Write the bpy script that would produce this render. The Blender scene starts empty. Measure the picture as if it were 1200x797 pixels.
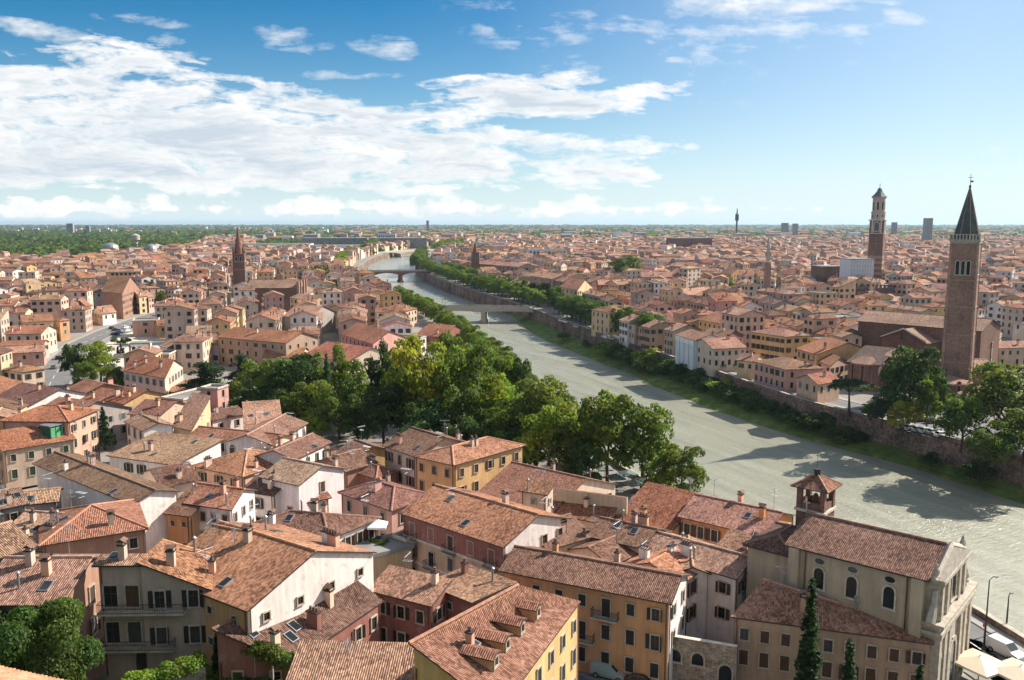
import bpy, math, random
import numpy as np
from mathutils import Vector, Matrix
from mathutils.bvhtree import BVHTree
from mathutils.geometry import delaunay_2d_cdt
rnd = random.Random(7)
S = bpy.context.scene
COL = S.collection
PI = math.pi
# ------------------------------------------------------------------ camera
CZ, FPX, PIT = 60.0, 1000.0, math.radians(7.8)
cd = bpy.data.cameras.new('camera'); cam = bpy.data.objects.new('camera', cd); COL.objects.link(cam)
cam.location = (0, 0, CZ); cam.rotation_euler = (PI/2 - PIT, 0, 0)
cd.sensor_width = 36; cd.lens = 30; cd.clip_start = 1; cd.clip_end = 60000
S.camera = cam
CT, ST = math.cos(PIT), math.sin(PIT)
def P(px, py, z):
    """the point at height z that stands where the photograph shows it"""
    dx, dv = (px-600)/FPX, (398.5-py)/FPX
    s = (z-CZ)/(-ST+dv*CT)
    return Vector((dx*s, (CT+dv*ST)*s, z))
def proj(p):
    y, z = p[1], p[2]-CZ
    d = y*CT - z*ST
    return 600+FPX*p[0]/d, 398.5-FPX*(y*ST+z*CT)/d
# ------------------------------------------------------------------ node helpers
def newmat(name):
    m = bpy.data.materials.new(name); m.use_nodes = True
    nt = m.node_tree; nt.nodes.clear()
    return m, nt
class N:
    def __init__(s, nt): s.nt = nt
    def n(s, t, **kw):
        nd = s.nt.nodes.new(t)
        for k, v in kw.items(): setattr(nd, k, v)
        return nd
    def link(s, a, b): s.nt.links.new(a, b)
    def put(s, sock, v):
        if hasattr(v, 'links'): s.link(v, sock)
        elif v is not None: sock.default_value = v
    def m(s, op, a, b=None, c=None, clamp=False):
        nd = s.n('ShaderNodeMath', operation=op, use_clamp=clamp)
        s.put(nd.inputs[0], a)
        if b is not None: s.put(nd.inputs[1], b)
        if c is not None: s.put(nd.inputs[2], c)
        return nd.outputs[0]
    def mix(s, f, a, b, bt='MIX'):
        nd = s.n('ShaderNodeMix', data_type='RGBA', blend_type=bt)
        s.put(nd.inputs[0], f); s.put(nd.inputs[6], a); s.put(nd.inputs[7], b)
        return nd.outputs[2]
    def ramp(s, f, stops):
        nd = s.n('ShaderNodeValToRGB'); cr = nd.color_ramp
        while len(cr.elements) < len(stops): cr.elements.new(0.5)
        for e, (p, c) in zip(cr.elements, stops):
            e.position = p; e.color = (*c, 1) if len(c) == 3 else c
        s.put(nd.inputs[0], f)
        return nd.outputs[0]
    def noise(s, vec, scale, detail=4, rough=.55, out=0):
        nd = s.n('ShaderNodeTexNoise'); s.put(nd.inputs['Vector'], vec)
        nd.inputs['Scale'].default_value = scale; nd.inputs['Detail'].default_value = detail; nd.inputs['Roughness'].default_value = rough
        return nd.outputs[out]
    def mapr(s, v, a, b, c, d):
        nd = s.n('ShaderNodeMapRange'); s.put(nd.inputs[0], v)
        for i, x in enumerate((a, b, c, d)): nd.inputs[i+1].default_value = x
        return nd.outputs[0]
    def bump(s, h, strength, dist=.1):
        nd = s.n('ShaderNodeBump'); nd.inputs['Strength'].default_value = strength; nd.inputs['Distance'].default_value = dist
        s.put(nd.inputs['Height'], h); return nd.outputs[0]
    def bsdf(s, col, rough=.85, spec=.3, normal=None, **kw):
        nd = s.n('ShaderNodeBsdfPrincipled')
        s.put(nd.inputs['Base Color'], col if hasattr(col, 'links') else (*col[:3], 1)); s.put(nd.inputs['Roughness'], rough)
        nd.inputs['Specular IOR Level'].default_value = spec
        if normal is not None: s.link(normal, nd.inputs['Normal'])
        for k, v in kw.items(): s.put(nd.inputs[k.replace('_', ' ')], v)
        out = s.n('ShaderNodeOutputMaterial'); s.link(nd.outputs[0], out.inputs[0])
        return nd
    def comb(s, x, y, z=0.0):
        nd = s.n('ShaderNodeCombineXYZ'); s.put(nd.inputs[0], x); s.put(nd.inputs[1], y); s.put(nd.inputs[2], z); return nd.outputs[0]
    def sep(s, v):
        nd = s.n('ShaderNodeSeparateXYZ'); s.put(nd.inputs[0], v); return nd.outputs
    def pos(s): return s.n('ShaderNodeNewGeometry').outputs['Position']
    def oinfo(s): return s.n('ShaderNodeObjectInfo')
    def attr(s, name): return s.n('ShaderNodeAttribute', attribute_name=name).outputs['Color']
M = {}
def simple(name, col, rough=.8, var=.25, scale=1.5, metal=0, spec=.3):
    m, nt = newmat(name); n = N(nt)
    f = n.mapr(n.noise(n.pos(), scale), .3, .7, 1-var, 1+var)
    c = n.mix(1, (*col, 1), n.comb(f, f, f), 'MULTIPLY')
    n.bsdf(c, rough, spec, Metallic=metal); M[name] = m; return m
def objcol(name, rough=.8, var=.2, scale=.6, spec=.25, src='obj', bump=.0):
    """a surface whose own colour is given per object"""
    m, nt = newmat(name); n = N(nt)
    c0 = n.oinfo().outputs['Color'] if src == 'obj' else n.attr('Col')
    p = n.pos()
    f = n.mapr(n.noise(p, scale, 5), .3, .7, 1-var, 1+var)
    c = n.mix(1, c0, n.comb(f, f, f), 'MULTIPLY')
    nb = n.bump(n.noise(p, 3, 4), bump, .05) if bump else None
    n.bsdf(c, rough, spec, nb); M[name] = m; return m
def plaster(name, src):
    m, nt = newmat(name); n = N(nt)
    c0 = n.oinfo().outputs['Color'] if src == 'obj' else n.attr('Col')
    p = n.pos(); x, y, z = n.sep(p)
    big = n.noise(p, .22, 4)
    streak = n.noise(n.comb(n.m('MULTIPLY', x, 1.6), n.m('MULTIPLY', y, 1.6), n.m('MULTIPLY', z, .16)), 1.0, 5, .65)
    f = n.m('MULTIPLY', n.mapr(big, .3, .7, .84, 1.12), n.mapr(streak, .25, .75,   .74, 1.12))
    c = n.mix(1, c0, n.comb(f, f, f), 'MULTIPLY')
    sp = n.mapr(n.noise(p, .9, 6, .7), .55, .68, 0, .46)         # patches where the render has gone grey
    c = n.mix(sp, c, (.34, .30, .25, 1))
    n.bsdf(c, .92, .15, n.bump(n.noise(p, 5, 4, .6), .25, .04)); M[name] = m
plaster('plaster', 'obj'); plaster('plaster_far', 'col')
def tiles(name, src):
    """old clay pan tiles: columns run down the slope; every tile fired to its own tone"""
    m, nt = newmat(name); n = N(nt)
    oi = n.oinfo()
    uv = n.n('ShaderNodeUVMap', uv_map='UV').outputs[0]
    u, v, _ = n.sep(uv)
    us, vs = n.m('DIVIDE', u, .21), n.m('DIVIDE', v, .32)
    iu = n.m('FLOOR', us); fu = n.m('FRACT', us)
    stag = n.n('ShaderNodeTexWhiteNoise', noise_dimensions='1D'); n.link(iu, stag.inputs['W'])
    vs = n.m('ADD', vs, stag.outputs[0])
    iv = n.m('FLOOR', vs); fv = n.m('FRACT', vs)
    wn = n.n('ShaderNodeTexWhiteNoise', noise_dimensions='3D')
    n.link(n.comb(iu, iv, n.m('MULTIPLY', oi.outputs['Random'], 97.0)), wn.inputs[0])
    r = wn.outputs[0]
    off = n.m('MULTIPLY', oi.outputs['Random'], 300.0)
    p3 = n.comb(n.m('ADD', u, off), n.m('MULTIPLY', v, .8), off)
    mid = n.noise(p3, 1.5, 6, .75); big = n.noise(p3, .13, 3)
    t = n.m('ADD', n.m('MULTIPLY', r, .46), n.m('MULTIPLY', mid, .95))
    t = n.m('ADD', n.m('SUBTRACT', t, .215), n.m('MULTIPLY', n.m('SUBTRACT', big, .5), .7), clamp=True)
    tone = n.ramp(t, [(0.06, (.24, .25, .26)), (.28, (.56, .53, .52)), (.5, (.95, .93, .91)), (.72, (1.3, 1.32, 1.32)), (.94, (1.75, 2.0, 2.15))])
    base = oi.outputs['Color'] if src == 'obj' else n.attr('Col')
    c = n.mix(1, base, tone, 'MULTIPLY')
    lich = n.mapr(n.noise(p3, 1.9, 6, .78), .60, .72, 0, .6)
    c = n.mix(lich, c, (.13, .11, .09, 1))
    a = n.m('ABSOLUTE', n.m('SUBTRACT', fu, .5))
    h = n.m('ADD', n.m('MULTIPLY', n.m('SUBTRACT', .25, n.m('MULTIPLY', a, a)), 4.0), n.m('MULTIPLY', fv, -.45))
    h = n.m('ADD', h, n.m('MULTIPLY', r, .6))
    n.bsdf(c, .9, .2, n.bump(h, .9, .11)); M[name] = m
tiles('tile', 'obj'); tiles('tile_far', 'col')
def ridge():
    m, nt = newmat('ridge_tile'); n = N(nt)
    c = n.mix(1, n.oinfo().outputs['Color'], n.ramp(n.noise(n.pos(), 1.6, 4, .7), [(.3, (.8, .8, .8)), (.5, (1.25, 1.3, 1.3)), (.7, (1.7, 2.0, 2.1))]), 'MULTIPLY')
    n.bsdf(c, .9, .2); M['ridge_tile'] = m
ridge()
simple('gutter', (.055, .045, .04), .6); simple('stone', (.42, .37, .30), .85); simple('pale_stone', (.55, .49, .41), .85)
simple('trim', (.40, .345, .28), .85)
simple('iron', (.02, .022, .022), .5); simple('copper', (.16, .09, .06), .5, metal=.4); simple('wood', (.10, .045, .025), .7)
simple('green_paint', (.02, .10, .06), .5); simple('zinc', (.30, .31, .32), .45, metal=.5); simple('white_paint', (.78, .78, .76), .5)
simple('asphalt', (.16, .155, .15), .9, .18, .3); simple('pavement', (.30, .285, .265), .9, .2, .25); simple('paint_line', (.7, .7, .68), .8)
simple('brick_dark', (.20, .10, .075), .9, .35, .8); simple('canvas', (.70, .62, .50), .8, .08, 1.0); simple('rubber', (.015, .015, .015), .8)
simple('bark', (.09, .065, .045), .95, .4, 2.0); simple('sheet', (.62, .66, .70), .6, .1, .15); simple('glow_red', (.35, .03, .03), .4)
simple('skin', (.55, .33, .24), .6, .05); simple('slate', (.13, .135, .14), .7, .3, .4); simple('asphalt_roof', (.21, .20, .19), .9, .3, .15)
objcol('paint', .25, .04, .5, .5); objcol('shutter', .6, .2, 3); objcol('stucco', .9, .2, .8)
def glass():
    m, nt = newmat('pane_glass'); n = N(nt)
    r = n.oinfo().outputs['Random']
    c = n.ramp(r, [(0, (.012, .014, .016)), (.7, (.03, .033, .036)), (1, (.10, .11, .12))])
    n.bsdf(c, .15, .22); M['pane_glass'] = m
glass()
def brick(name, a, b, mortar, sx=.26, sy=.075, contrast=.5):
    m, nt = newmat(name); n = N(nt)
    p = n.pos(); x, y, z = n.sep(p)
    bt = n.n('ShaderNodeTexBrick'); n.link(n.comb(n.m('ADD', x, n.m('MULTIPLY', y, .83)), z, 0.0), bt.inputs[0])
    bt.inputs['Color1'].default_value = (*a, 1); bt.inputs['Color2'].default_value = (*b, 1); bt.inputs['Mortar'].default_value = (*mortar, 1)
    bt.inputs['Scale'].default_value = 1; bt.inputs['Brick Width'].default_value = sx; bt.inputs['Row Height'].default_value = sy; bt.inputs['Mortar Size'].default_value = sy*.12
    f = n.m('MULTIPLY', n.mapr(n.noise(p, .12, 4), .3, .7, 1-contrast*.45, 1+contrast*.45), n.mapr(n.noise(p, 1.3, 5, .7), .3, .7, 1-contrast*.6, 1+contrast*.6))
    c = n.mix(1, bt.outputs[0], n.comb(f, f, f), 'MULTIPLY')
    n.bsdf(c, .93, .15, n.bump(n.noise(p, 4, 5, .7), .4, .06)); M[name] = m
brick('brick', (.215, .108, .078), (.155, .078, .06), (.21, .16, .13))
brick('brick_pale', (.38, .22, .155), (.30, .165, .12), (.38, .30, .24))
brick('brick_mid', (.30, .165, .118), (.23, .122, .088), (.29, .22, .175))
brick('rubble', (.36, .29, .24), (.22, .15, .12), (.36, .32, .27), .55, .24, .8)
brick('bank_wall', (.22, .14, .105), (.155, .10, .08), (.20, .17, .14), .8, .35, 1.2)
def leafmat():
    m, nt = newmat('leaf'); n = N(nt)
    oi = n.oinfo(); a = n.attr('Col')
    c = n.mix(1, oi.outputs['Color'], a, 'MULTIPLY')
    d = n.n('ShaderNodeBsdfPrincipled'); n.link(c, d.inputs['Base Color']); d.inputs['Roughness'].default_value = .6; d.inputs['Specular IOR Level'].default_value = .25
    t = n.n('ShaderNodeBsdfTranslucent'); n.link(n.mix(1, c, (1.3, 1.35, .6, 1), 'MULTIPLY'), t.inputs[0])
    ms = n.n('ShaderNodeMixShader'); ms.inputs[0].default_value = .46
    n.link(d.outputs[0], ms.inputs[1]); n.link(t.outputs[0], ms.inputs[2])
    o = n.n('ShaderNodeOutputMaterial'); n.link(ms.outputs[0], o.inputs[0]); M['leaf'] = m
leafmat()
def watermat():
    m, nt = newmat('water'); n = N(nt)
    p = n.pos(); x, y, z = n.sep(p)
    al = n.m('ADD', n.m('MULTIPLY', x, -.40), n.m('MULTIPLY', y, .91)); ac = n.m('ADD', n.m('MULTIPLY', x, .91), n.m('MULTIPLY', y, .40))
    cur = n.noise(n.comb(n.m('MULTIPLY', ac, .22), n.m('MULTIPLY', al, .022), 0.0), 1.0, 6, .62)      # current lines drawn out along the flow
    rip = n.noise(n.comb(n.m('MULTIPLY', ac, .55), n.m('MULTIPLY', al, 1.5), 0.0), .8, 7, .75)         # wavelets across it
    silt = n.ramp(cur, [(.32, (.265, .265, .20)), (.5, (.325, .32, .245)), (.68, (.385, .375, .292))])
    silt = n.mix(n.mapr(rip, .40, .62, .0, .26), silt, (.215, .22, .165, 1))  # reflection contrast of the wavelets painted in as a darker tone
    spots = n.noise(n.comb(n.m('MULTIPLY', ac, .8), n.m('MULTIPLY', al, 1.3), 5.0), 1.0, 5, .8)
    glint = n.m('MULTIPLY', n.mapr(spots, .62, .70, 0, .28), n.mapr(n.noise(p, .035, 4), .45, .65, 0, 1))
    silt = n.mix(glint, silt, (.66, .66, .60, 1))  # glitter on the water, painted into the colour as pale flecks
    h = n.m('ADD', n.m('MULTIPLY', rip, .9), n.m('MULTIPLY', n.noise(p, .12, 4, .6), 1.0))
    n.bsdf(silt, .19, .5, n.bump(h, .55, .8), IOR=1.36); M['water'] = m
watermat()
def groundmat():
    m, nt = newmat('ground_soil'); n = N(nt)
    p = n.pos(); x, y, z = n.sep(p)
    grey = n.mix(n.mapr(n.noise(p, .06, 5), .35, .65, 0, 1), (.20, .185, .165, 1), (.28, .26, .235, 1))
    green = n.mix(n.mapr(n.noise(p, .15, 6, .7), .35, .65, 0, 1), (.045, .07, .025, 1), (.10, .11, .045, 1))
    far = n.mapr(y, 1500, 2600, 0, 1)
    hill = n.mapr(z, 12, 15, 0, 1)
    c = n.mix(n.m('MAXIMUM', far, hill), grey, green)
    n.bsdf(c, .95, .1); M['ground_soil'] = m
groundmat()
def grassmat():
    m, nt = newmat('grass_bank'); n = N(nt)
    p = n.pos()
    g = n.ramp(n.noise(p, .22, 7, .75), [(.3, (.06, .10, .025)), (.46, (.11, .165, .035)), (.6, (.19, .22, .06)), (.72, (.32, .28, .18))])
    n.bsdf(g, .95, .1, n.bump(n.noise(p, 1.5, 6, .8), .8, .5)); M['grass_bank'] = m
grassmat()
# ------------------------------------------------------------------ mesh helpers
class MB:
    def __init__(s): s.v, s.f, s.mi, s.uv, s.col = [], [], [], [], []
    def face(s, pts, mi=0, uv=None, col=None):
        b = len(s.v); s.v.extend(tuple(p) for p in pts); s.f.append(tuple(range(b, b+len(pts)))); s.mi.append(mi)
        s.uv.append(uv); s.col.append(col)
    def box(s, c, size, mi=0, rz=0, col=None, taper=1.0, bottom=True):
        hx, hy, hz = size[0]/2, size[1]/2, size[2]/2
        co, si = math.cos(rz), math.sin(rz)
        def q(x, y, z): return (c[0]+x*co-y*si, c[1]+x*si+y*co, c[2]+z)
        t = taper
        B = [q(-hx, -hy, -hz), q(hx, -hy, -hz), q(hx, hy, -hz), q(-hx, hy, -hz)]
        T = [q(-hx*t, -hy*t, hz), q(hx*t, -hy*t, hz), q(hx*t, hy*t, hz), q(-hx*t, hy*t, hz)]
        for i in range(4): s.face([B[i], B[(i+1) % 4], T[(i+1) % 4], T[i]], mi, col=col)
        s.face(T, mi, col=col)
        if bottom: s.face(B[::-1], mi, col=col)
    def tube(s, pts, rad, k=6, mi=0, caps=True, col=None):
        rings = []
        pts = [Vector(p) for p in pts]
        if not hasattr(rad, '__len__'): rad = [rad]*len(pts)
        for i, p in enumerate(pts):
            d = (pts[min(i+1, len(pts)-1)]-pts[max(i-1, 0)]).normalized()
            a = d.orthogonal().normalized() if abs(d.z) < .99 else Vector((1, 0, 0))
            if abs(d.z) < .99: a = Vector((0, 0, 1)).cross(d).normalized()
            b = d.cross(a)
            rings.append([p+a*math.cos(2*PI*j/k)*rad[i]+b*math.sin(2*PI*j/k)*rad[i] for j in range(k)])
        for i in range(len(rings)-1):
            for j in range(k): s.face([rings[i][j], rings[i][(j+1) % k], rings[i+1][(j+1) % k], rings[i+1][j]], mi, col=col)
        if caps: s.face(rings[0][::-1], mi, col=col); s.face(rings[-1], mi, col=col)
    def lathe(s, prof, k=12, c=(0, 0, 0), mi=0, rot=0.0, col=None):
        R = [[(c[0]+r*math.cos(2*PI*j/k+rot), c[1]+r*math.sin(2*PI*j/k+rot), c[2]+z) for j in range(k)] for r, z in prof]
        for i in range(len(R)-1):
            for j in range(k): s.face([R[i][j], R[i][(j+1) % k], R[i+1][(j+1) % k], R[i+1][j]], mi, col=col)
        s.face(R[0][::-1], mi, col=col); s.face(R[-1], mi, col=col)
    def mesh(s, name, mats):
        me = bpy.data.meshes.new(name); me.from_pydata(s.v, [], s.f)
        for m in mats: me.materials.append(M[m] if isinstance(m, str) else m)
        me.polygons.foreach_set('material_index', s.mi)
        if any(u is not None for u in s.uv):
            l = me.uv_layers.new(name='UV'); flat = []
            for f, u in zip(s.f, s.uv):
                for i in range(len(f)): flat.extend(u[i] if u is not None else (0, 0))
            l.data.foreach_set('uv', flat)
        if any(c is not None for c in s.col):
            a = me.color_attributes.new('Col', 'FLOAT_COLOR', 'CORNER'); flat = []
            for f, c in zip(s.f, s.col): flat.extend((*(c or (.5, .5, .5)), 1)*len(f))
            a.data.foreach_set('color', flat)
        me.update(); return me
    def build(s, name, mats, parent=None, loc=(0, 0, 0), rz=0, color=None):
        return obj(name, s.mesh(name, mats), parent, loc, rz, color)
def obj(name, me, parent=None, loc=(0, 0, 0), rz=0, color=None):
    o = bpy.data.objects.new(name, me); COL.objects.link(o); o.location = loc; o.rotation_euler = (0, 0, rz)
    if parent is not None: o.parent = parent
    if color is not None: o.color = (*color[:3], 1)
    return o
def tag(o, label=None, cat=None, group=None, kind=None):
    if label: o['label'] = label
    if cat: o['category'] = cat
    if group: o['group'] = group
    if kind: o['kind'] = kind
    return o
def thing(name, label, cat, loc=(0, 0, 0), rz=0, group=None):
    return tag(obj(name, None, None, loc, rz), label, cat, group)
def struct(name, mb, mats): return tag(mb.build(name, mats), kind='structure')
# ------------------------------------------------------------------ sun, sky, air
SUN_EL, SUN_AZ = math.radians(38), math.radians(64)          # azimuth clockwise from +Y
sd = bpy.data.lights.new('sun', 'SUN'); sd.energy = 5.0; sd.angle = math.radians(.53); sd.color = (1.0, .93, .82)
so = bpy.data.objects.new('sun', sd); COL.objects.link(so)
sv = Vector((math.sin(SUN_AZ)*math.cos(SUN_EL), math.cos(SUN_AZ)*math.cos(SUN_EL), math.sin(SUN_EL)))
so.rotation_euler = sv.to_track_quat('Z', 'Y').to_euler(); so.location = sv*400
W = bpy.data.worlds.new('World'); S.world = W; W.use_nodes = True
nt = W.node_tree; nt.nodes.clear(); n = N(nt)
sky = n.n('ShaderNodeTexSky', sky_type='NISHITA'); sky.sun_disc = False
sky.sun_elevation = SUN_EL; sky.sun_rotation = SUN_AZ; sky.altitude = 100; sky.air_density = 1.0; sky.dust_density = .25; sky.ozone_density = 4.5
dirv = n.n('ShaderNodeTexCoord').outputs['Generated']
dx, dy, dz = n.sep(dirv)
ay = n.m('MAXIMUM', n.m('ABSOLUTE', dy), .05)
A, E = n.m('DIVIDE', dx, ay), n.m('DIVIDE', dz, ay)
def skypt(px, py):
    p = P(px, py, CZ+100) if py < 261 else P(px, 255, CZ+100)
    return p.x/p.y, (p.z-CZ)/p.y
def blob(px, py, rx, ry, rot=0, amp=1.0, pw=1.0):
    a0, e0 = skypt(px, py)
    da, de = n.m('SUBTRACT', A, a0), n.m('SUBTRACT', E, e0)
    c, s_ = math.cos(rot), math.sin(rot)
    x = n.m('ADD', n.m('MULTIPLY', da, c*1000/rx), n.m('MULTIPLY', de, s_*1000/rx))
    y = n.m('ADD', n.m('MULTIPLY', da, -s_*1000/ry), n.m('MULTIPLY', de, c*1000/ry))
    d = n.m('SUBTRACT', 1.0, n.m('ADD', n.m('MULTIPLY', x, x), n.m('MULTIPLY', y, y)))
    return n.m('MULTIPLY', n.m('MAXIMUM', d, 0.0), amp)
def addall(l):
    r = l[0]
    for q in l[1:]: r = n.m('ADD', r, q)
    return r
def maxall(l):
    r = l[0]
    for q in l[1:]: r = n.m('MAXIMUM', r, q)
    return r
warp = n.noise(n.comb(n.m('MULTIPLY', A, 3.0), n.m('MULTIPLY', E, 9.0), 0.0), 2.0, 4, .6, 0)
sx = n.m('ADD', n.m('MULTIPLY', A, 4.2), n.m('MULTIPLY', warp, .8)); sy = n.m('ADD', n.m('ADD', n.m('MULTIPLY', E, 22.0), n.m('MULTIPLY', A, 1.6)), n.m('MULTIPLY', warp, 1.0))
streaky = n.noise(n.comb(sx, sy, 0.0), 1.6, 9, .62)
fine = n.noise(n.comb(n.m('MULTIPLY', A, 24.0), n.m('MULTIPLY', E, 44.0), 3.0), 1.0, 8, .6)
main = maxall([blob(90, 150, 420, 84, -.05, 1.5), blob(215, 100, 190, 40, -.28, .8), blob(400, 165, 330, 62, -.10, 1.25), blob(330, 195, 420, 40, 0, 1.1),
    blob(640, 112, 185, 30, .02, 1.25), blob(600, 205, 260, 22, 0, .55), blob(620, 178, 210, 20, .03, .75), blob(700, 116, 110, 22, .05, 1.2)])
wisps = maxall([blob(40, 36, 75, 13, -.16, .8), blob(342, 46, 52, 18, -.1, .55), blob(452, 54, 50, 16, -.15, .5), blob(165, 24, 60, 8, -.1, .45), blob(405, 88, 70, 7, 0, .5),
    blob(205, 45, 40, 8, 0, .4), blob(790, 72, 26, 7, 0, .6), blob(1058, 20, 40, 11, -.15, .7), blob(810, 172, 14, 5, 0, .7), blob(890, 4, 170, 26, .03, .75), blob(690, 60, 200, 45, -.3, .22), blob(840, 40, 260, 50, 0, .25), blob(1160, 178, 30, 7, 0, .4)])
dens = n.m('ADD', n.m('MULTIPLY', n.m('MINIMUM', main, .9), .72), n.m('MULTIPLY', n.m('SUBTRACT', streaky, .5), 2.7))
dens = n.m('ADD', dens, n.m('MULTIPLY', n.m('SUBTRACT', fine, .5), 1.0))
am = n.m('MULTIPLY', n.mapr(dens, .24, .58, 0, 1), n.mapr(main, 0, .12, 0, 1))
dw = n.m('ADD', n.m('MULTIPLY', wisps, .95), n.m('ADD', n.m('MULTIPLY', n.m('SUBTRACT', streaky, .5), 2.4), n.m('MULTIPLY', n.m('SUBTRACT', fine, .5), 1.5)))
aw = n.m('MULTIPLY', n.mapr(dw, .18, 1.15, 0, .95), n.mapr(wisps, 0, .15, 0, 1))
lowb = n.m('MULTIPLY', n.mapr(E, .004, .016, 0, 1), n.mapr(E, .018, .036, 1, 0))
puff = n.noise(n.comb(n.m('MULTIPLY', A, 15.0), n.m('MULTIPLY', E, 26.0), 7.0), 1.5, 6, .58)
dl = n.m('ADD', n.m('MULTIPLY', n.m('SUBTRACT', puff, .5), 2.6), n.m('ADD', n.m('MULTIPLY', lowb, .55), n.mapr(A, .1, .45, -.05, -.75)))
al = n.m('MULTIPLY', n.mapr(dl, .22, .45, 0, .85), n.mapr(lowb, 0, .3, 0, 1))
alpha = n.m('MAXIMUM', n.m('MAXIMUM', am, aw), al)
shade = n.mapr(n.m('ADD', dens, n.m('MULTIPLY', n.m('SUBTRACT', warp, .5), .8)), .35, 1.15, 1.02, .70)
shade = n.m('MULTIPLY', shade, n.mapr(fine, .3, .7, .88, 1.06))
ccol = n.mix(n.mapr(shade, .75, 1.0, 0, 1), (.56, .64, .72, 1), (1.0, .985, .96, 1))
hs = n.n('ShaderNodeHueSaturation'); hs.inputs['Saturation'].default_value = 1.25; hs.inputs['Hue'].default_value = .5; n.link(sky.outputs[0], hs.inputs['Color'])
SKY_STR = .066
veil = n.mapr(A, -.02, .5, 0, .36)
deep = n.m('MULTIPLY', n.mapr(E, .02, .24, 0, 1), n.mapr(A, -.15, .32, 1, .08))
skd = n.mix(deep, hs.outputs[0], n.mix(1, hs.outputs[0], (.0, .74, .86, 1), 'MULTIPLY'))
low = n.m('POWER', 2.718, n.m('MULTIPLY', n.m('MAXIMUM', E, 0.0), -11.0))
skyc = n.mix(n.m('MULTIPLY', low, .85), n.mix(veil, skd, (8.0, 9.4, 10.0, 1)), (7.0, 8.6, 9.5, 1))
over = n.m('MULTIPLY', n.mapr(E, .33, .7, 0, 1), n.mapr(n.noise(n.comb(n.m('MULTIPLY', dx, 2.2), n.m('MULTIPLY', dy, 2.2), dz), 1.3, 5, .6), .42, .60, 0, .60))  # unseen clouds overhead, added to make the light in the shade more neutral
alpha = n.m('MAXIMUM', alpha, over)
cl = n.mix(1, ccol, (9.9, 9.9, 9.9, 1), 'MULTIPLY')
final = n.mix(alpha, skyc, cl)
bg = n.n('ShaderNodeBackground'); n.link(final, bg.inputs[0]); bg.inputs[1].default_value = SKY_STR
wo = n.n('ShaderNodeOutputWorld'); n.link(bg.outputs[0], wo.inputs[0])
# the air over the city
HZ = MB(); HZ.box((0, 12500, 46), (36000, 28000, 98))
m, nt2 = newmat('haze_air'); nh = N(nt2)
pv = nh.n('ShaderNodeVolumePrincipled'); pv.inputs['Color'].default_value = (.62, .82, .98, 1); pv.inputs['Density'].default_value = 4.0e-5; pv.inputs['Anisotropy'].default_value = .3
ho = nh.n('ShaderNodeOutputMaterial'); nh.link(pv.outputs[0], ho.inputs['Volume']); M['haze_air'] = m
HAZE = tag(HZ.build('haze', ['haze_air']), 'pale blue haze over the distant city', 'haze', kind='stuff')
S.view_settings.view_transform = 'Standard'; S.view_settings.look = 'None'; S.view_settings.exposure = .8; S.view_settings.gamma = 1
S.cycles.max_bounces = 5; S.cycles.diffuse_bounces = 3; S.cycles.glossy_bounces = 2; S.cycles.transmission_bounces = 3; S.cycles.volume_bounces = 0; S.cycles.transparent_max_bounces = 8
S.cycles.use_denoising = True; S.cycles.use_adaptive_sampling = True; S.cycles.adaptive_threshold = .02
# ------------------------------------------------------------------ land, river, banks
ZG = 8.0
def sm(a, b, x):
    t = max(0.0, min(1.0, (x-a)/(b-a))); return t*t*(3-2*t)
def ground_z(x, y):
    """street level, rising to the castle hill the camera stands on"""
    r = math.hypot(x*.8+ (18 if x < 0 else 0), y)
    h = ZG
    if y < 200:
        d = y + .35*max(0, x+40) - .12*min(0, x+40)
        h = max(h, ZG + 48*(1-sm(-8, 74, d)))
        h = max(h, ZG + 9*(1-sm(60, 120, y + .9*max(0, x+32))) )
    return h
L_px = [(1300, 815, 8), (1140, 717, 8), (1000, 655, 8), (860, 610, 8), (773, 575, 8), (725, 548, 8), (660, 500, 8), (620, 455, 8), (580, 418, 8), (545, 390, 8), (478, 352, 8), (446, 336, 8), (418, 324, 8), (420, 313, 8), (434, 304, 8), (449, 298.5, 8), (470, 294, 8), (500, 289.5, 8), (560, 286, 8)]
R_px = [(1300, 584, 2), (1200, 571, 2), (1113, 545, 2), (1058, 527, 2), (983, 507, 2), (945, 496, 2), (880, 472, 2), (820, 449, 2), (751, 425, 2), (700, 406, 2), (640, 381, 2), (616, 371, 2), (560, 352, 2), (520, 338, 2), (497, 327, 2), (487, 316, 2), (493, 305, 2), (508, 299, 2), (530, 295, 2), (570, 291, 2)]
W_px = [(1300, 622), (1200, 592), (1070, 549), (950, 517), (900, 503), (826, 478), (763, 453), (740, 439), (708, 428), (663, 410), (632, 397), (612, 384), (600, 370), (555, 349), (515, 336)]
LB = [P(*p).xy for p in L_px]; RB = [P(*p).xy for p in R_px]
WL = [P(x, y, 0.02).xy for x, y in W_px]
river = LB + RB[::-1]
def inside(poly, x, y):
    c = False; j = len(poly)-1
    for i in range(len(poly)):
        xi, yi = poly[i][0], poly[i][1]; xj, yj = poly[j][0], poly[j][1]
        if (yi > y) != (yj > y) and x < (xj-xi)*(y-yi)/(yj-yi)+xi: c = not c
        j = i
    return c
def dist_line(line, x, y):
    best = 1e9
    for a, b in zip(line, line[1:]):
        dx, dy = b[0]-a[0], b[1]-a[1]; L = dx*dx+dy*dy
        t = max(0, min(1, ((x-a[0])*dx+(y-a[1])*dy)/L))
        best = min(best, math.hypot(x-a[0]-t*dx, y-a[1]-t*dy))
    return best
vs, es = [Vector(p) for p in river], []
nb = len(vs); es = [(i, (i+1) % nb) for i in range(nb)]
def axis(ls):
    out = []
    for a, b, s in ls:
        x = a
        while x < b: out.append(x); x += s
    return out
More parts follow.
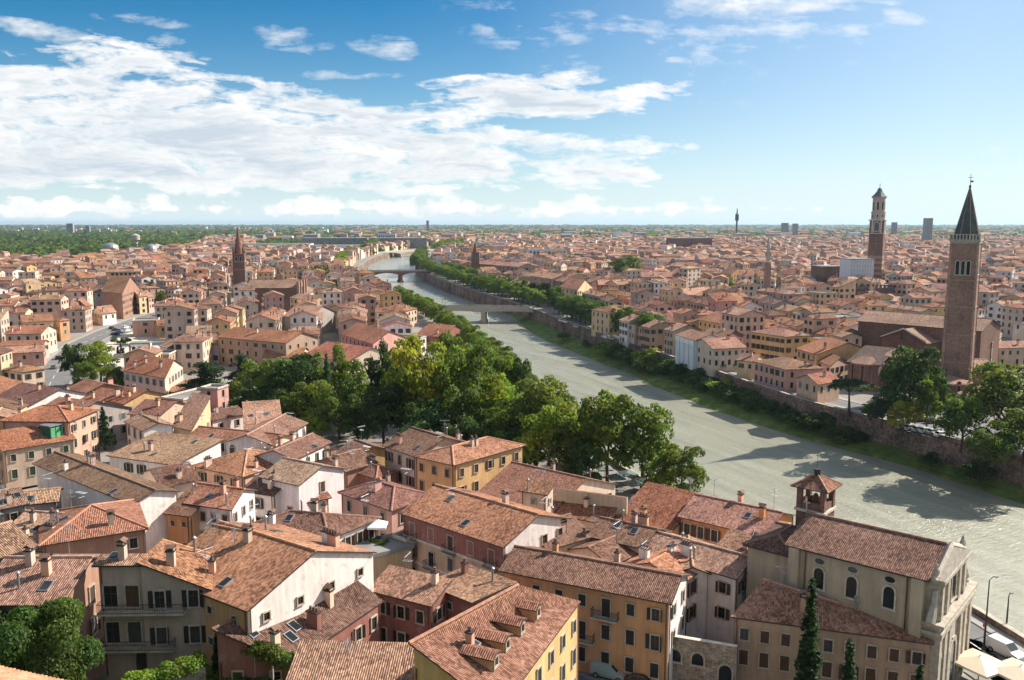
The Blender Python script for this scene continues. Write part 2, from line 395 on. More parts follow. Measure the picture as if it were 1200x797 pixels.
gx = axis([(-16000, -2000, 2800), (-2000, -400, 400), (-400, -160, 60), (-160, 160, 16), (160, 400, 60), (400, 2000, 400), (2000, 16001, 2800)])
gy = axis([(-500, -60, 110), (-60, 190, 12), (190, 420, 46), (420, 2000, 260), (2000, 26001, 2400)])
for x in gx:
    for y in gy:
        if dist_line(river+[river[0]], x, y) > 3 and not inside(river, x, y): vs.append(Vector((x+rnd.uniform(-1, 1), y+rnd.uniform(-1, 1))))
ov, oe, of, *_ = delaunay_2d_cdt(vs, es, [], 0, 1e-4)
g = MB()
g.v = [(p.x, p.y, ground_z(p.x, p.y)) for p in ov]
for f in of:
    c = sum((ov[i] for i in f), Vector((0, 0)))/len(f)
    if not inside(river, c.x, c.y):
        g.f.append(tuple(f)); g.mi.append(0); g.uv.append(None); g.col.append(None)
struct('ground', g, ['ground_soil'])
w = MB()
w.face([(300, 40, 0), (300, 330, 0), (-250, 2600, 0), (-420, 2600, 0), (-330, 900, 0), (-60, 300, 0), (20, 60, 0)])
struct('river_water', w, ['water'])
# left quay: wall down to the water and a parapet; right: brick wall above a grassy shelf
def ribbon(mb, line, z0, z1, th, mi=0, cap=1, side=1):
    nrm = []
    for i in range(len(line)):
        a, b = Vector(line[max(i-1, 0)]), Vector(line[min(i+1, len(line)-1)])
        d = (b-a).normalized(); nrm.append(Vector((d.y, -d.x))*side)
    A_ = [Vector(p)+q*th/2 for p, q in zip(line, nrm)]; B_ = [Vector(p)-q*th/2 for p, q in zip(line, nrm)]
    zz = z0 if hasattr(z0, '__len__') else [z0]*len(line)
    for i in range(len(line)-1):
        a, b, c, d = A_[i], A_[i+1], B_[i+1], B_[i]
        mb.face([(*a, zz[i]), (*b, zz[i+1]), (*b, z1), (*a, z1)], mi); mb.face([(*c, zz[i+1]), (*d, zz[i]), (*d, z1), (*c, z1)], mi)
        mb.face([(*a, z1), (*b, z1), (*c, z1), (*d, z1)], cap)
    for i in (0, -1):
        mb.face([(*A_[i], zz[i]), (*B_[i], zz[i]), (*B_[i], z1), (*A_[i], z1)], mi)
def dense(line, step):
    out = []
    for a, b in zip(line, line[1:]):
        k = max(1, int((Vector(b)-Vector(a)).length/step))
        out += [Vector(a).lerp(Vector(b), i/k) for i in range(k)]
    return out+[Vector(line[-1])]
def offset(line, d):
    out = []
    for i in range(len(line)):
        a, b = Vector(line[max(i-1, 0)]), Vector(line[min(i+1, len(line)-1)])
        t = (b-a).normalized(); out.append(Vector(line[i])+Vector((t.y, -t.x))*d)
    return out
mb = MB(); ribbon(mb, LB, -1, ZG+.9, .8, 0, 1)
tag(mb.build('quay_wall', ['bank_wall', 'stone']), 'low stone quay wall and parapet along the near bank of the river', 'wall')
mb = MB(); ribbon(mb, RB, 0, ZG+.9, .9, 0, 1)
mb2 = MB(); ribbon(mb2, offset(RB, -.0), ZG-.35, ZG-.05, 1.15, 0, 0)
ew = tag(mb.build('embankment_wall', ['bank_wall', 'stone']), 'tall dark brick embankment wall along the far bank above the grass', 'wall')
mb2.build('string_course', ['brick'], ew)
# grassy shelf between far wall and water
top = dense(RB[:14], 6); bot = dense(WL, 6); k = 90
def at(line, t):
    L = [0]
    for a, b in zip(line, line[1:]): L.append(L[-1]+(b-a).length)
    d = t*L[-1]
    for i in range(len(line)-1):
        if d <= L[i+1] or i == len(line)-2: return line[i].lerp(line[i+1], (d-L[i])/max(1e-6, L[i+1]-L[i]))
shelf = MB(); rows = []
for i in range(k+1):
    a, b = at(top, i/k), at(bot, i/k); r = []
    wob = .12*math.sin(i*.9)+.1*math.sin(i*2.3+1)
    for j in range(7):
        t = j/6; q = a.lerp(b, t*(1+wob*.25) if j == 6 else t)
        z = 2.4*(1-t)**1.0 + .35*math.sin(i*1.7+j*2.1)*(1-t)*t*4*.6 + .12
        if j == 6: z = -.5
        r.append((q.x, q.y, z))
    rows.append(r)
for i in range(k):
    for j in range(6): shelf.face([rows[i][j], rows[i+1][j], rows[i+1][j+1], rows[i][j+1]])
struct('grass_bank', shelf, ['grass_bank'])
# ------------------------------------------------------------------ bridges
def bridge(name, label, a, b, zt, width, piers, spring, crown, mats, lamps=0, rail='stone', flat=False):
    """deck between two bank points carried on segmental arches"""
    a, b = Vector(a), Vector(b); L = (b-a).length; rz = math.atan2(b.y-a.y, b.x-a.x)
    t = thing(name, label, 'bridge', (a.x, a.y, 0), rz)
    d = MB(); hw = width/2
    edges = [0]+[p*L for p in piers]+[L]
    prof = []
    for x0, x1 in zip(edges, edges[1:]):
        for i in range(13):
            u = i/12; x = x0+(x1-x0)*u
            prof.append((x, spring+(crown-spring)*(1-(2*u-1)**2)))
    camber = lambda x: zt+.8*(1-(2*x/L-1)**2)
    for (x0, z0), (x1, z1) in zip(prof, prof[1:]):
        if x1-x0 < 1e-4: continue
        for s in (-1, 1):
            q = [(x0, s*hw, z0), (x1, s*hw, z1), (x1, s*hw, camber(x1)), (x0, s*hw, camber(x0))]
            d.face(q if s < 0 else q[::-1], 0)
        d.face([(x0, hw, z0), (x1, hw, z1), (x1, -hw, z1), (x0, -hw, z0)], 0)
        d.face([(x0, -hw, camber(x0)), (x1, -hw, camber(x1)), (x1, hw, camber(x1)), (x0, hw, camber(x0))], 1)
    d.build('deck', mats, t)
    for s in (-1, 1):
        r = MB()
        for i in range(14):
            x0, x1 = L*i/14, L*(i+1)/14
            zc = (camber(x0)+camber(x1))/2
            r.box(((x0+x1)/2, s*(hw-.15), zc+.5), (x1-x0+.02, .3, 1.0), 0)
        r.build('parapet', [rail], t)
    for p in piers:
        q = MB(); x = p*L
        q.lathe([(2.4, -1.2), (2.4, 1.6), (1.7, 1.7), (1.7, spring+.4)], 10, (0, 0, 0), 0)
        q.box((0, 0, (spring-1)/2), (2.6, width+1.5, spring+1), 0)
        for s in (-1, 1): q.lathe([(2.2, -1), (2.2, 1.8), (.4, 2.9)], 8, (0, s*(hw+.6), 0), 0)
        q.build('pier', [mats[0]], t, (x, 0, 0))
    for i in range(lamps):
        for s in (-1, 1):
            q = MB(); q.tube([(0, 0, 0), (0, 0, 6)], [.12, .07], 5); q.tube([(0, 0, 6), (0, -s*1.3, 6.3)], .07, 4); q.box((0, -s*1.4, 6.25), (.3, .6, .14))
            q.build('lamp_post', ['iron'], t, (L*(i+.5)/lamps, s*(hw-.5), zt+.5))
    return t
bridge('flat_bridge', 'pale low flat road bridge on one stout stone pier, nearest crossing of the river', P(505, 361.5, 8).xy, P(626, 362.5, 8).xy, 8.2, 11, [.52], 6.6, 7.1, ['stone', 'asphalt'], 4, 'stone')
bridge('arched_bridge', 'dark stone road bridge with two piers and shallow arches, middle crossing', P(407, 320, 10).xy, P(503, 318.5, 10).xy, 10.6, 13, [.29, .64], 6.6, 9.7, ['brick_dark', 'asphalt'], 4, 'stone')
bridge('long_pale_bridge', 'long pale bridge with shallow arches farthest up the river', P(438, 297, 9).xy, P(525, 293, 9).xy, 10.4, 14, [.3, .62], 6.2, 9.4, ['stone', 'asphalt'], 3, 'pale_stone')
# ------------------------------------------------------------------ roads
def road(name, pts, width, z=.03, mats=('asphalt',), line=False):
    ln = dense([Vector(p) for p in pts], 6); l, r = offset(ln, -width/2), offset(ln, width/2)
    zz = [ground_z(p.x, p.y)+z for p in ln]
    mb = MB()
    for i in range(len(ln)-1): mb.face([(*l[i], zz[i]), (*r[i], zz[i+1] if 0 else zz[i]), (*r[i+1], zz[i+1]), (*l[i+1], zz[i+1])])
    o = struct(name, mb, [mats[0]])
    if line:
        q = MB(); c1, c2 = offset(ln, -.08), offset(ln, .08)
        for i in range(0, len(ln)-1, 2): q.face([(*c1[i], zz[i]+.004), (*c2[i], zz[i]+.004), (*c2[i+1], zz[i+1]+.004), (*c1[i+1], zz[i+1]+.004)])
        struct('road_marking', q, ['paint_line'])
    for s in (-1, 1):
        kx = MB(); a, b = offset(ln, s*(width/2+.1)), offset(ln, s*(width/2+1.9))
        for i in range(len(ln)-1):
            k1, k2 = [(*a[i], zz[i]+.12), (*b[i], zz[i]+.12), (*b[i+1], zz[i+1]+.12), (*a[i+1], zz[i+1]+.12)], [(*a[i], zz[i]-.1), (*a[i], zz[i]+.12), (*a[i+1], zz[i+1]+.12), (*a[i+1], zz[i+1]-.1)]
            kx.face(k1 if s > 0 else k1[::-1]); kx.face(k2 if s > 0 else k2[::-1])
        struct('pavement', kx, ['pavement'])
    return ln
road1 = road('road', [P(x, y, ZG).xy for x, y in ((48, 470), (64, 440), (78, 420), (98, 402), (128, 388), (165, 374), (200, 364))], 11, line=True)
road2 = road('road', [P(x, y, ZG).xy for x, y in ((560, 815), (640, 796), (700, 789), (760, 806), (850, 840))], 7)
qroad = road('road', offset([P(x, y, 8).xy for x, y in ((1400, 900), (1300, 815), (1140, 717), (1000, 655), (860, 610))], -6.5), 8, line=True)
road3 = road('road', offset(RB[:10], 9), 7)
mb = MB(); pz = ZG+.02
mb.face([(*P(x, y, ZG).xy, pz) for x, y in ((122, 432), (185, 426), (192, 418), (205, 398), (168, 384), (140, 394), (108, 412))])
struct('square_paving', mb, ['pale_stone'])
mb = MB(); mb.face([(*P(x, y, ZG).xy, pz+.004) for x, y in ((1050, 503), (1113, 517), (1200, 540), (1200, 500), (1090, 490), (1050, 494))])
struct('car_park', mb, ['asphalt'])
mb = MB(); mb.face([(*P(x, y, ZG).xy, pz+.01) for x, y in ((1085, 735), (1150, 752), (1230, 830), (1060, 830), (1050, 790))])
struct('terrace_paving', mb, ['pavement'])
# ------------------------------------------------------------------ house kit
WALLC = {'taupe': (.42, .325, .28), 'cream': (0.659, 0.502, 0.388), 'pale yellow': (0.680, 0.482, 0.291), 'ochre': (.53, .31, .155), 'white': (0.803, 0.714, 0.669), 'pink': (0.618, 0.338, 0.272), 'salmon': (0.639, 0.367, 0.262),
    'red': (.29, .125, .105), 'orange': (0.567, 0.251, 0.107), 'grey': (0.391, 0.338, 0.310), 'beige': (0.515, 0.396, 0.320), 'lilac': (0.618, 0.531, 0.601), 'brown': (0.350, 0.193, 0.136), 'yellow': (0.659, 0.425, 0.204), 'buff': (0.515, 0.367, 0.262), 'tan': (0.443, 0.299, 0.213), 'peach': (0.659, 0.434, 0.320)}
ROOFC = {'orange': (.365, .172, .10), 'brown': (.25, .135, .095), 'dark brown': (.19, .103, .074), 'red-brown': (.28, .128, .086), 'pinkish': (.36, .20, .138), 'tan': (.37, .222, .148), 'brick red': (.335, .138, .082), 'grey': (.25, .25, .25)}
def jit(c, a, r=rnd):
    k = 1+r.uniform(-a, a); return tuple(max(.01, min(.85, x*k*(1+r.uniform(-a*.35, a*.35)))) for x in c)
def ccw(A, B, C, D):
    """front-left, front-right, back-right, back-left"""
    return [Vector(q).to_2d() for q in (A, B, C, D)]
def roof_faces(q, ze, t, pitch, ovh, v3=None):
    """top faces, ridge lines and the four wall outlines of a roof on the wall quad q"""
    if t == 'poly':
        n_ = len(v3); c = sum(v3, Vector())/n_
        G = [p+(p-c).normalized()*.45+Vector((0, 0, .12)) for p in v3]
        F = [[G[1], G[i], G[i+1 if i+1 < n_ else 0]] for i in ([2, 3] if n_ == 4 else [2, 3, 4])]
        ks = 'ABCDEFG'
        return F, [(G[2], G[3])], {ks[i]+ks[(i+1) % n_]: [(v3[i].xy, v3[i].z), (v3[(i+1) % n_].xy, v3[(i+1) % n_].z)] for i in range(n_)}
    A, B, C, D = q; tn = math.tan(pitch)
    u = ((B-A)+(C-D)).normalized(); v = ((D-A)+(C-B)).normalized()
    a, b, c, d = A-u*ovh-v*ovh, B+u*ovh-v*ovh, C+u*ovh+v*ovh, D-u*ovh+v*ovh
    z0 = ze+.17-ovh*tn
    V = lambda p, z: Vector((p.x, p.y, z))
    m = lambda p, r: (p+r)/2
    F, R = [], []
    wl = {'AB': [(A, ze), (B, ze)], 'BC': [(B, ze), (C, ze)], 'CD': [(C, ze), (D, ze)], 'DA': [(D, ze), (A, ze)]}
    du, dv = ((B-A).length+(C-D).length)/2, ((D-A).length+(C-B).length)/2
    if t == 'g':
        zr = ze+.17+tn*dv/2; r1, r2 = V(m(a, d), zr), V(m(b, c), zr)
        F = [[V(a, z0), V(b, z0), r2, r1], [V(c, z0), V(d, z0), r1, r2]]; R = [(r1, r2)]
        wl['BC'].insert(1, (m(B, C), ze+tn*dv/2)); wl['DA'].insert(1, (m(D, A), ze+tn*dv/2))
    elif t == 'x':
        zr = ze+.17+tn*du/2; r1, r2 = V(m(a, b), zr), V(m(d, c), zr)
        F = [[V(b, z0), V(c, z0), r2, r1], [V(d, z0), V(a, z0), r1, r2]]; R = [(r1, r2)]
        wl['AB'].insert(1, (m(A, B), ze+tn*du/2)); wl['CD'].insert(1, (m(C, D), ze+tn*du/2))
    elif t in 'hp':
        if t == 'p' or abs(du-dv) < 1.5:
            zr = ze+.17+tn*min(du, dv)/2; r = V((a+b+c+d)/4, zr)
            F = [[V(a, z0), V(b, z0), r], [V(b, z0), V(c, z0), r], [V(c, z0), V(d, z0), r], [V(d, z0), V(a, z0), r]]; R = [(V(x, z0), r) for x in (a, b, c, d)]
        elif du > dv:
            zr = ze+.17+tn*dv/2; k = min(.48, (dv/2+ovh)/(du+2*ovh)*.95)
            r1, r2 = V(m(a, d).lerp(m(b, c), k), zr), V(m(a, d).lerp(m(b, c), 1-k), zr)
            F = [[V(a, z0), V(b, z0), r2, r1], [V(b, z0), V(c, z0), r2], [V(c, z0), V(d, z0), r1, r2], [V(d, z0), V(a, z0), r1]]
            R = [(r1, r2), (V(a, z0), r1), (V(d, z0), r1), (V(b, z0), r2), (V(c, z0), r2)]
        else:
            zr = ze+.17+tn*du/2; k = min(.48, (du/2+ovh)/(dv+2*ovh)*.95)
            r1, r2 = V(m(a, b).lerp(m(d, c), k), zr), V(m(a, b).lerp(m(d, c), 1-k), zr)
            F = [[V(a, z0), V(b, z0), r1], [V(b, z0), V(c, z0), r2, r1], [V(c, z0), V(d, z0), r2], [V(d, z0), V(a, z0), r1, r2]]
            R = [(r1, r2), (V(a, z0), r1), (V(b, z0), r1), (V(c, z0), r2), (V(d, z0), r2)]
    elif t in 'sSlr':
        low = {'s': 'ab', 'S': 'cd', 'l': 'bc', 'r': 'da'}[t]; span = dv if t in 'sS' else du
        zh = ze+.17+tn*(span+ovh)
        zz = {k: (z0 if k in low else zh) for k in 'abcd'}
        F = [[V(a, zz['a']), V(b, zz['b']), V(c, zz['c']), V(d, zz['d'])]]
        wz = {k.upper(): (ze if k in low else ze+tn*span) for k in 'abcd'}
        Q = dict(zip('ABCD', q))
        wl = {k: [(Q[k[0]], wz[k[0]]), (Q[k[1]], wz[k[1]])] for k in ('AB', 'BC', 'CD', 'DA')}
    elif t == 'f':
        F = [[V(A, ze-.5), V(B, ze-.5), V(C, ze-.5), V(D, ze-.5)]]
    return F, R, wl
def face_uv(f):
    nrm = (f[1]-f[0]).cross(f[-1]-f[0]).normalized()
    h = Vector((0, 0, 1)).cross(nrm)
    h = Vector((1, 0, 0)) if h.length < 1e-4 else h.normalized()
    up = nrm.cross(h)
    return [(p.dot(h), p.dot(up)) for p in f]
def slab(mb, faces, th, mtop=0, mrim=1, col=None):
    key = lambda p: (round(p.x, 2), round(p.y, 2), round(p.z, 2))
    cnt = {}
    for f in faces:
        for p, q in zip(f, f[1:]+f[:1]): cnt[frozenset((key(p), key(q)))] = cnt.get(frozenset((key(p), key(q))), 0)+1
    dn = Vector((0, 0, -th))
    for f in faces:
        mb.face(f, mtop, face_uv(f), col)
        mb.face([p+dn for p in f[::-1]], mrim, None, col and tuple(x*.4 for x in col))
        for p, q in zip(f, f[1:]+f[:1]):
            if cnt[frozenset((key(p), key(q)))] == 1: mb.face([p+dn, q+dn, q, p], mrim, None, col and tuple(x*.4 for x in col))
# windows shared by all houses. local frame: x along the wall, -y out of it, origin at the middle
def win_mesh(w, h, arch=False):
    mb = MB(); f = .13
    mb.box((-w/2-f/2, -.06, 0), (f, .2, h), 0); mb.box((w/2+f/2, -.06, 0), (f, .2, h), 0)
    mb.box((0, -.07, h/2+f/2), (w+2*f, .24, f), 0); mb.box((0, -.08, -h/2-.06), (w+2*f+.12, .24, .12), 0)
    if arch: mb.lathe([(w/2+f, 0)], 3) if 0 else [mb.box((math.cos(a)*(w/2+f/2), -.04, h/2+math.sin(a)*(w/2+f/2)), (.16, .12, .22), 0) for a in [PI*i/8 for i in range(9)]]
    return mb.mesh('window', ['trim'])
def pane_mesh(w, h, arch=False):
    mb = MB()
    pts = [(-w/2, -.02, -h/2), (w/2, -.02, -h/2), (w/2, -.02, h/2)]
    if arch: pts += [(math.cos(a)*w/2, -.02, h/2+math.sin(a)*w/2) for a in [PI*i/8 for i in range(1, 8)]]
    pts.append((-w/2, -.02, h/2)); mb.face(pts, 0)
    mb.box((0, -.035, 0), (.06, .03, h), 1); mb.box((0, -.035, h*.12), (w, .03, .05), 1)
    return mb.mesh('pane', ['pane_glass', 'wood'])
def shut_mesh(w, h):
    mb = MB(); mb.box((0, -.06, 0), (w, .05, h), 0)
    k = int(h/.14)
    for i in range(k): mb.box((0, -.092, -h/2+(i+.5)*h/k), (w*.82, .014, h/k*.45), 0)
    return mb.mesh('shutter', ['shutter'])
SZ = {'tall': (.95, 1.75), 'mid': (.9, 1.4), 'small': (.7, .8), 'door': (1.0, 2.2), 'arch': (.95, 1.7), 'big': (1.3, 2.2)}
WM = {k: (win_mesh(w, h, k == 'arch'), pane_mesh(w, h, k == 'arch'), shut_mesh(w*.5, h), shut_mesh(w, h)) for k, (w, h) in SZ.items()}
def far_win(w, h, style):
    mb = MB(); f = .16
    mb.box((0, -.03, 0), (w+2*f, .06, h+2*f), 0); mb.box((0, -.04, 0), (w, .07, h), 1)
    if style == 1: mb.box((0, -.05, 0), (w, .08, h), 2)
    if style == 2:
        for s in (-1, 1): mb.box((s*w*.78, -.05, 0), (w*.52, .07, h), 2)
    return mb.mesh('window', ['trim', 'pane_glass', 'shutter'])
FW = {(k, s): far_win(*SZ[k], s) for k in ('tall', 'mid', 'small') for s in (0, 1, 2)}
SHC = {'brown': (.085, .045, .03), 'green': (.025, .055, .035), 'dark': (.03, .028, .027), 'grey': (.20, .20, .19)}
def chim(kind):
    mb = MB()
    if kind == 0:
        mb.box((0, 0, .35), (.75, .6, 2.1)); mb.box((0, 0, 1.45), (.95, .8, .12), 1)
        for x in (-.3, .3): mb.box((x, 0, 1.66), (.12, .5, .3))
        for s in (-1, 1): mb.face([(-.5, s*.45, 1.8), (.5, s*.45, 1.8), (.5, 0, 2.08), (-.5, 0, 2.08)][::s], 2)
        mb.face([(-.5, -.45, 1.79), (-.5, .45, 1.79), (.5, .45, 1.79), (.5, -.45, 1.79)], 1)
    elif kind == 1:
        mb.box((0, 0, .3), (.6, .6, 1.8)); mb.box((0, 0, 1.25), (.74, .74, .12), 1); mb.lathe([(.2, 1.3), (.16, 1.75), (.22, 1.8)], 8, mi=2)
    else:
        mb.box((0, 0, .4), (1.3, .6, 1.9)); mb.box((0, 0, 1.4), (1.5, .8, .12), 1)
        for x in (-.4, 0, .4): mb.lathe([(.15, 1.45), (.13, 1.8), (.18, 1.86)], 7, (x, 0, 0), mi=2)
    return mb.mesh('chimney', ['stucco', 'gutter', 'brick'])
CH = [chim(0), chim(1), chim(2)]
def flue():
    mb = MB(); mb.tube([(0, 0, -.4), (0, 0, 1.5)], .12, 7); mb.lathe([(.12, 1.5), (.26, 1.55), (.02, 1.75)], 7); return mb.mesh('flue', ['zinc'])
FLUE = flue()
def aerial():
    mb = MB(); mb.tube([(0, 0, -.3), (0, 0, 3.2)], .035, 4)
    mb.tube([(-.9, 0, 3.0), (.9, 0, 3.0)], .03, 4)
    for i in range(7): mb.tube([(-.85+i*.28, -.35, 3.0), (-.85+i*.28, .35, 3.0)], .022, 4)
    mb.tube([(0, -.5, 2.3), (0, .5, 2.3)], .03, 4)
    for i in range(4): mb.tube([(-.3, -.45+i*.3, 2.3), (.3, -.45+i*.3, 2.3)], .022, 4)
    return mb.mesh('aerial', ['zinc'])
AER = aerial()
def dishm():
    mb = MB(); mb.tube([(0, 0, -.3), (0, 0, .8)], .04, 5); mb.lathe([(.05, 0), (.3, .06), (.45, .18)], 12, (0, 0, .9)); return mb.mesh('satellite_dish', ['white_paint'])
DISH = dishm()
def skyl():
    mb = MB(); mb.box((0, 0, .05), (.98, 1.35, .14), 0); mb.face([(-.4, -.58, .13), (.4, -.58, .13), (.4, .58, .13), (-.4, .58, .13)], 1); return mb.mesh('skylight', ['zinc', 'pane_glass'])
SKYL = skyl()
def on_roof(F, r, lo=.15, hi=.85):
    """a random point on a roof face that the camera can look down on"""
    vis = [f for f in F if (f[1]-f[0]).cross(f[-1]-f[0]).dot(Vector((0, 0, CZ))-f[0]) > 0] or F
    f = max(vis, key=lambda f: r.random()*((f[1]-f[0]).cross(f[-1]-f[0])).length)
    s, t = r.uniform(lo, hi), r.uniform(lo, hi)
    if len(f) == 3:
        if s+t > .95: s, t = (1-s)*.9, (1-t)*.9
        return f[0]+(f[1]-f[0])*s+(f[2]-f[0])*t, f
    return (f[0]*(1-s)+f[1]*s)*(1-t)+(f[3]*(1-s)+f[2]*s)*t, f
SPECS = []          # every house as data first; objects later
def spec(q, ze, t='g', pitch=19, zg=None, wall='cream', roof='orange', lab=None, cat='house', ovh=.45, **k):
    c = sum(q, Vector((0, 0)))/len(q)
    s = dict(q=q, ze=ze, t=t, pitch=math.radians(pitch), zg=ground_z(c.x, c.y) if zg is None else zg, wall=wall, roof=roof, lab=lab, cat=cat, ovh=ovh, c=c, man=False, seed=rnd.random(), **k)
    SPECS.append(s); return s
def H(a, b, ze, t='g', w=None, ry=None, c=None, pitch=19, **k):
    """front eave from pixel a to pixel b at height ze; depth from w (m), from the ridge's pixel row ry, or from the back corner pixel c"""
    A, B = P(*a, ze).xy, P(*b, ze).xy
    d = (B-A).normalized(); nv = Vector((-d.y, d.x))
    if w is None and c is not None:
        C = P(*c, ze).xy; off = C-B
        off = off if off.dot(nv) > .6*off.length else (off.normalized()+nv*.9).normalized()*min(off.length, 20)
    else:
        if w is None:
            tn = math.tan(math.radians(pitch)); lo, hi = .5, 30
            for _ in range(40):
                m_ = (lo+hi)/2; p = B+nv*m_
                y = proj((p.x, p.y, ze+.17+tn*m_))[1]
                if y > ry: lo = m_
                else: hi = m_
            w = m_*(1 if t in 's' else 2)
            w = min(w, 26)
        off = nv*w
    s = spec([A, B, B+off, A+off], ze, t, pitch, **k); s['man'] = True; return s
def dims(s):
    q = s['q']; return (q[1]-q[0]).length, (q[-1]-q[0]).length
def shapely(s):
    F, R, wl = roof_faces(s['q'], s['ze'], s['t'], s['pitch'], s['ovh'], s.get('v3'))
    return F, R, wl
def wall_polys(s, wl):
    out = []
    for k in wl:
        pts = wl[k]; p0, p1 = pts[0][0], pts[-1][0]
        out.append((k, [Vector((p0.x, p0.y, s['zg']-1.5)), Vector((p1.x, p1.y, s['zg']-1.5))]+[Vector((p.x, p.y, z)) for p, z in pts[::-1]]))
    return out
ALLBVH = None
EYES = [Vector((0, 0, CZ)), Vector((-9, 2, CZ)), Vector((9, 2, CZ)), Vector((0, 4, CZ+3))]
def seen(p, nrm=None, tol=.6):
    for e in EYES:
        d = p-e; L = d.length; d.normalize()
        if nrm is not None and d.dot(nrm) > -.02: continue
        h = ALLBVH.ray_cast(e, d, L+5)
        if h[0] is None or h[3] > L-tol: return True
    return False
def place_window(root, base, p, ang, kind, style, shc, near, r):
    l = p-base
    if not near:
        o = obj('window', FW[(kind if kind in ('tall', 'mid', 'small') else 'tall', style)], root, l, ang, shc); return o
    wm = WM[kind]; w_, h_ = SZ[kind]
    o = obj('window', wm[0], root, l, ang)
    if style == 1: obj('shutter', wm[3], o, (0, 0, 0), 0, shc)
    else:
        obj('pane', wm[1], o)
        if style == 2:
            for s in (-1, 1):
                a = r.choice((0, 0, 0, .25, .6, 1.1)); obj('shutter', wm[2], o, (s*(w_*.5+.15+w_*.25*math.cos(a)), -w_*.25*math.sin(a), 0), -s*a, shc)
    return o
def balcony(root, base, p, ang, L, d=1.0, mat='stone', plants=False):
    """slab with an iron railing; p = middle of the slab's inner edge"""
    mb = MB(); mb.box((0, -d/2, -.08), (L, d, .16)); 
    for x in (-L*.36, L*.36): mb.box((x, -d*.35, -.3), (.18, d*.6, .3), taper=1)
    o = mb.build('balcony', [mat], root, p-base, ang)
    r = MB()
    for a, b in (((-L/2+.05, -d+.05), (L/2-.05, -d+.05)), ((-L/2+.05, -.05), (-L/2+.05, -d+.05)), ((L/2-.05, -.05), (L/2-.05, -d+.05))):
        A3, B3 = Vector((*a, 0)), Vector((*b, 0)); k = max(2, int((B3-A3).length/.16))
        r.tube([A3+Vector((0, 0, .98)), B3+Vector((0, 0, .98))], .035, 4); r.tube([A3+Vector((0, 0, .12)), B3+Vector((0, 0, .12))], .025, 4)
        for i in range(k+1):
            q = A3.lerp(B3, i/k); r.tube([q, q+Vector((0, 0, .98))], .016, 3, caps=False)
    r.build('railing', ['iron'], o)
    return o
GRAIN = {}
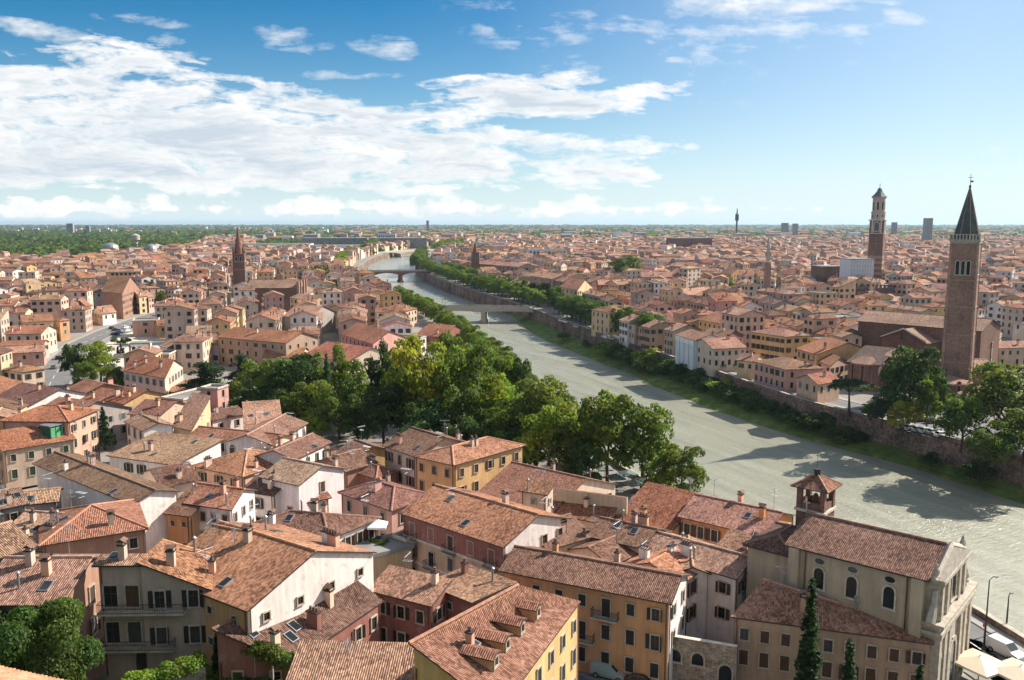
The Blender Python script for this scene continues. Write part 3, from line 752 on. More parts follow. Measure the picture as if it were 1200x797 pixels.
def build_house(s, near, label, group=None):
    r = random.Random(s['seed'])
    F, R, wl = s['geo']
    base = Vector((s['c'].x, s['c'].y, s['zg']))
    root = thing(s.get('name', 'house'), label, s['cat'], base, 0, group)
    s['root'] = root
    wc = jit(WALLC[s['wall']], .07, r); rc = jit(ROOFC[s['roof']], .18, r)
    mb = MB()
    for k, poly in wall_polys(s, wl):
        if k in s.get('ends', {}):
            e = MB(); e.face([p-base for p in poly]); e.build('end_wall', ['plaster'], root, color=jit(WALLC[s['ends'][k]], .04, r))
        else: mb.face([p-base for p in poly])
    if s['t'] == 'f':
        for k in ('AB', 'BC', 'CD', 'DA'):
            p0, p1 = wl[k][0][0], wl[k][-1][0]; md = (p0+p1)/2; L = (p1-p0).length
            mb.box((md.x-base.x, md.y-base.y, s['ze']-.1-base.z), (L+.3, .3, .45), 1, math.atan2(p1.y-p0.y, p1.x-p0.x))
    mb.build('wall', [s.get('wmat', 'plaster'), 'pale_stone'], root, (0, 0, 0), 0, wc)
    mb = MB(); slab(mb, [[p-base for p in f] for f in F], .16, 0, 1)
    if near:
        for a, b in R: mb.tube([a-base+Vector((0, 0, .0)), b-base], .17, 6, 2)
    roof = mb.build('roof', [s.get('rmat', 'asphalt_roof' if s['t'] == 'f' else 'tile'), 'gutter', 'ridge_tile'], root, (0, 0, 0), 0, rc)
    # chimneys, skylights, aerials are sub-parts of the roof
    if s['t'] != 'f':
        A_ = sum(((f[1]-f[0]).cross(f[-1]-f[0])).length*(1 if len(f) == 4 else .5) for f in F)
        nc = s.get('chim', min(4, max(1, int(A_/75+r.random()*1.4))))
        s['nchim'] = nc
        for _ in range(nc):
            p, f = on_roof(F, r); k = r.choice((0, 0, 1, 1, 2))
            obj('chimney', CH[k], roof, p-base, r.choice((0, PI/2))+math.atan2((s['q'][1]-s['q'][0]).y, (s['q'][1]-s['q'][0]).x), jit(r.choice((WALLC['cream'], WALLC['salmon'], wc, WALLC['beige'])), .1, r))
        if near:
            if r.random() < .6: p, f = on_roof(F, r); obj('flue', FLUE, roof, p-base)
            for _ in range(r.choice((0, 1, 1, 2))):
                p, f = on_roof(F, r, .05, .95); obj('aerial', AER, roof, p-base, r.random()*6)
            ns = s.get('sky', r.choice((0, 0, 1, 2)))
            for _ in range(ns):
                p, f = on_roof(F, r, .2, .8); nrm = (f[1]-f[0]).cross(f[-1]-f[0]).normalized()
                e = Vector((0, 0, 1)).cross(nrm).normalized(); up = nrm.cross(e)
                o = obj('skylight', SKYL, roof, p-base); o.rotation_mode = 'QUATERNION'; o.rotation_quaternion = Matrix((e, up, nrm)).transposed().to_quaternion()
    if s.get('band'):
        p0, p1 = wl['AB'][0][0], wl['AB'][-1][0]; d = p1-p0; L = d.length; d.normalize(); nr = Vector((d.y, -d.x)); md = (p0+p1)/2
        q = MB(); q.box((0, -.03, 0), (L-.05, .1, 3.0)); q.build('upper_wall', ['plaster'], root, Vector((md.x, md.y, s['ze']-1.55))-base, math.atan2(d.y, d.x), WALLC[s['band']])
        for z in (s['ze']-3.15, s['ze']-6.4):
            q = MB(); q.box((0, -.06, 0), (L+.1, .24, .3)); q.build('string_course', ['pale_stone'], root, Vector((md.x, md.y, z))-base, math.atan2(d.y, d.x))
    if s.get('dormers'):
        e0, e1, t1, t0 = s['v3'][:4]
        for i, px in enumerate(((566, 772), (580, 752), (598, 733), (617, 715))):
            dirn = (e1-e0).normalized(); out = Vector((dirn.y, -dirn.x, 0)).normalized()
            p = P(px[0], px[1], 23.25); q = MB(); a = math.atan2(out.y, out.x)
            q.box((0, 0, -.35), (2.2, 1.25, 1.7), 0); dr = MB()
            slab(dr, [[Vector((-1.9, 0, .95)), Vector((-1.9, -.95, .62)), Vector((1.4, -.95, .56)), Vector((1.4, 0, .9))], [Vector((1.4, 0, .9)), Vector((1.4, .95, .56)), Vector((-1.9, .95, .62)), Vector((-1.9, 0, .95))]], .1, 0, 1)
            dm = q.build('dormer', ['stucco', 'tile', 'gutter'], roof, p-base, a, WALLC['ochre'])
            dr.build('dormer_roof', ['tile', 'gutter'], dm, color=ROOFC['red-brown'])
            obj('window', WM['small'][0], dm, (1.11, 0, 0), PI/2); obj('pane', WM['small'][1], dm, (1.115, 0, 0), PI/2)
    if s.get('veranda'):
        a3, b3 = P(54, 507, 18.2), P(84, 500, 18.2); md = (a3+b3)/2; L = (b3-a3).length
        q = MB(); q.box((0, 0, 0), (L, 2.6, 2.6), 0); q.box((0, 0, 1.4), (L+.5, 3.2, .2), 1)
        vr = q.build('veranda', ['green_paint', 'zinc'], root, Vector((md.x, md.y, 18.2))-base, math.atan2((b3-a3).y, (b3-a3).x))
        q = MB()
        for i in range(5): q.box((-L/2+L*(i+.5)/5, -1.32, 0), (L/5-.25, .06, 2.1))
        q.build('green_blind', ['paint'], vr, color=(.10, .36, .17))
    # windows
    shn = s.get('sh', r.choice(('brown', 'brown', 'green', 'dark', 'grey'))); s['shn'] = shn; shc = SHC[shn]
    sty = s.get('style', r.choice((0, 1, 2, 2)))
    count = 0
    for k in wl:
        if k in s.get('blank', ''): continue
        pts = wl[k]; p0, p1 = Vector((*pts[0][0], 0)), Vector((*pts[-1][0], 0)); d = p1-p0; L = d.length
        if L < 2.5: continue
        d.normalize(); nrm = Vector((d.y, -d.x, 0)); ang = math.atan2(d.y, d.x)
        mid = (p0+p1)/2
        if nrm.dot(Vector((0, 0, 0))-mid) < -2: continue
        ztop = min(pts[0][1], pts[-1][1]); fh = s.get('fh', 3.25); fl = s.get('fl', {}).get(k) or max(1, min(5, int((ztop-s['zg'])/fh)))
        nc = s.get('nc', {}).get(k) or max(1, int(L/s.get('gap', r.uniform(2.7, 3.6))))
        skip = s.get('skip', .0 if near else .05)
        for i in range(fl):
            z = ztop-s.get('off', 1.75)-i*fh
            if z < s['zg']+1.0: break
            kind = 'small' if (s.get('attic') and i == 0) else s.get('kind', 'tall' if (i > 0 or s['seed'] > .4) else 'mid')
            for j in range(nc):
                x = L*(j+.5)/nc
                st = sty if r.random() > .3 else r.choice((0, 1, 2))
                if r.random() < skip: continue
                if s.get('arcs') == k and i == 0: kind = 'arch'; st = 0
                p = p0+d*x; p.z = z+ (.0 if kind != 'small' else .3)
                if not seen(p+nrm*.25, nrm): continue
                if (i, j) in s.get('balc', {}).get(k, ()):
                    place_window(root, base, p+Vector((0, 0, -.35)), ang, 'door', st, shc, near, r)
                    balcony(root, base, p+Vector((0, 0, -1.5)), ang, s.get('bl', 2.0), s.get('bd', .9)); count += 1; continue
                place_window(root, base, p, ang, kind, st, shc, near, r); count += 1
                if count >= 60: break
        if near and not s.get('nopipe'):
            for x in (.25, L-.25):
                p = p0+d*x+nrm*.09; p.z = 0
                if seen(p+Vector((0, 0, ztop-1.5))+nrm*.15, nrm) and r.random() < .7:
                    q = MB(); q.tube([(0, 0, s['zg']-base.z), (0, 0, ztop-.1-base.z)], .07, 5); q.build('drainpipe', ['copper'], root, p-Vector((base.x, base.y, 0)))
    return root
# ------------------------------------------------------------------ houses read one by one from the photograph
def poly_house(pts, **k):
    """a house whose single roof slope is given by its corner pixels and heights"""
    V3 = [P(*p) for p in pts]; q = [p.xy for p in V3]
    s = spec(q, min(p.z for p in V3), 'poly', **k); s['man'] = True; s['v3'] = V3; return s
# bottom left: castle hill edge
H((-30, 707), (70, 707), 25, 'g', ry=653, wall='brown', roof='pinkish', chim=2, sky=2, lab='house with pinkish two-chimney roof and white gable above the garden tree, bottom left corner')
H((-50, 668), (38, 640), 26.5, 'g', w=9, wall='beige', roof='pinkish', lab='house cut by the left picture edge, pinkish roof ending in a white parapet')
H((115, 662), (166, 661.5), 27.0, 's', ry=651.5, pitch=10, zg=15.5, off=3.2, fh=3.75, wall='taupe', roof='pinkish', chim=1, fl={'AB': 2}, nc={'AB': 2}, kind='big', style=0, sh='brown', court=1, lab='grey-cream courtyard house with two long flowered balconies and a dark archway', bl=2.6)
poly_house([(165, 660.5, 27.2), (246, 690, 24.4), (279, 662, 24.4), (193, 637, 27.4)], zg=15.5, wall='taupe', roof='orange', chim=2, sky=1, fl={'AB': 2}, nc={'AB': 2}, off=.9, sh='dark', nopipe=1, fh=3.75, style=2, lab='grey-cream courtyard house with roof sloping down rightward and a glazed roof cut-out')
H((216, 650), (277, 664), 25.2, 'g', ry=628, wall='buff', roof='orange', chim=1, sky=0, lab='house behind the courtyard with crossing tiled ridges and a pale valley gutter')
H((290, 715), (437, 648), 24, 'x', w=15, zg=14, wall='white', roof='orange', chim=2, sky=2, fl={'AB': 1}, nc={'AB': 4}, kind='small', style=0, ends={'DA': 'ochre'}, ovh=.3, lab='long house with broad bare white gable wall and low orange tiled roof')
H((236, 735), (291, 717), 19.5, 's', w=3.5, pitch=12, zg=13, wall='white', roof='dark brown', chim=0, sky=0, kind='small', lab='low white shed with dark roof at the corner of the big white gable')
poly_house([(345, 774, 19.3), (446, 706, 19.3), (405, 675, 22.4), (254, 738, 22.4)], zg=12, wall='red', roof='dark brown', chim=5, sky=4, fl={'AB': 2}, nc={'AB': 5}, style=0, lab='low dark brown roof with brick chimneys leaning against the white gable wall')
H((437, 691), (504, 708), 19.5, 's', ry=681, zg=10, wall='red', roof='pinkish', chim=1, sky=0, fl={'AB': 3}, nc={'AB': 3}, sh='dark', lab='dark red house with pinkish roof around the small inner court')
H((503, 685), (553, 705), 19.5, 's', c=(600, 688), pitch=4, zg=10, wall='red', roof='tan', chim=1, sky=0, kind='small', lab='dark red wing under a flat pale tiled terrace roof')
H((322, 850), (575, 858), 19, 's', ry=760, zg=11, wall='red', roof='pinkish', chim=0, sky=0, pitch=17, lab='low roof of neat fluted tiles at the bottom edge of the picture')
poly_house([(588, 826, 21.5), (678, 707, 21.5), (606, 690, 25), (485, 755, 25), (546, 800, 23)], zg=9, wall='yellow', roof='red-brown', chim=1, sky=1, fl={'AB': 4}, nc={'AB': 6}, sh='dark', style=1, dormers=1, lab='pale yellow house with four tiled dormers in a row on its roof')
# the cream and red palazzo and the ochre house beside the street
H((473, 601), (589.4, 639.5), 20.5, 'g', ry=602, zg=9, wall='buff', roof='orange', chim=1, sky=4, fl={'AB': 4}, nc={'AB': 5}, style=0, band='red', ends={'BC': 'white'}, balc={'AB': ((0, 0), (0, 2), (0, 4), (1, 1), (2, 2), (2, 4))}, lab='tall palazzo with dark red top storey, cream lower floors and stone balconies', fh=3.2)
H((459, 627), (476, 632.5), 17.5, 'f', w=6, zg=9, wall='yellow', fl={'AB': 3}, nc={'AB': 2}, balc={'AB': ((1, 0),)}, lab='narrow pale yellow wing beside the red-topped palazzo')
H((590, 668), (784, 705.5), 18.6, 'g', ry=674, zg=9, wall='ochre', roof='brown', chim=2, sky=0, fl={'AB': 3}, nc={'AB': 7}, sh='dark', style=1, ends={'BC': 'white'}, balc={'AB': ((0, 4), (1, 3))}, bl=3.2, fh=3.3, lab='long ochre house with mottled brown roof and dark shutters facing the parked van')
H((797, 682), (823, 665), 17, 'g', w=8, zg=9, wall='white', roof='orange', chim=1, sky=0, fl={'AB': 3}, nc={'AB': 3}, sh='brown', lab='narrow white house end behind the ochre house and rough stone wall')
H((822, 668), (866, 681), 16.5, 's', w=8, zg=9, wall='cream', roof='pinkish', chim=2, sky=0, fl={'AB': 3}, nc={'AB': 3}, balc={'AB': ((0, 1), (1, 1))}, lab='cream courtyard house with shadowed ivy balconies beside the church')
H((692, 628), (753, 641.5), 18, 'g', ry=619, zg=9, wall='cream', roof='brown', chim=2, sky=2, lab='cream house with brown roof hipped beside the palazzo gable')
H((642, 643), (692, 628), 18, 'g', ry=603, zg=9, wall='cream', roof='dark brown', chim=1, sky=1, lab='wing with dark brown roof behind the ochre house ridge')
H((716, 661), (757, 643), 17, 'g', w=7, zg=9, wall='white', roof='brown', chim=1, sky=0, lab='small dark-roofed wing with pale ridge in the inner court')
H((754, 645.5), (862, 676.5), 17.5, 'g', ry=652, zg=9, wall='white', roof='pinkish', chim=3, sky=0, kind='mid', lab='long house with pinkish roof and white loggia above the inner court')
H((795, 669), (829, 671), 17.2, 'x', w=10, zg=9, wall='white', roof='pinkish', chim=0, sky=0, lab='small projecting gable with pinkish roof left of the church court')
H((560, 580), (645, 602), 15, 'g', ry=560, zg=8.5, wall='cream', roof='red-brown', chim=1, sky=0, lab='low house with red-brown roof in front of the riverside trees')
H((611, 574.5), (640, 579), 19, 's', ry=566, zg=8.5, wall='cream', roof='orange', chim=0, sky=0, kind='small', style=0, lab='little cream roof tower with one small window and orange lean-to roof')
H((632, 598), (708, 613), 15, 's', ry=588, zg=8.5, wall='cream', roof='orange', chim=1, sky=0, lab='orange lean-to roof below a slotted parapet wall')
H((723, 607), (785, 623), 15, 's', ry=580, zg=8.5, wall='yellow', roof='brick red', chim=1, sky=0, lab='dark red roof slope beside the orange riverside building')
H((798, 605), (897, 628), 16.8, 'g', ry=600, zg=8, wall='orange', roof='pinkish', chim=2, sky=2, fl={'AB': 3}, nc={'AB': 6}, sh='brown', lab='long orange riverside building with pinkish roof and two skylights')
# around the yellow palazzo
H((487, 534.5), (532, 544.5), 19.5, 'h', c=(612, 522), zg=8, wall='yellow', roof='orange', chim=2, sky=0, sh='brown', style=1, fl={'AB': 3, 'BC': 3}, nc={'AB': 3, 'BC': 5}, balc={'BC': ((1, 0), (0, 4)), 'AB': ((1, 2),)}, lab='yellow palazzo with hipped roof and corner balcony at the edge of the park')
H((451, 522), (487, 534.5), 18.6, 'g', w=13, zg=8, wall='cream', roof='brown', chim=2, sky=1, sh='brown', lab='cream wing with brown roof joined to the yellow palazzo')
H((400, 577), (459, 597.5), 17.5, 'h', c=(505, 580.5), zg=8.5, wall='pink', roof='brown', chim=2, sky=0, sh='brown', lab='pink house with hipped brown roof and pale ridges')
H((405, 549), (441, 560), 15, 'h', c=(466, 552), zg=8.5, wall='red', roof='red-brown', chim=1, sky=1, lab='small deep red house with red-brown hipped roof')
H((382, 537), (401, 544.5), 15, 'g', ry=522, zg=8.5, wall='yellow', roof='brown', chim=1, lab='yellow house with brown roof left of the deep red house')
H((405, 552), (440, 542), 16, 'g', w=9, zg=8.5, wall='brown', roof='brown', chim=2, lab='brown-walled house with brown roof behind the deep red house')
H((275, 622), (385, 631), 19.5, 'h', c=(441, 607.5), zg=9, wall='white', roof='brown', chim=4, sky=1, sh='brown', nc={'BC': 4}, lab='broad white house with big mottled brown hipped roof and crowd of chimneys')
H((307, 558.5), (350, 568), 18, 'g', ry=545, zg=9, wall='white', roof='tan', chim=1, sky=0, skip=.6, lab='white house with tan roof and nearly blank grey front wall')
H((344, 538.5), (386, 518.5), 17, 'g', ry=508, zg=9, wall='white', roof='brown', chim=2, sky=1, sh='dark', style=1, nc={'AB': 4}, lab='bright white house with brown roof and row of dark windows near the park')
H((309, 549), (345, 546), 14.5, 'x', w=12, zg=9, wall='peach', roof='pinkish', chim=0, kind='arch', style=0, nc={'AB': 3}, fl={'AB': 1}, lab='peach gable with three arched openings under a pinkish roof')
H((223, 510.5), (318, 520.5), 16, 'g', ry=509, zg=9, wall='cream', roof='orange', chim=0, kind='arch', style=0, nc={'AB': 6}, fl={'AB': 2}, lab='long low cream house with arched loggia windows and orange strip roof')
H((318, 521), (359, 496), 16, 'g', w=10, zg=9, wall='white', roof='pinkish', chim=0, kind='arch', style=0, lab='white wing with pinkish roof at the right end of the loggia house')
H((288, 503), (330, 500), 15.4, 's', w=14, zg=9, pitch=12, wall='peach', roof='tan', chim=0, lab='tan roof round the small green inner court near the park')
H((249, 492.5), (287, 484.5), 15.5, 'g', ry=476, zg=9, wall='white', roof='dark brown', chim=1, lab='small white house with dark brown roof beside the pink roof terrace')
H((214, 468), (256, 457), 16.5, 'f', w=7, zg=9, wall='pink', lab='pink block with flat terrace roof below the cedar', skip=.7)
H((254.5, 455), (267.5, 451), 18, 'f', w=5, zg=9, wall='pink', nc={'AB': 1}, kind='arch', style=0, lab='pink stair turret with crenellated top above the flat terrace')
H((168.5, 504.5), (203.5, 499), 17, 'x', w=11, zg=9, wall='white', roof='tan', chim=1, sky=0, kind='arch', style=0, nc={'AB': 3}, fl={'AB': 2}, arcs='AB', lab='white gable house with three tall arched windows and pale tan roof')
H((203, 499.5), (224, 504), 16.5, 's', c=(247, 488), zg=9, wall='pale yellow', roof='pinkish', chim=1, sky=0, lab='pale yellow house with pinkish lean-to roof right of the three arches')
H((122, 468.5), (145, 473), 16, 'g', ry=457, zg=9, wall='yellow', roof='brick red', chim=4, lab='yellow house with red roof and little arched chimneys')
H((152, 485), (187, 487.5), 15.5, 'g', ry=470, zg=9, wall='peach', roof='brown', chim=1, lab='peach house with brown roof in front of the pink terrace')
H((70, 460), (91, 465.5), 15.5, 'g', ry=449, zg=9, wall='brown', roof='red-brown', chim=2, lab='brown-walled house with red roof and box dormer behind the curving street')
H((92, 468), (120, 470), 15, 'g', ry=456, zg=9, wall='pale yellow', roof='red-brown', chim=1, lab='pale yellow house with red-brown roof beside the little arched chimneys')
H((72, 499), (111, 491), 15, 'g', ry=477, zg=9, wall='white', roof='tan', chim=1, lab='house with broad light tan roof left of the dark conifer')
H((30, 490), (72, 496), 15.5, 'g', ry=470, zg=9, wall='grey', roof='red-brown', chim=1, lab='house with red-brown roof and long dark roof window behind the green veranda')
H((-14, 470), (30, 478), 15.5, 'g', ry=455, zg=9, wall='white', roof='brown', chim=1, lab='house with white firewall parapets at the left edge')
H((3, 493), (80, 494), 20, 'h', w=11, zg=10, wall='salmon', roof='brick red', chim=1, sky=0, veranda=1, lab='house with red hipped roof and green glazed veranda')
H((4, 528), (86, 514.5), 16.5, 's', w=6.5, zg=10, wall='beige', roof='brick red', chim=0, sh='green', nc={'AB': 4}, style=1, fl={'AB': 3}, lab='beige house with green shutters under a red skirt roof')
H((26, 436), (52, 432), 15, 'h', w=10, zg=8.5, wall='beige', roof='orange', chim=1, lab='small square beige house with orange hipped roof at the street bend')
H((-30, 478), (36, 452), 15, 'g', ry=436, zg=8.5, wall='white', roof='orange', chim=1, sky=1, lab='big plain orange roof with a blue skylight at the left edge')
# the big mottled roof and its neighbours
H((42, 543), (156, 590), 20, 'g', c=(206, 576), pitch=17, zg=10, wall='white', roof='brown', chim=3, sky=1, skip=1.0, nopipe=1, lab='large house with mottled brown roof and long blank white side wall')
H((158, 597), (204, 577), 18.5, 'S', w=3, zg=10, wall='cream', roof='brown', chim=0, skip=1.0, lab='tall blank cream end wall beside the long blank white wall')
H((50, 638), (170, 619), 20, 'h', w=13, zg=11, wall='brown', roof='red-brown', chim=2, sky=3, sh='green', skip=.5, lab='terracotta house with fluted hipped roof and large roof windows')
H((0, 596), (30, 590), 18.5, 'g', ry=571, zg=11, wall='grey', roof='brown', chim=1, lab='grey house with dark brown roof at the left edge near the long blank white wall')
H((29, 591), (66, 587), 18, 'g', ry=572, zg=11, wall='grey', roof='pinkish', chim=0, skip=.8, lab='grey stone gable house with pinkish roof below the long blank white wall')
H((-10, 640), (52, 645), 18.5, 'g', ry=603, zg=12, wall='grey', roof='tan', chim=3, sky=2, lab='patched tan roof with blue tarpaulin colours left of the terracotta house')
H((196, 601), (222, 604), 17.5, 's', w=7, zg=10, wall='ochre', roof='brown', chim=0, kind='small', nc={'AB': 2}, fl={'AB': 3}, sh='brown', style=1, lab='small ochre house with brown shutters below the orange terrace roof')
H((219, 589), (270, 596.5), 18.5, 'g', c=(298, 575), zg=10, wall='white', roof='orange', chim=2, sky=2, nc={'AB': 4}, fl={'AB': 2}, style=1, sh='brown', lab='white house with bright orange roof, roof terrace and brown shutters')
H((190, 570), (232, 562), 16.8, 'g', w=10, zg=9.5, wall='cream', roof='dark brown', chim=3, sky=0, lab='old cream house with dark brown roof and worn arched gable window')
H((228, 546), (285, 558), 15.5, 'h', w=14, zg=9.5, wall='peach', roof='orange', chim=2, lab='orange hipped roof in front of the loggia house')
H((128, 534), (205, 545), 16, 's', w=12, zg=9.5, pitch=8, wall='white', roof='tan', chim=1, lab='flat pale tiled terrace behind the big mottled roof', skip=.7)
H((285, 575), (320, 580), 16, 'g', w=9, zg=9.5, wall='white', roof='brown', chim=3, sky=0, lab='low white annex with chimneys left of the blank grey front')
H((350, 590), (385, 583), 14.5, 'g', w=8, zg=9, wall='white', roof='red-brown', chim=2, lab='small red-brown roof right of the blank grey front')
H((210, 532), (250, 536), 14, 'f', w=8, zg=9.5, wall='white', lab='white flat terrace with railings in front of the loggia')
# the curving street on the left
H((6, 391.5), (48, 391), 17, 'g', ry=381, wall='cream', roof='brick red', chim=2, nc={'AB': 4}, lab='cream house with red roof and two arched dormers, nearest tall one on the curving street')
H((0, 405.5), (50, 404), 14, 'g', ry=398, wall='beige', roof='orange', chim=0, lab='long low orange roof on the curving street')
H((5, 414.5), (51, 412), 13.5, 'g', ry=404, wall='pink', roof='pinkish', chim=1, lab='pink house with pinkish hip where the curving street begins')
H((27, 378), (62, 376), 18, 'g', w=14, wall='pale yellow', roof='orange', chim=1, kind='small', lab='pale yellow house with orange roof and blank front on the curving street')
H((70, 376.5), (81, 375), 17, 'h', c=(93, 370), wall='ochre', roof='orange', chim=0, lab='ochre house with orange hipped roof standing on the street corner')
H((80, 363), (90, 362), 18, 'g', c=(103, 356.5), wall='pale yellow', roof='pinkish', chim=1, lab='pale yellow block with blank front, third from the street bend')
H((101, 359), (107, 358), 19, 'g', c=(116, 353), wall='orange', roof='pinkish', chim=0, lab='orange and yellow balconied block on the curving street')
H((119, 342), (143, 344), 22, 'g', c=(163, 337), wall='brown', roof='orange', chim=0, skip=.0, blank='AB', lab='tallest block on the curving street with bare brown end wall')
H((120, 368), (136, 366), 14, 'g', c=(145, 362), wall='white', roof='pinkish', chim=1, lab='low white house where the curving street narrows')
H((163, 348), (172, 347), 18, 'g', c=(184, 342.5), wall='pale yellow', roof='pinkish', chim=1, lab='pale yellow balconied house far along the curving street')
H((174, 349), (180, 348), 17, 'g', c=(189, 345), wall='peach', roof='pinkish', chim=1, lab='peach house last in the curving street row')
H((-40, 374), (57, 356), 14.5, 'g', ry=346, wall='white', roof='orange', chim=0, kind='small', lab='very long white barn-like building with plain orange roof')
H((155, 376), (185, 375), 15.5, 'f', w=12, wall='salmon', nc={'AB': 1}, fl={'AB': 2}, lab='flat-roofed grey-pink block standing alone by the paved square')
H((145, 434.5), (193, 443), 17, 'g', c=(214, 429), wall='cream', roof='brick red', chim=4, sky=3, nc={'AB': 6}, lab='cream house with bright red roof and white chimneys by the square')
H((197, 458), (224, 462), 12.5, 'g', ry=446, wall='brown', roof='tan', chim=1, lab='low tan-roofed shed beside the bright red roof')
H((186, 382), (222, 380), 14, 'g', ry=373, wall='yellow', roof='orange', chim=1, lab='yellow house with orange roof behind the square')
H((187, 405), (205, 410), 13, 'g', ry=396, wall='white', roof='pinkish', chim=1, lab='white house with pinkish roof on the right side of the square')
H((219, 391), (247, 390), 15, 'g', ry=381, wall='white', roof='tan', chim=1, lab='white house with tan roof between square and long beige palazzo')
H((217, 402), (256, 404), 15, 'g', ry=392, wall='lilac', roof='pinkish', chim=1, skip=.5, lab='pale lilac house with blank wall left of the long beige palazzo')
H((256, 395), (335, 402), 18, 'g', ry=389, wall='tan', roof='orange', chim=1, nc={'AB': 8}, sh='dark', lab='long beige palazzo with orange roof behind the park trees')
H((308, 419), (352, 419), 13, 'g', ry=407, wall='cream', roof='orange', chim=2, lab='low house with orange roof hard behind the park trees')
H((357, 416), (408, 424), 13.5, 'g', ry=407, wall='cream', roof='brick red', chim=0, lab='long red roof hard behind the park trees')
H((400, 391.5), (437, 403), 17, 'g', c=(452, 393), wall='pink', roof='orange', chim=0, nc={'AB': 8}, style=0, lab='long pink building with dark loggia windows under its orange roof')
H((437, 396), (475, 399), 16, 'f', w=14, wall='white', lab='white flat-roofed building right of the pink loggia')
H((488, 393), (519, 395), 14, 'g', ry=381, wall='red', roof='brick red', chim=1, lab='red house with red roof beside the riverside tree row')
H((441, 364), (474, 365), 17, 'h', w=16, wall='peach', roof='orange', chim=1, lab='house with bright orange hipped roof near the riverside tree row')
H((418, 352), (452, 352), 17, 'g', ry=345, wall='lilac', roof='pinkish', chim=1, lab='pale lilac house with pinkish roof nearest the arched bridge')
H((363, 372), (393, 366), 17, 'x', w=14, wall='grey', roof='pinkish', chim=0, skip=1, lab='house showing a bare grey gable toward the narrow street')
H((340, 349), (366, 352), 18, 'g', w=12, wall='pale yellow', roof='tan', chim=0, lab='pale yellow house right of the long brown church roof')
# far bank: the row above the embankment and the houses behind it
ro = [('white', 726, 375, 9), ('cream', 734, 378, 8), ('salmon', 743, 381, 9), ('tan', 752, 382, 9), ('buff', 761, 383, 8), ('pale yellow', 770, 384, 9), ('buff', 779, 386, 8)]
for i, (wc_, x, y, w_) in enumerate(ro):
    H((x, y), (x+9.6, y+2.2), 18-(i % 3)*.7, 'g', w=13, wall=wc_, roof=('pinkish', 'brown', 'orange')[i % 3], chim=1, nc={'AB': 3}, lab=('narrow white riverside house next to the round corner house', 'narrow cream riverside house, second from the round corner house', 'salmon riverside house with balconies, third from the round corner house', 'tan riverside house, fourth from the round corner house', 'buff riverside house, fifth from the round corner house', 'pale yellow riverside house, second left of the scaffolding sheet', 'buff riverside house just left of the scaffolding sheet')[i])
H((714, 366.5), (749, 364.5), 19, 'h', w=15, wall='pale yellow', roof='orange', chim=0, kind='arch', style=0, nc={'AB': 7}, lab='corner house with arcade of dark arched windows at the end of the plane row')
H((820, 394), (848, 397), 18, 'g', w=14, wall='red', roof='brown', chim=2, lab='brick red riverside house right of the scaffolding sheet')
H((836, 409), (874, 407), 16.5, 'g', w=15, wall='cream', roof='pinkish', chim=2, nc={'AB': 5}, balc={'AB': ((1, 1), (1, 3))}, lab='cream riverside house with balconies and awnings')
H((864, 422), (884, 424), 14.2, 'g', w=10, wall='pale yellow', roof='pinkish', chim=1, lab='little pale yellow riverside house between two larger ones')
H((884, 423.5), (921, 433), 15.2, 'h', c=(965, 431.5), wall='pink', roof='pinkish', chim=2, sh='dark', nc={'AB': 6, 'BC': 3}, style=1, lab='big pink riverside house with hipped roof and dark shutters')
H((934, 443), (959, 450.5), 14, 'x', c=(984, 446), wall='peach', roof='orange', chim=1, sh='green', lab='small peach house with orange gables standing on the embankment wall')
H((881, 389), (920, 394.5), 20, 'h', c=(948, 393), wall='yellow', roof='pinkish', chim=1, nc={'AB': 7, 'BC': 3}, lab='large yellow palazzo with hipped pinkish roof behind the riverside houses')
H((934, 408.5), (957, 415.5), 17, 'g', ry=401, wall='yellow', roof='orange', chim=2, lab='yellow house with orange roof between the palazzo and the brick church')
H((954, 420), (973, 429), 15, 'g', c=(995, 424), wall='peach', roof='orange', chim=1, lab='peach house with orange roof left of the brick church apse')
H((819, 374.5), (851, 380.5), 18, 'g', ry=370, wall='yellow', roof='orange', chim=1, nc={'AB': 6}, lab='bright yellow house with row of small windows behind the scaffolding sheet')
H((978, 372), (1008, 370), 21, 'f', w=10, wall='pale yellow', skip=.9, lab='tall plain pale yellow block left of the brick church')
H((658, 336.5), (677, 340), 22, 'g', c=(694, 336), wall='pale yellow', roof='red-brown', chim=1, nc={'AB': 4}, skip=.2, lab='tall pale yellow house with red roof and dark side wall behind the plane row')
H((724, 334), (756, 333), 23, 'g', w=15, wall='peach', roof='pinkish', chim=2, nc={'AB': 6}, lab='tall peach apartment house with many balconies behind the plane row')
H((702, 334), (724, 334), 22, 'g', w=15, wall='orange', roof='pinkish', chim=2, lab='tall orange apartment house behind the plane row')
H((700, 349), (722, 345), 15, 'g', w=12, wall='grey', roof='red-brown', chim=0, skip=.8, lab='grey low house with red roof just behind the plane row')
H((621, 323), (647, 327), 24, 'g', w=16, wall='salmon', roof='pinkish', chim=1, nc={'AB': 6}, lab='five-storey salmon palazzo near the right end of the flat bridge')
H((645, 328), (659, 330), 23, 'g', w=14, wall='grey', roof='pinkish', chim=1, nc={'AB': 4}, lab='grey block with greenish shutters beside the five-storey salmon palazzo')
H((560, 309), (608, 313), 24, 'g', w=16, wall='tan', roof='pinkish', chim=1, nc={'AB': 10}, lab='long tan palazzo behind the tree row between two bridges')
H((753, 325), (808, 324), 20, 'g', ry=318, wall='cream', roof='pinkish', chim=2, nc={'AB': 9}, lab='wide cream palazzo with arched windows right of the lone round tree')
H((806, 315), (821, 314), 26, 'h', w=8, wall='cream', roof='tan', chim=0, nc={'AB': 3}, lab='cream belvedere tower beside the wide cream palazzo')
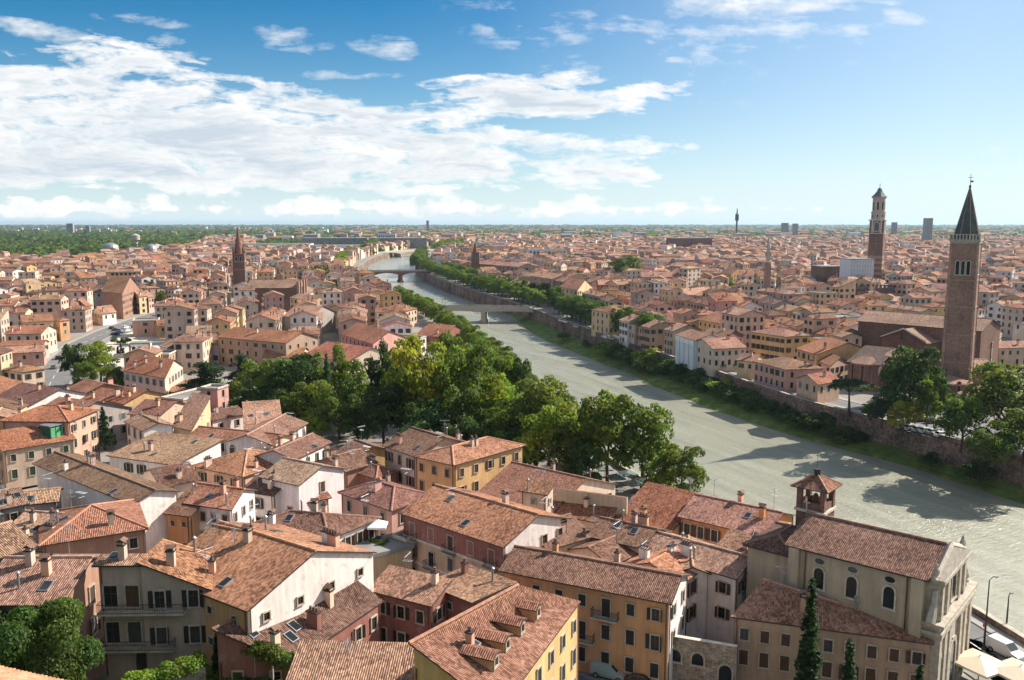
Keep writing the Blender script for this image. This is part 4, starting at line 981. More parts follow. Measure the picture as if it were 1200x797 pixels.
H((806, 346), (843, 343), 19, 'g', ry=336, wall='white', roof='pinkish', chim=1, nc={'AB': 6}, lab='white house with pinkish hipped roof left of the second round tree')
H((857, 345), (886, 343), 18, 'g', ry=337, wall='white', roof='pinkish', chim=1, lab='white house with pinkish roof right of the second round tree')
H((1145, 398), (1163, 402), 20, 'x', c=(1174, 391), wall='cream', roof='pinkish', chim=0, kind='small', lab='cream house with pinkish roof right behind the tall brick bell tower')
H((1171, 408), (1215, 407), 16, 'g', ry=399, wall='buff', roof='pinkish', chim=1, lab='long buff house with pinkish roof at the right picture edge')

poly_house([(861, 724, 16), (1089, 754.5, 16), (1092, 743.5, 16.2), (898, 682, 18.3)], zg=8, wall='tan', roof='pinkish', chim=1, sky=0, fl={'AB': 3}, nc={'AB': 9}, sh='brown', style=1, fh=2.75, lab='three-storey house with brown shutters and dark roof leaning on the church nave')
# ------------------------------------------------------------------ the rest of the city, laid out in blocks
PARK = [P(x, y, ZG).xy for x, y in ((190, 470), (245, 425), (300, 415), (420, 420), (520, 400), (545, 393), (660, 500), (790, 600), (700, 610), (640, 590), (560, 580), (450, 565), (380, 550), (290, 510))]
ANAST = [P(x, y, ZG).xy for x, y in ((985, 500), (1000, 400), (1010, 385), (1180, 385), (1230, 440), (1290, 560), (1130, 520))]
SQ = [P(x, y, ZG).xy for x, y in ((70, 450), (100, 400), (150, 380), (190, 372), (205, 395), (195, 418), (150, 445), (100, 470))]
FIELD = [P(x, y, ZG).xy for x, y in ((-300, 310), (105, 311), (150, 301), (205, 296), (225, 290), (258, 276), (-300, 271))]
MARKET = [P(x, y, ZG).xy for x, y in ((285, 297), (425, 299), (448, 285), (472, 279), (470, 270), (330, 270))]
RIGHT = [P(x, y, ZG).xy for x, y in ((1120, 545), (1180, 420), (1700, 440), (1700, 700))]
EXCL = [RIGHT, PARK, ANAST, SQ, FIELD, MARKET]
LAND = []           # footprints of the landmarks built later: (centre, radius)
for x, y, z, r_ in ((280, 323, 10, 13), (320, 340, 20, 26), (350, 335, 20, 18), (1027, 318, 8, 15), (1002, 322, 8, 22), (970, 320, 8, 20), (899, 325, 8, 14), (733, 330, 8, 16), (847, 345, 8, 9), (805, 400, 12, 12), (556, 300, 8, 18), (815, 270, 8, 60), (318, 353, 8, 20), (340, 356, 8, 16)):
    p = P(x, y, z); LAND.append((p.x, p.y, r_))
GR = {}
def gkey(x, y): return (int(x//30), int(y//30))
def reg(s):
    a, b = dims(s); s['rad'] = max(a, b)/2
    GR.setdefault(gkey(s['c'].x, s['c'].y), []).append(s)
def hit(c, ra, extra=0):
    kx, ky = gkey(c.x, c.y)
    for i in (-1, 0, 1):
        for j in (-1, 0, 1):
            for s in GR.get((kx+i, ky+j), ()):
                a, b = dims(s) if len(s['q']) == 4 else (10, 10)
                u = (s['q'][1]-s['q'][0]).normalized(); d = c-s['c']
                if abs(d.dot(u)) < a/2+ra*.62 and abs(d.dot(Vector((-u.y, u.x)))) < b/2+ra*.62: return True
    return False
for s in SPECS: reg(s)
seeds = []
rs = random.Random(21)
for y in np.arange(120, 3000, 130):
    for x in np.arange(-.8*y-90, .8*y+90, 130):
        px, py = x+rs.uniform(-45, 45), y+rs.uniform(-45, 45)
        dr = dist_line(RB[2:17], px, py); dl = dist_line(LB[1:17], px, py)
        if dr < 130:
            i = min(range(len(RB)-1), key=lambda k: (RB[k]-Vector((px, py))).length); t = RB[min(i+1, len(RB)-1)]-RB[max(i-1, 0)]; th = math.atan2(t.y, t.x)
        elif dl < 130:
            i = min(range(len(LB)-1), key=lambda k: (LB[k]-Vector((px, py))).length); t = LB[min(i+1, len(LB)-1)]-LB[max(i-1, 0)]; th = math.atan2(t.y, t.x)
        else: th = rs.choice((.35, 1.1, -.3, .8, -.7))+rs.uniform(-.2, .2)
        seeds.append((px, py, th))
SG = {}
for i, (x, y, th) in enumerate(seeds): SG.setdefault((int(x//150), int(y//150)), []).append(i)
def nearest_seed(x, y):
    kx, ky = int(x//150), int(y//150); best, bi = 1e18, -1
    for i in (-1, 0, 1):
        for j in (-1, 0, 1):
            for k in SG.get((kx+i, ky+j), ()):
                d = (seeds[k][0]-x)**2+(seeds[k][1]-y)**2
                if d < best: best, bi = d, k
    return bi
WL_N = ['cream']*6+['pale yellow']*4+['white']*5+['pink', 'salmon', 'beige', 'beige', 'buff', 'yellow', 'ochre', 'grey', 'peach', 'peach', 'tan']
RF_N = ['orange']*5+['pinkish']*6+['brown']*4+['tan']*3+['red-brown']*3+['dark brown', 'brick red']
near_river = {}
GARDENS = []
for si, (sx_, sy_, th) in enumerate(seeds):
    u, v = Vector((math.cos(th), math.sin(th))), Vector((-math.sin(th), math.cos(th)))
    dep = rs.uniform(9, 11.8); court = rs.uniform(2, 9); street = rs.uniform(3.5, 6)
    per = dep*2+court+street; y0 = -120
    while y0 < 120:
        for row in (0, 1):
            yv = y0+dep/2+row*(dep+court); x0 = -120+rs.uniform(0, 9)
            while x0 < 120:
                w_ = rs.uniform(6, 13.5) if rs.random() < .86 else rs.uniform(16, 32)
                d_ = dep*rs.uniform(.82, 1.12)
                c = Vector((sx_, sy_))+u*(x0+w_/2)+v*(yv+rs.uniform(-.8, .8)); x0 += w_+(0 if rs.random() < .72 else rs.uniform(1, 5))
                if c.y < 95 or abs(c.x) > .74*c.y+45 or c.y > 2700: continue
                if nearest_seed(c.x, c.y) != si: continue
                if inside(river, c.x, c.y): continue
                dr = min(dist_line(RB, c.x, c.y), 99) if c.x > -400 else 99
                if dr < 22: continue
                if dist_line(LB, c.x, c.y) < (14 if c.y > 500 else 19): continue
                if any(inside(p, c.x, c.y) for p in EXCL): continue
                if any((c.x-a)**2+(c.y-b)**2 < (r_+w_/2)**2 for a, b, r_ in LAND): continue
                if dist_line(road1, c.x, c.y) < 13: continue
                if c.y < 240 and (min(dist_line(road2, c.x, c.y), dist_line(qroad, c.x, c.y)) < 13 or hit(c, w_, 0) or (c.y < 150 and c.x > 20) or c.y < 130): continue
                if hit(c, min(w_, d_)): continue
                far_ = c.y > 1200
                if rs.random() < (.10 if not far_ else min(.7, .16+(c.y-1200)/2600)):
                    GARDENS.append(c); continue
                hgt = rs.uniform(7.5, 12.5) if rs.random() < .85 else rs.uniform(13, 17)
                r1 = rs.random()
                t = 'g' if r1 < .62 else 'h' if r1 < .82 else 'x' if r1 < .92 else 's' if r1 < .96 else 'f'
                if t in 'xs' and w_ > 14: t = 'g'
                a2 = th+rs.uniform(-.06, .06); uu, vv = Vector((math.cos(a2), math.sin(a2))), Vector((-math.sin(a2), math.cos(a2)))
                q = [c-uu*w_/2-vv*d_/2, c+uu*w_/2-vv*d_/2, c+uu*w_/2+vv*d_/2, c-uu*w_/2+vv*d_/2]
                # turn the quad so that its first wall faces the camera
                best = max(range(4), key=lambda k: -(((q[k]+q[(k+1) % 4])/2)-Vector((0, 0))).length)
                q = q[best:]+q[:best]
                if best % 2 and t in 'gx': t = {'g': 'x', 'x': 'g'}[t]
                s = spec(q, ZG+hgt, t, rs.uniform(16, 23), zg=ZG, wall=rs.choice(WL_N), roof=rs.choice(RF_N) if t != 'f' else 'grey', ovh=.4)
                s['nolabel'] = True
        y0 += per
# ---- which houses the photograph shows largest
for s in SPECS: s['geo'] = shapely(s)
bv, bp = [], []
for s in SPECS:
    if s['c'].length > 900: continue
    F, R, wl = s['geo']
    for f in F+[p for k, p in wall_polys(s, wl)]:
        b = len(bv); bv.extend(f); bp.append(tuple(range(b, b+len(f))))
ALLBVH = BVHTree.FromPolygons(bv, bp)
def score(s):
    F, R, wl = s['geo']
    pts = [p for f in F for p in f]+[(p+q)/2 for f in F for p, q in zip(f, f[1:]+f[:1])]+[Vector((w[0][0].x, w[0][0].y, s['ze']-2)) for w in wl.values()]
    n_ = 0
    for p in pts:
        x, y = proj(p)
        if 0 < x < 1200 and 0 < y < 797:
            d = p-EYES[0]; L = d.length; d.normalize(); h = ALLBVH.ray_cast(EYES[0], d, L+5)
            if h[0] is None or h[3] > L-1.2: n_ += 1
    a, b = dims(s)
    return (n_/len(pts))*(a*b*.35+(a+b)*4)/s['c'].length**2
for s in SPECS: s['score'] = score(s) if s['c'].length < 900 else 0
MAN = [s for s in SPECS if s['man'] and s['score'] > 0]
PROC = sorted([s for s in SPECS if not s['man'] and s['score'] > 0], key=lambda s: -s['score'])
IND = MAN+PROC[:300-len(MAN)]
ids = set(id(s) for s in IND)
print('houses', len(SPECS), 'manual seen', len(MAN), 'hidden manual', [s['lab'] for s in SPECS if s['man'] and s['score'] == 0], 'farthest individual', max(s['c'].length for s in IND))
# ---- labels
ORD = 'first second third fourth fifth sixth seventh eighth ninth tenth eleventh twelfth thirteenth fourteenth fifteenth sixteenth seventeenth eighteenth nineteenth'.split()
for t_ in ('twent', 'thirt', 'fort', 'fift'): ORD += [t_+'ieth']+[t_+'y-'+u for u in ORD[:9]]
def area_of(s):
    x, y = proj((s['c'].x, s['c'].y, s['ze'])); c = s['c']
    right = c.x > at(RB, .5).x and dist_line(RB, c.x, c.y) < dist_line(LB, c.x, c.y)
    d = dist_line(RB if right else LB, c.x, c.y)
    if right:
        if x > 1110: return 'beyond the brick campanile'
        if d < 60: return 'in the far bank front'
        if x > 930: return 'near the brick church'
        if x > 800: return 'inland of the yellow palazzo'
        return 'behind the far plane trees'
    if y > 560: return 'among the foreground roofs'
    if y > 440: return 'left of the park'
    if d < 55: return 'along the near bank'
    if x < 190: return 'beyond the curving street'
    if x < 330: return 'near the left spired tower'
    return 'near the long brown church'
def feat(s):
    a, b = dims(s); r = b/a if a else 1
    h = s['ze']-s['zg']
    sz = 'tall' if h > 12.6 else 'long' if max(a, b) > 19 else 'small' if a*b < 115 else 'low' if h < 8.4 else 'plain'
    form = {'g': 'gabled', 'x': 'end-gabled', 'h': 'hipped', 's': 'lean-to', 'f': 'flat', 'p': 'pointed', 'S': 'lean-to', 'poly': 'sloping'}[s['t']]
    return sz, form
grp = {}
for s in IND:
    if s['lab'] is None:
        sz, form = feat(s); rf = s['roof']+' ' if s['t'] != 'f' else ''
        s['lab0'] = f"{sz} {s['wall']} house, {rf}{form} roof, {area_of(s)}"; grp.setdefault(s['lab0'], []).append(s)
for l, ss in grp.items():
    ss.sort(key=lambda s: min(dist_line(RB, s['c'].x, s['c'].y), dist_line(LB, s['c'].x, s['c'].y)))
    for i, s in enumerate(ss): s['lab'] = l if len(ss) == 1 else f"{l}, {ORD[i]} from river"
for s in IND:
    d = s['c'].length
    build_house(s, d < 215, s['lab'], 'tiled houses of the old town')
for s in IND:
    if s.get('court'):
        A_, B_ = s['q'][0], s['q'][1]; d_ = (B_-A_).normalized(); an = math.atan2(d_.y, d_.x); b_ = Vector((s['c'].x, s['c'].y, s['zg']))
        for z, x in ((22.35, 4.2), (18.55, 3.6)): balcony(s['root'], b_, Vector((*(A_+d_*x), z)), an, 8.4 if z > 20 else 7.2, 1.1)
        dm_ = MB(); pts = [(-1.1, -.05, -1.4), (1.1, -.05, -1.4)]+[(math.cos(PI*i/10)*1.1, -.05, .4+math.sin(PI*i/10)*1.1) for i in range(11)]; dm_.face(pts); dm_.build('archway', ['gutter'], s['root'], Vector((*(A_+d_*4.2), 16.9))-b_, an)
# ---- all remaining houses, too many and too small to tell apart
far = MB()
rf_ = random.Random(5)
for s in SPECS:
    if id(s) in ids: continue
    F, R, wl = s['geo']; d = s['c'].length
    wc, rc = jit(WALLC[s['wall']], .12, rf_), jit(ROOFC[s['roof']], .30, rf_)
    if d < 700:
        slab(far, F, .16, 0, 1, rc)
    else:
        for f in F: far.face(f, 0, face_uv(f), rc)
    for k, poly in wall_polys(s, wl):
        p0, p1 = poly[0], poly[1]; dd = p1-p0; L = dd.length
        if L < .5: continue
        nrm = Vector((dd.y, -dd.x, 0)).normalized()
        if nrm.dot(EYES[0]-p0) < -40: continue
        far.face(poly, 1, None, wc)
        if d < 1100 and nrm.dot(EYES[0]-p0) > 0:
            dd.normalize(); nc = max(1, int(L/3.3))
            for i in range(3 if d < 600 else 2):
                z = s['ze']-1.9-3.2*i
                if z < s['zg']+1: break
                for j in range(nc):
                    if rf_.random() < .15: continue
                    x = L*(j+.5)/nc; b0 = p0+dd*(x-.5)+nrm*.06; b1 = p0+dd*(x+.5)+nrm*.06
                    far.face([(b0.x, b0.y, z-.8), (b1.x, b1.y, z-.8), (b1.x, b1.y, z+.8), (b0.x, b0.y, z+.8)], 2)
    if d < 900 and s['t'] != 'f' and rf_.random() < .8:
        p, f = on_roof(F, rf_); far.box((p.x, p.y, p.z+.4), (.7, .7, 2.0), 1, rf_.random(), col=jit(WALLC['salmon'], .2, rf_))
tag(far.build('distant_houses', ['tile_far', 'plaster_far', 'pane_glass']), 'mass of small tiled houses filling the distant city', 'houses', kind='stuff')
# ------------------------------------------------------------------ churches and towers
def wallbox(q, z0, wl, base, mat, root, color=None, name='wall'):
    mb = MB()
    for k, pts in wl.items():
        p0, p1 = pts[0][0], pts[-1][0]
        mb.face([Vector((p0.x, p0.y, z0))-base, Vector((p1.x, p1.y, z0))-base]+[Vector((p.x, p.y, z))-base for p, z in pts[::-1]])
    return mb.build(name, [mat], root, color=color)
def hall(root, base, q, ze, t, pitch, z0, mat, roofc, color=None, ovh=.5, rname='roof', wname='wall', corbel=False):
    F, R, wl = roof_faces(q, ze, t, math.radians(pitch), ovh)
    wallbox(q, z0, wl, base, mat, root, color, wname)
    mb = MB(); slab(mb, [[p-base for p in f] for f in F], .2, 0, 1)
    for a, b in R: mb.tube([a-base, b-base], .2, 6, 2)
    return mb.build(rname, ['tile', 'gutter', 'ridge_tile'], root, color=roofc), F, R, wl
def quad(a, b, ze, w):
    A, B = P(*a, ze).xy, P(*b, ze).xy; d = (B-A).normalized(); nv = Vector((-d.y, d.x))*w
    return [A, B, B+nv, A+nv]
def archwin(w, h, frame='pale_stone', k=8, fr=.18):
    mb = MB()
    pts = [(-w/2, -.05, -h/2), (w/2, -.05, -h/2), (w/2, -.05, h/2)]+[(math.cos(PI*i/k)*w/2, -.05, h/2+math.sin(PI*i/k)*w/2) for i in range(1, k)]+[(-w/2, -.05, h/2)]
    mb.face(pts, 0)
    for s_ in (-1, 1): mb.box((s_*(w/2+fr/2), -.06, 0), (fr, .2, h), 1)
    mb.box((0, -.1, -h/2-fr/2), (w+fr*2+.2, .35, fr), 1)
    for i in range(k):
        a = PI*(i+.5)/k; mb.box((math.cos(a)*(w/2+fr/2), -.06, h/2+math.sin(a)*(w/2+fr/2)), (fr*1.3, .2, fr*1.3), 1)
    return mb.mesh('window', ['pane_glass', frame])
# --- the church in the right foreground
q = quad((926, 638), (1085, 678), 22.8, 11.5)
base = Vector((*sum(q, Vector((0, 0)))/4, ZG))
ch = thing('church', 'pale stucco church with tiled nave, small brick bell turret and ornate stone front, lower right', 'church', base)
rf, F, R, wl = hall(ch, base, q, 22.8, 'g', 20, ZG-1, 'plaster', (.255, .14, .10), (.50, .41, .30), wname='nave_wall', rname='nave_roof')
d = (q[1]-q[0]).normalized(); nv = Vector((d.y, -d.x)); ang = math.atan2(d.y, d.x); L = (q[1]-q[0]).length
aw = archwin(1.15, 1.9)
def ovalwin():
    mb = MB(); mb.face([(math.cos(2*PI*i/14)*.6, -.05, math.sin(2*PI*i/14)*.36) for i in range(14)], 0)
    for i in range(14):
        a = 2*PI*i/14; mb.box((math.cos(a)*.64, -.05, math.sin(a)*.40), (.22, .1, .1), 1)
    return mb.mesh('oval_window', ['pane_glass', 'pale_stone'])
ow = ovalwin()
for fx in (.24, .49, .76):
    p = q[0]+d*L*fx
    obj('window', aw, ch, (p.x-base.x, p.y-base.y, 19.4-base.z), ang); obj('oval_window', ow, ch, (p.x-base.x, p.y-base.y, 21.7-base.z), ang)
for fx in (.13, .88):
    p = q[0]+d*L*fx+nv*.12; mb = MB(); mb.tube([(0, 0, 16.5-base.z), (0, 0, 22.6-base.z)], .08, 6); mb.build('drainpipe', ['copper'], ch, (p.x-base.x, p.y-base.y, 0))
for fx in (.045, .955):
    mb = MB(); p = q[0]+d*L*fx+nv*.25; mb.box((p.x-base.x, p.y-base.y, 7), (1.2, .55, 15.3), 0, ang)
    mb.build('buttress', ['plaster'], ch, color=(.50, .41, .30))
# presbytery on the left
q2 = [q[0]-d*5.5+nv*-.6, q[0]-d*.05+nv*-.6, q[0]-d*.05+nv*-9.5, q[0]-d*5.5+nv*-9.5]
hall(ch, base, q2, 21.3, 'h', 20, ZG-1, 'plaster', (.20, .11, .085), (.46, .38, .28), wname='choir_wall', rname='choir_roof')
# stone front
fc = (q[1]+q[2])/2+d*.9; fb = Vector((fc.x, fc.y, ZG)); fang = ang+PI/2
fr = MB()
fr.box((1.4, .3, 4.3), (14, 1.6, 9.0)); fr.box((1.4, .1, 9.0), (14.8, 2.4, .4)); fr.box((1.4, .2, 9.5), (14.2, 1.9, .7)); fr.box((1.4, 0, 10.0), (15, 2.5, .3))
fr.box((0, .35, 12.4), (10.6, 1.5, 4.6)); fr.box((0, .1, 14.7), (11.4, 2.2, .4))
fr.v  # pediment
for y0, y1, gr in ((-.9, 1.0, 0),):
    A3 = [(-5.7, y0, 14.9), (5.7, y0, 14.9), (0, y0, 16.9)]; B3 = [(x, y1, z) for x, _, z in A3]
    fr.face(A3); fr.face(B3[::-1])
    for i in range(3): fr.face([A3[i], B3[i], B3[(i+1) % 3], A3[(i+1) % 3]])
for s_ in (-1, 1):
    fr.box((s_*3.1, -.15, 17.7), (6.6, 2.5, .3))if 0 else None
    a3, b3 = Vector((s_*6.0, 0, 14.95)), Vector((0, 0, 17.1)); fr.tube([a3, b3], [.32, .32], 4)
    pts = [(s_*5.3, 0, 13.6), (s_*5.6, 0, 12), (s_*6.1, 0, 11), (s_*6.5, 0, 10.3)]; fr.tube(pts, [.3, .4, .5, .5], 6)
for x in (-5.0, -2.9, -1.0, 3.6, 5.6, 7.8): fr.box((x, -.65, 4.5), (.95, .4, 8.4)); fr.box((x, -.7, 8.6), (1.25, .6, .4)); fr.box((x, -.7, .5), (1.25, .6, 1.0))
for x in (-4.6, -2.4, 2.4, 4.6): fr.box((x, -.5, 12.4), (.8, .35, 4.4)); fr.box((x, -.55, 14.4), (1.05, .5, .35))
fr.build('stone_front', ['stone'], ch, fb-base, fang)
obj('window', archwin(1.7, 2.4, 'stone'), ch, Vector((fc.x, fc.y, 20.2))-base+Vector((*(d*.45), 0)), fang)
dw = archwin(2.0, 4.2, 'stone', fr=.4)
for x in (1.3, -3.95, 6.7):
    o_ = Vector((math.cos(fang), math.sin(fang), 0))*x
    obj('doorway', dw, ch, Vector((fc.x, fc.y, ZG+2.6))-base+o_+Vector((*(d*.55), 0)), fang)
for x in (-5.4, 5.4, 8.2):
    o_ = Vector((math.cos(fang), math.sin(fang), 0))*x
    mb = MB(); mb.lathe([(.35, 0), (.35, .3), (.2, .4), (.36, .7), (.3, 1.0), (.16, 1.3), (.18, 1.5), (.06, 1.7)], 8); mb.build('statue', ['stone'], ch, Vector((fc.x, fc.y, ZG+(10.1 if abs(x) > 6 else 14.9)))-base+o_)
# bell turret
tp = P(957, 566, 28.0); tb = Vector((tp.x, tp.y, 0)); ta = ang
mb = MB(); hw = 1.75
mb.box((0, 0, 16.2), (3.5, 3.5, 17.0), 0, ta); mb.box((0, 0, 24.8), (3.9, 3.9, .3), 1, ta)
for sx_ in (-1, 1):
    for sy_ in (-1, 1):
        mb.box((math.cos(ta)*sx_*1.45-math.sin(ta)*sy_*1.45, math.sin(ta)*sx_*1.45+math.cos(ta)*sy_*1.45, 26.3), (.62, .62, 2.8), 0, ta)
    mb.box((math.cos(ta)*sx_*1.5, math.sin(ta)*sx_*1.5, 25.4), (.3, 2.6, .9), 0, ta); mb.box((-math.sin(ta)*sx_*1.5, math.cos(ta)*sx_*1.5, 25.4), (2.6, .3, .9), 0, ta)
mb.box((0, 0, 27.6), (3.6, 3.6, .3), 1, ta)
bt = mb.build('bell_turret', ['brick', 'pale_stone'], ch, tb-base)
mb = MB(); mb.lathe([(.5, 0), (.42, .3), (.3, .8), (.12, 1.0)], 10); mb.build('bell', ['copper'], bt, (0, 0, 25.7))
e = 2.35; cs = [Vector((math.cos(ta)*x-math.sin(ta)*y, math.sin(ta)*x+math.cos(ta)*y, 27.75)) for x, y in ((-e, -e), (e, -e), (e, e), (-e, e))]; ap = Vector((0, 0, 29.2))
mb = MB(); slab(mb, [[cs[i], cs[(i+1) % 4], ap] for i in range(4)], .12, 0, 1)
for c in cs: mb.tube([c, ap], .13, 5, 2)
mb.box((0, 0, 29.4), (.6, .6, .8), 1); mb.tube([(0, 0, 29.6), (0, 0, 32)], .03, 4, 1)
mb.build('turret_roof', ['tile', 'gutter', 'ridge_tile'], bt, color=(.30, .15, .10))
mb = MB(); mb.box((0, 0, 0), (.9, .12, 1.5), 1); mb.box((0, -.05, 0), (.55, .12, 1.1), 0)
twm = mb.mesh('turret_window', ['pane_glass', 'pale_stone'])
for a_ in (0, PI/2):
    o_ = Vector((math.sin(ta+a_), -math.cos(ta+a_), 0))*1.78; o = obj('turret_window', twm, bt, o_+Vector((0, 0, 22.6)), ta+a_)
# iron cross on the ridge end
mb = MB(); mb.box((0, 0, .9), (.12, .12, 1.8)); mb.box((0, 0, 1.25), (.8, .12, .12)); p = R[0][0]; mb.build('ridge_cross', ['pale_stone'], ch, p-base, ang)
# --- gothic brick church with the tall campanile
GB = P(1060, 430, ZG); base = Vector((GB.x, GB.y, ZG))
gc = thing('gothic_church', 'huge brick church with gabled transept and apses behind the far bank trees', 'church', base)
RC = (.36, .225, .16)
q = quad((1006, 376), (1150, 388), 25, 19); hall(gc, base, q, 25, 'g', 18, ZG-1, 'brick', RC, wname='nave_wall', rname='nave_roof')
q = quad((1033, 396), (1086, 402.5), 20.3, 26); hall(gc, base, q, 20.3, 'x', 24, ZG-1, 'brick', RC, wname='transept_wall', rname='transept_roof')
dd = (q[1]-q[0]).normalized(); na = math.atan2(dd.y, dd.x); nn = Vector((dd.y, -dd.x))
mid = (q[0]+q[1])/2; mw = archwin(.7, 2.2, 'brick_dark')
for x in (-.7, .7): p = mid+dd*x+nn*.02; obj('window', mw, gc, Vector((p.x, p.y, 21.6))-base, na)
p0, p1, pa = Vector((*q[0], 20.3)), Vector((*q[1], 20.3)), Vector((*mid, 20.3+math.tan(math.radians(24))*(q[1]-q[0]).length/2))
for a3, b3 in ((p0, pa), (pa, p1)):
    mb = MB(); mb.tube([a3-base+Vector((nn.x*.5, nn.y*.5, .45)), b3-base+Vector((nn.x*.5, nn.y*.5, .45))], .28, 4); mb.build('gable_coping', ['pale_stone'], gc)
def apse(px, py, z0r, r, ze, zr, k=10, wins=5):
    p = P(px, py, ze); c = Vector((p.x, p.y, 0))
    mb = MB(); mb.lathe([(r, ZG-1), (r, ze)], k, mi=0); mb.lathe([(r+.25, ze-.5), (r+.25, ze)], k, mi=1)
    o = mb.build('apse', ['brick', 'brick_pale'], gc, c-Vector((base.x, base.y, base.z)))
    mb = MB()
    for i in range(k):
        a, b = 2*PI*i/k, 2*PI*(i+1)/k; f = [Vector((math.cos(a)*(r+.4), math.sin(a)*(r+.4), ze)), Vector((math.cos(b)*(r+.4), math.sin(b)*(r+.4), ze)), Vector((0, 0, zr))]
        mb.face(f, 0, face_uv(f))
    mb.build('apse_roof', ['tile'], o, color=RC)
    wm = archwin(.9, 5.0, 'brick_pale')
    for i in range(k):
        a = 2*PI*(i+.5)/k
        if math.sin(a) < .3: obj('window', wm, o, (math.cos(a)*r*math.cos(PI/k), math.sin(a)*r*math.cos(PI/k), (ZG+ze)/2+1), a+PI/2)
apse(1058, 416, 0, 6.5, 18.5, 21.0)
apse(1016, 424, 0, 5.5, 16.5, 18.5)
apse(1112, 446, 0, 6.0, 14.5, 16.2)
apse(1142, 462, 0, 4.2, 12.5, 14.2, 8)
q = quad((994, 424), (1030, 428), 16.5, 14); hall(gc, base, q, 16.5, 's', 14, ZG-1, 'brick', (.12, .08, .065), wname='chapel_wall', rname='chapel_roof')
q = quad((1118, 437), (1172, 436), 15, 15); hall(gc, base, q, 15, 'g', 20, ZG-1, 'brick', RC, wname='chapel_wall', rname='chapel_roof')
q = quad((1132, 458), (1153, 461), 12, 9); hall(gc, base, q, 12, 'x', 20, ZG-1, 'brick', RC, wname='sacristy_wall', rname='sacristy_roof')
# campanile
TB = P(1119, 468, ZG); cp = thing('bell_tower', 'tall brown brick campanile with green spire beside the gothic church', 'bell tower', TB, math.radians(-34)); cp.scale = (.80, .80, .962)
mb = MB(); w0, w1 = 9.6, 8.8
mb.box((0, 0, 24.3), (w0, w0, 48.6), 0, taper=w1/w0)
cp_sh = mb.build('shaft', ['brick_mid'], cp)
mb = MB()
for z in (1, 12, 20.5, 29, 37): mb.box((0, 0, z), (w0+.35-.8*z/48, w0+.35-.8*z/48, .35))
for x in (-1, 1):
    for y in (-1, 1): mb.tube([(x*w0*.47, y*w0*.47, 0), (x*w1*.475, y*w1*.475, 48)], [.62, .55], 4)
mb.build('pilaster_strips', ['brick_pale'], cp)
bw = archwin(1.15, 3.6, 'pale_stone')
for a in range(4):
    for x in (-1.75, 0, 1.75):
        o = obj('belfry_window', bw, cp, (math.cos(a*PI/2)*x+math.sin(a*PI/2)*w1*.507, math.sin(a*PI/2)*x-math.cos(a*PI/2)*w1*.507, 40.5), a*PI/2)
sw = archwin(.6, 1.2, 'brick_dark')
for z in (9, 14, 26): obj('slit_window', sw, cp, (.6, -w0*.494+.4*z/48, z), 0)
mb = MB(); mb.box((0, 0, 48.4), (9.6, 9.6, .6)); mb.box((0, 0, 49), (10.2, 10.2, .4))
for s_ in (-1, 1):
    for i in range(10):
        x = -4.7+i*9.4/9; mb.box((x, s_*4.8, 49.9), (.45, .35, 1.4)); mb.box((s_*4.8, x, 49.9), (.35, .45, 1.4))
    mb.box((0, s_*4.8, 50.7), (10, .45, .25)); mb.box((s_*4.8, 0, 50.7), (.45, 10, .25))
mb.build('gallery', ['trim'], cp)
m_, nt_ = newmat('spire_tile'); n_ = N(nt_)
n_.bsdf(n_.ramp(n_.noise(n_.pos(), .8, 5, .7), [(.3, (.02, .035, .03)), (.55, (.05, .075, .06)), (.75, (.12, .10, .085))]), .6, .4); M['spire_tile'] = m_
mb = MB(); mb.lathe([(4.5, 49.2), (4.3, 50.2), (.22, 64.5)], 8, rot=PI/8)
sp = mb.build('spire', ['spire_tile'], cp)
mb = MB()
for i in range(8):
    a = PI/8+i*PI/4; mb.tube([(math.cos(a)*4.35, math.sin(a)*4.35, 50.2), (math.cos(a)*.2, math.sin(a)*.2, 64.5)], .11, 4)
mb.build('spire_ribs', ['brick_pale'], sp)
mb = MB(); mb.lathe([(.2, 64.3), (.45, 64.9), (.2, 65.4)], 8); mb.tube([(0, 0, 65), (0, 0, 68.6)], .09, 5); mb.box((0, 0, 67.6), (1.5, .12, .14)); mb.box((.5, 0, 66.4), (.9, .06, .5)); mb.build('weather_vane', ['iron'], cp)
# --- civic tower with octagonal top, far right
p = P(1025, 327, ZG); TL = Vector((p.x, p.y, 0))*1.0; sc = 640/TL.y; TL = Vector((TL.x*sc, 640, ZG))
tl = thing('civic_tower', 'striped brick civic tower crowned by a pale octagonal belfry with dark cap', 'tower', TL, math.radians(-31))
mb = MB()
hts = [(0, 30, 'a'), (30, 54, 'b')]
for i in range(15): mb.box((0, 0, 1+i*2), (10.2, 10.2, 2.0), i % 2, bottom=False)
mb.box((0, 0, 42), (10, 10, 24), 0, taper=.97); mb.build('shaft', ['brick', 'brick_pale'], tl)
mb = MB(); mb.box((0, 0, 54.3), (11.6, 11.6, .8), 1); mb.box((0, 0, 44.5), (10.4, 10.4, .5), 1)
for a in range(4):
    for x in (-3, 3): mb.box((math.cos(a*PI/2)*x+math.sin(a*PI/2)*5.0, math.sin(a*PI/2)*x-math.cos(a*PI/2)*5.0, 49.5), (1, .5, 9) if a % 2 == 0 else (.5, 1, 9), 1)
mb.build('cornice', ['brick', 'pale_stone'], tl)
bw2 = archwin(3.2, 4.6, 'pale_stone', fr=.5)
for a in range(4): obj('belfry_window', bw2, tl, (math.sin(a*PI/2)*5.0, -math.cos(a*PI/2)*5.0, 48.6), a*PI/2)
for z in (36, 40): obj('slit_window', archwin(.8, 1.4, 'stone'), tl, (0, -4.98, z), 0)
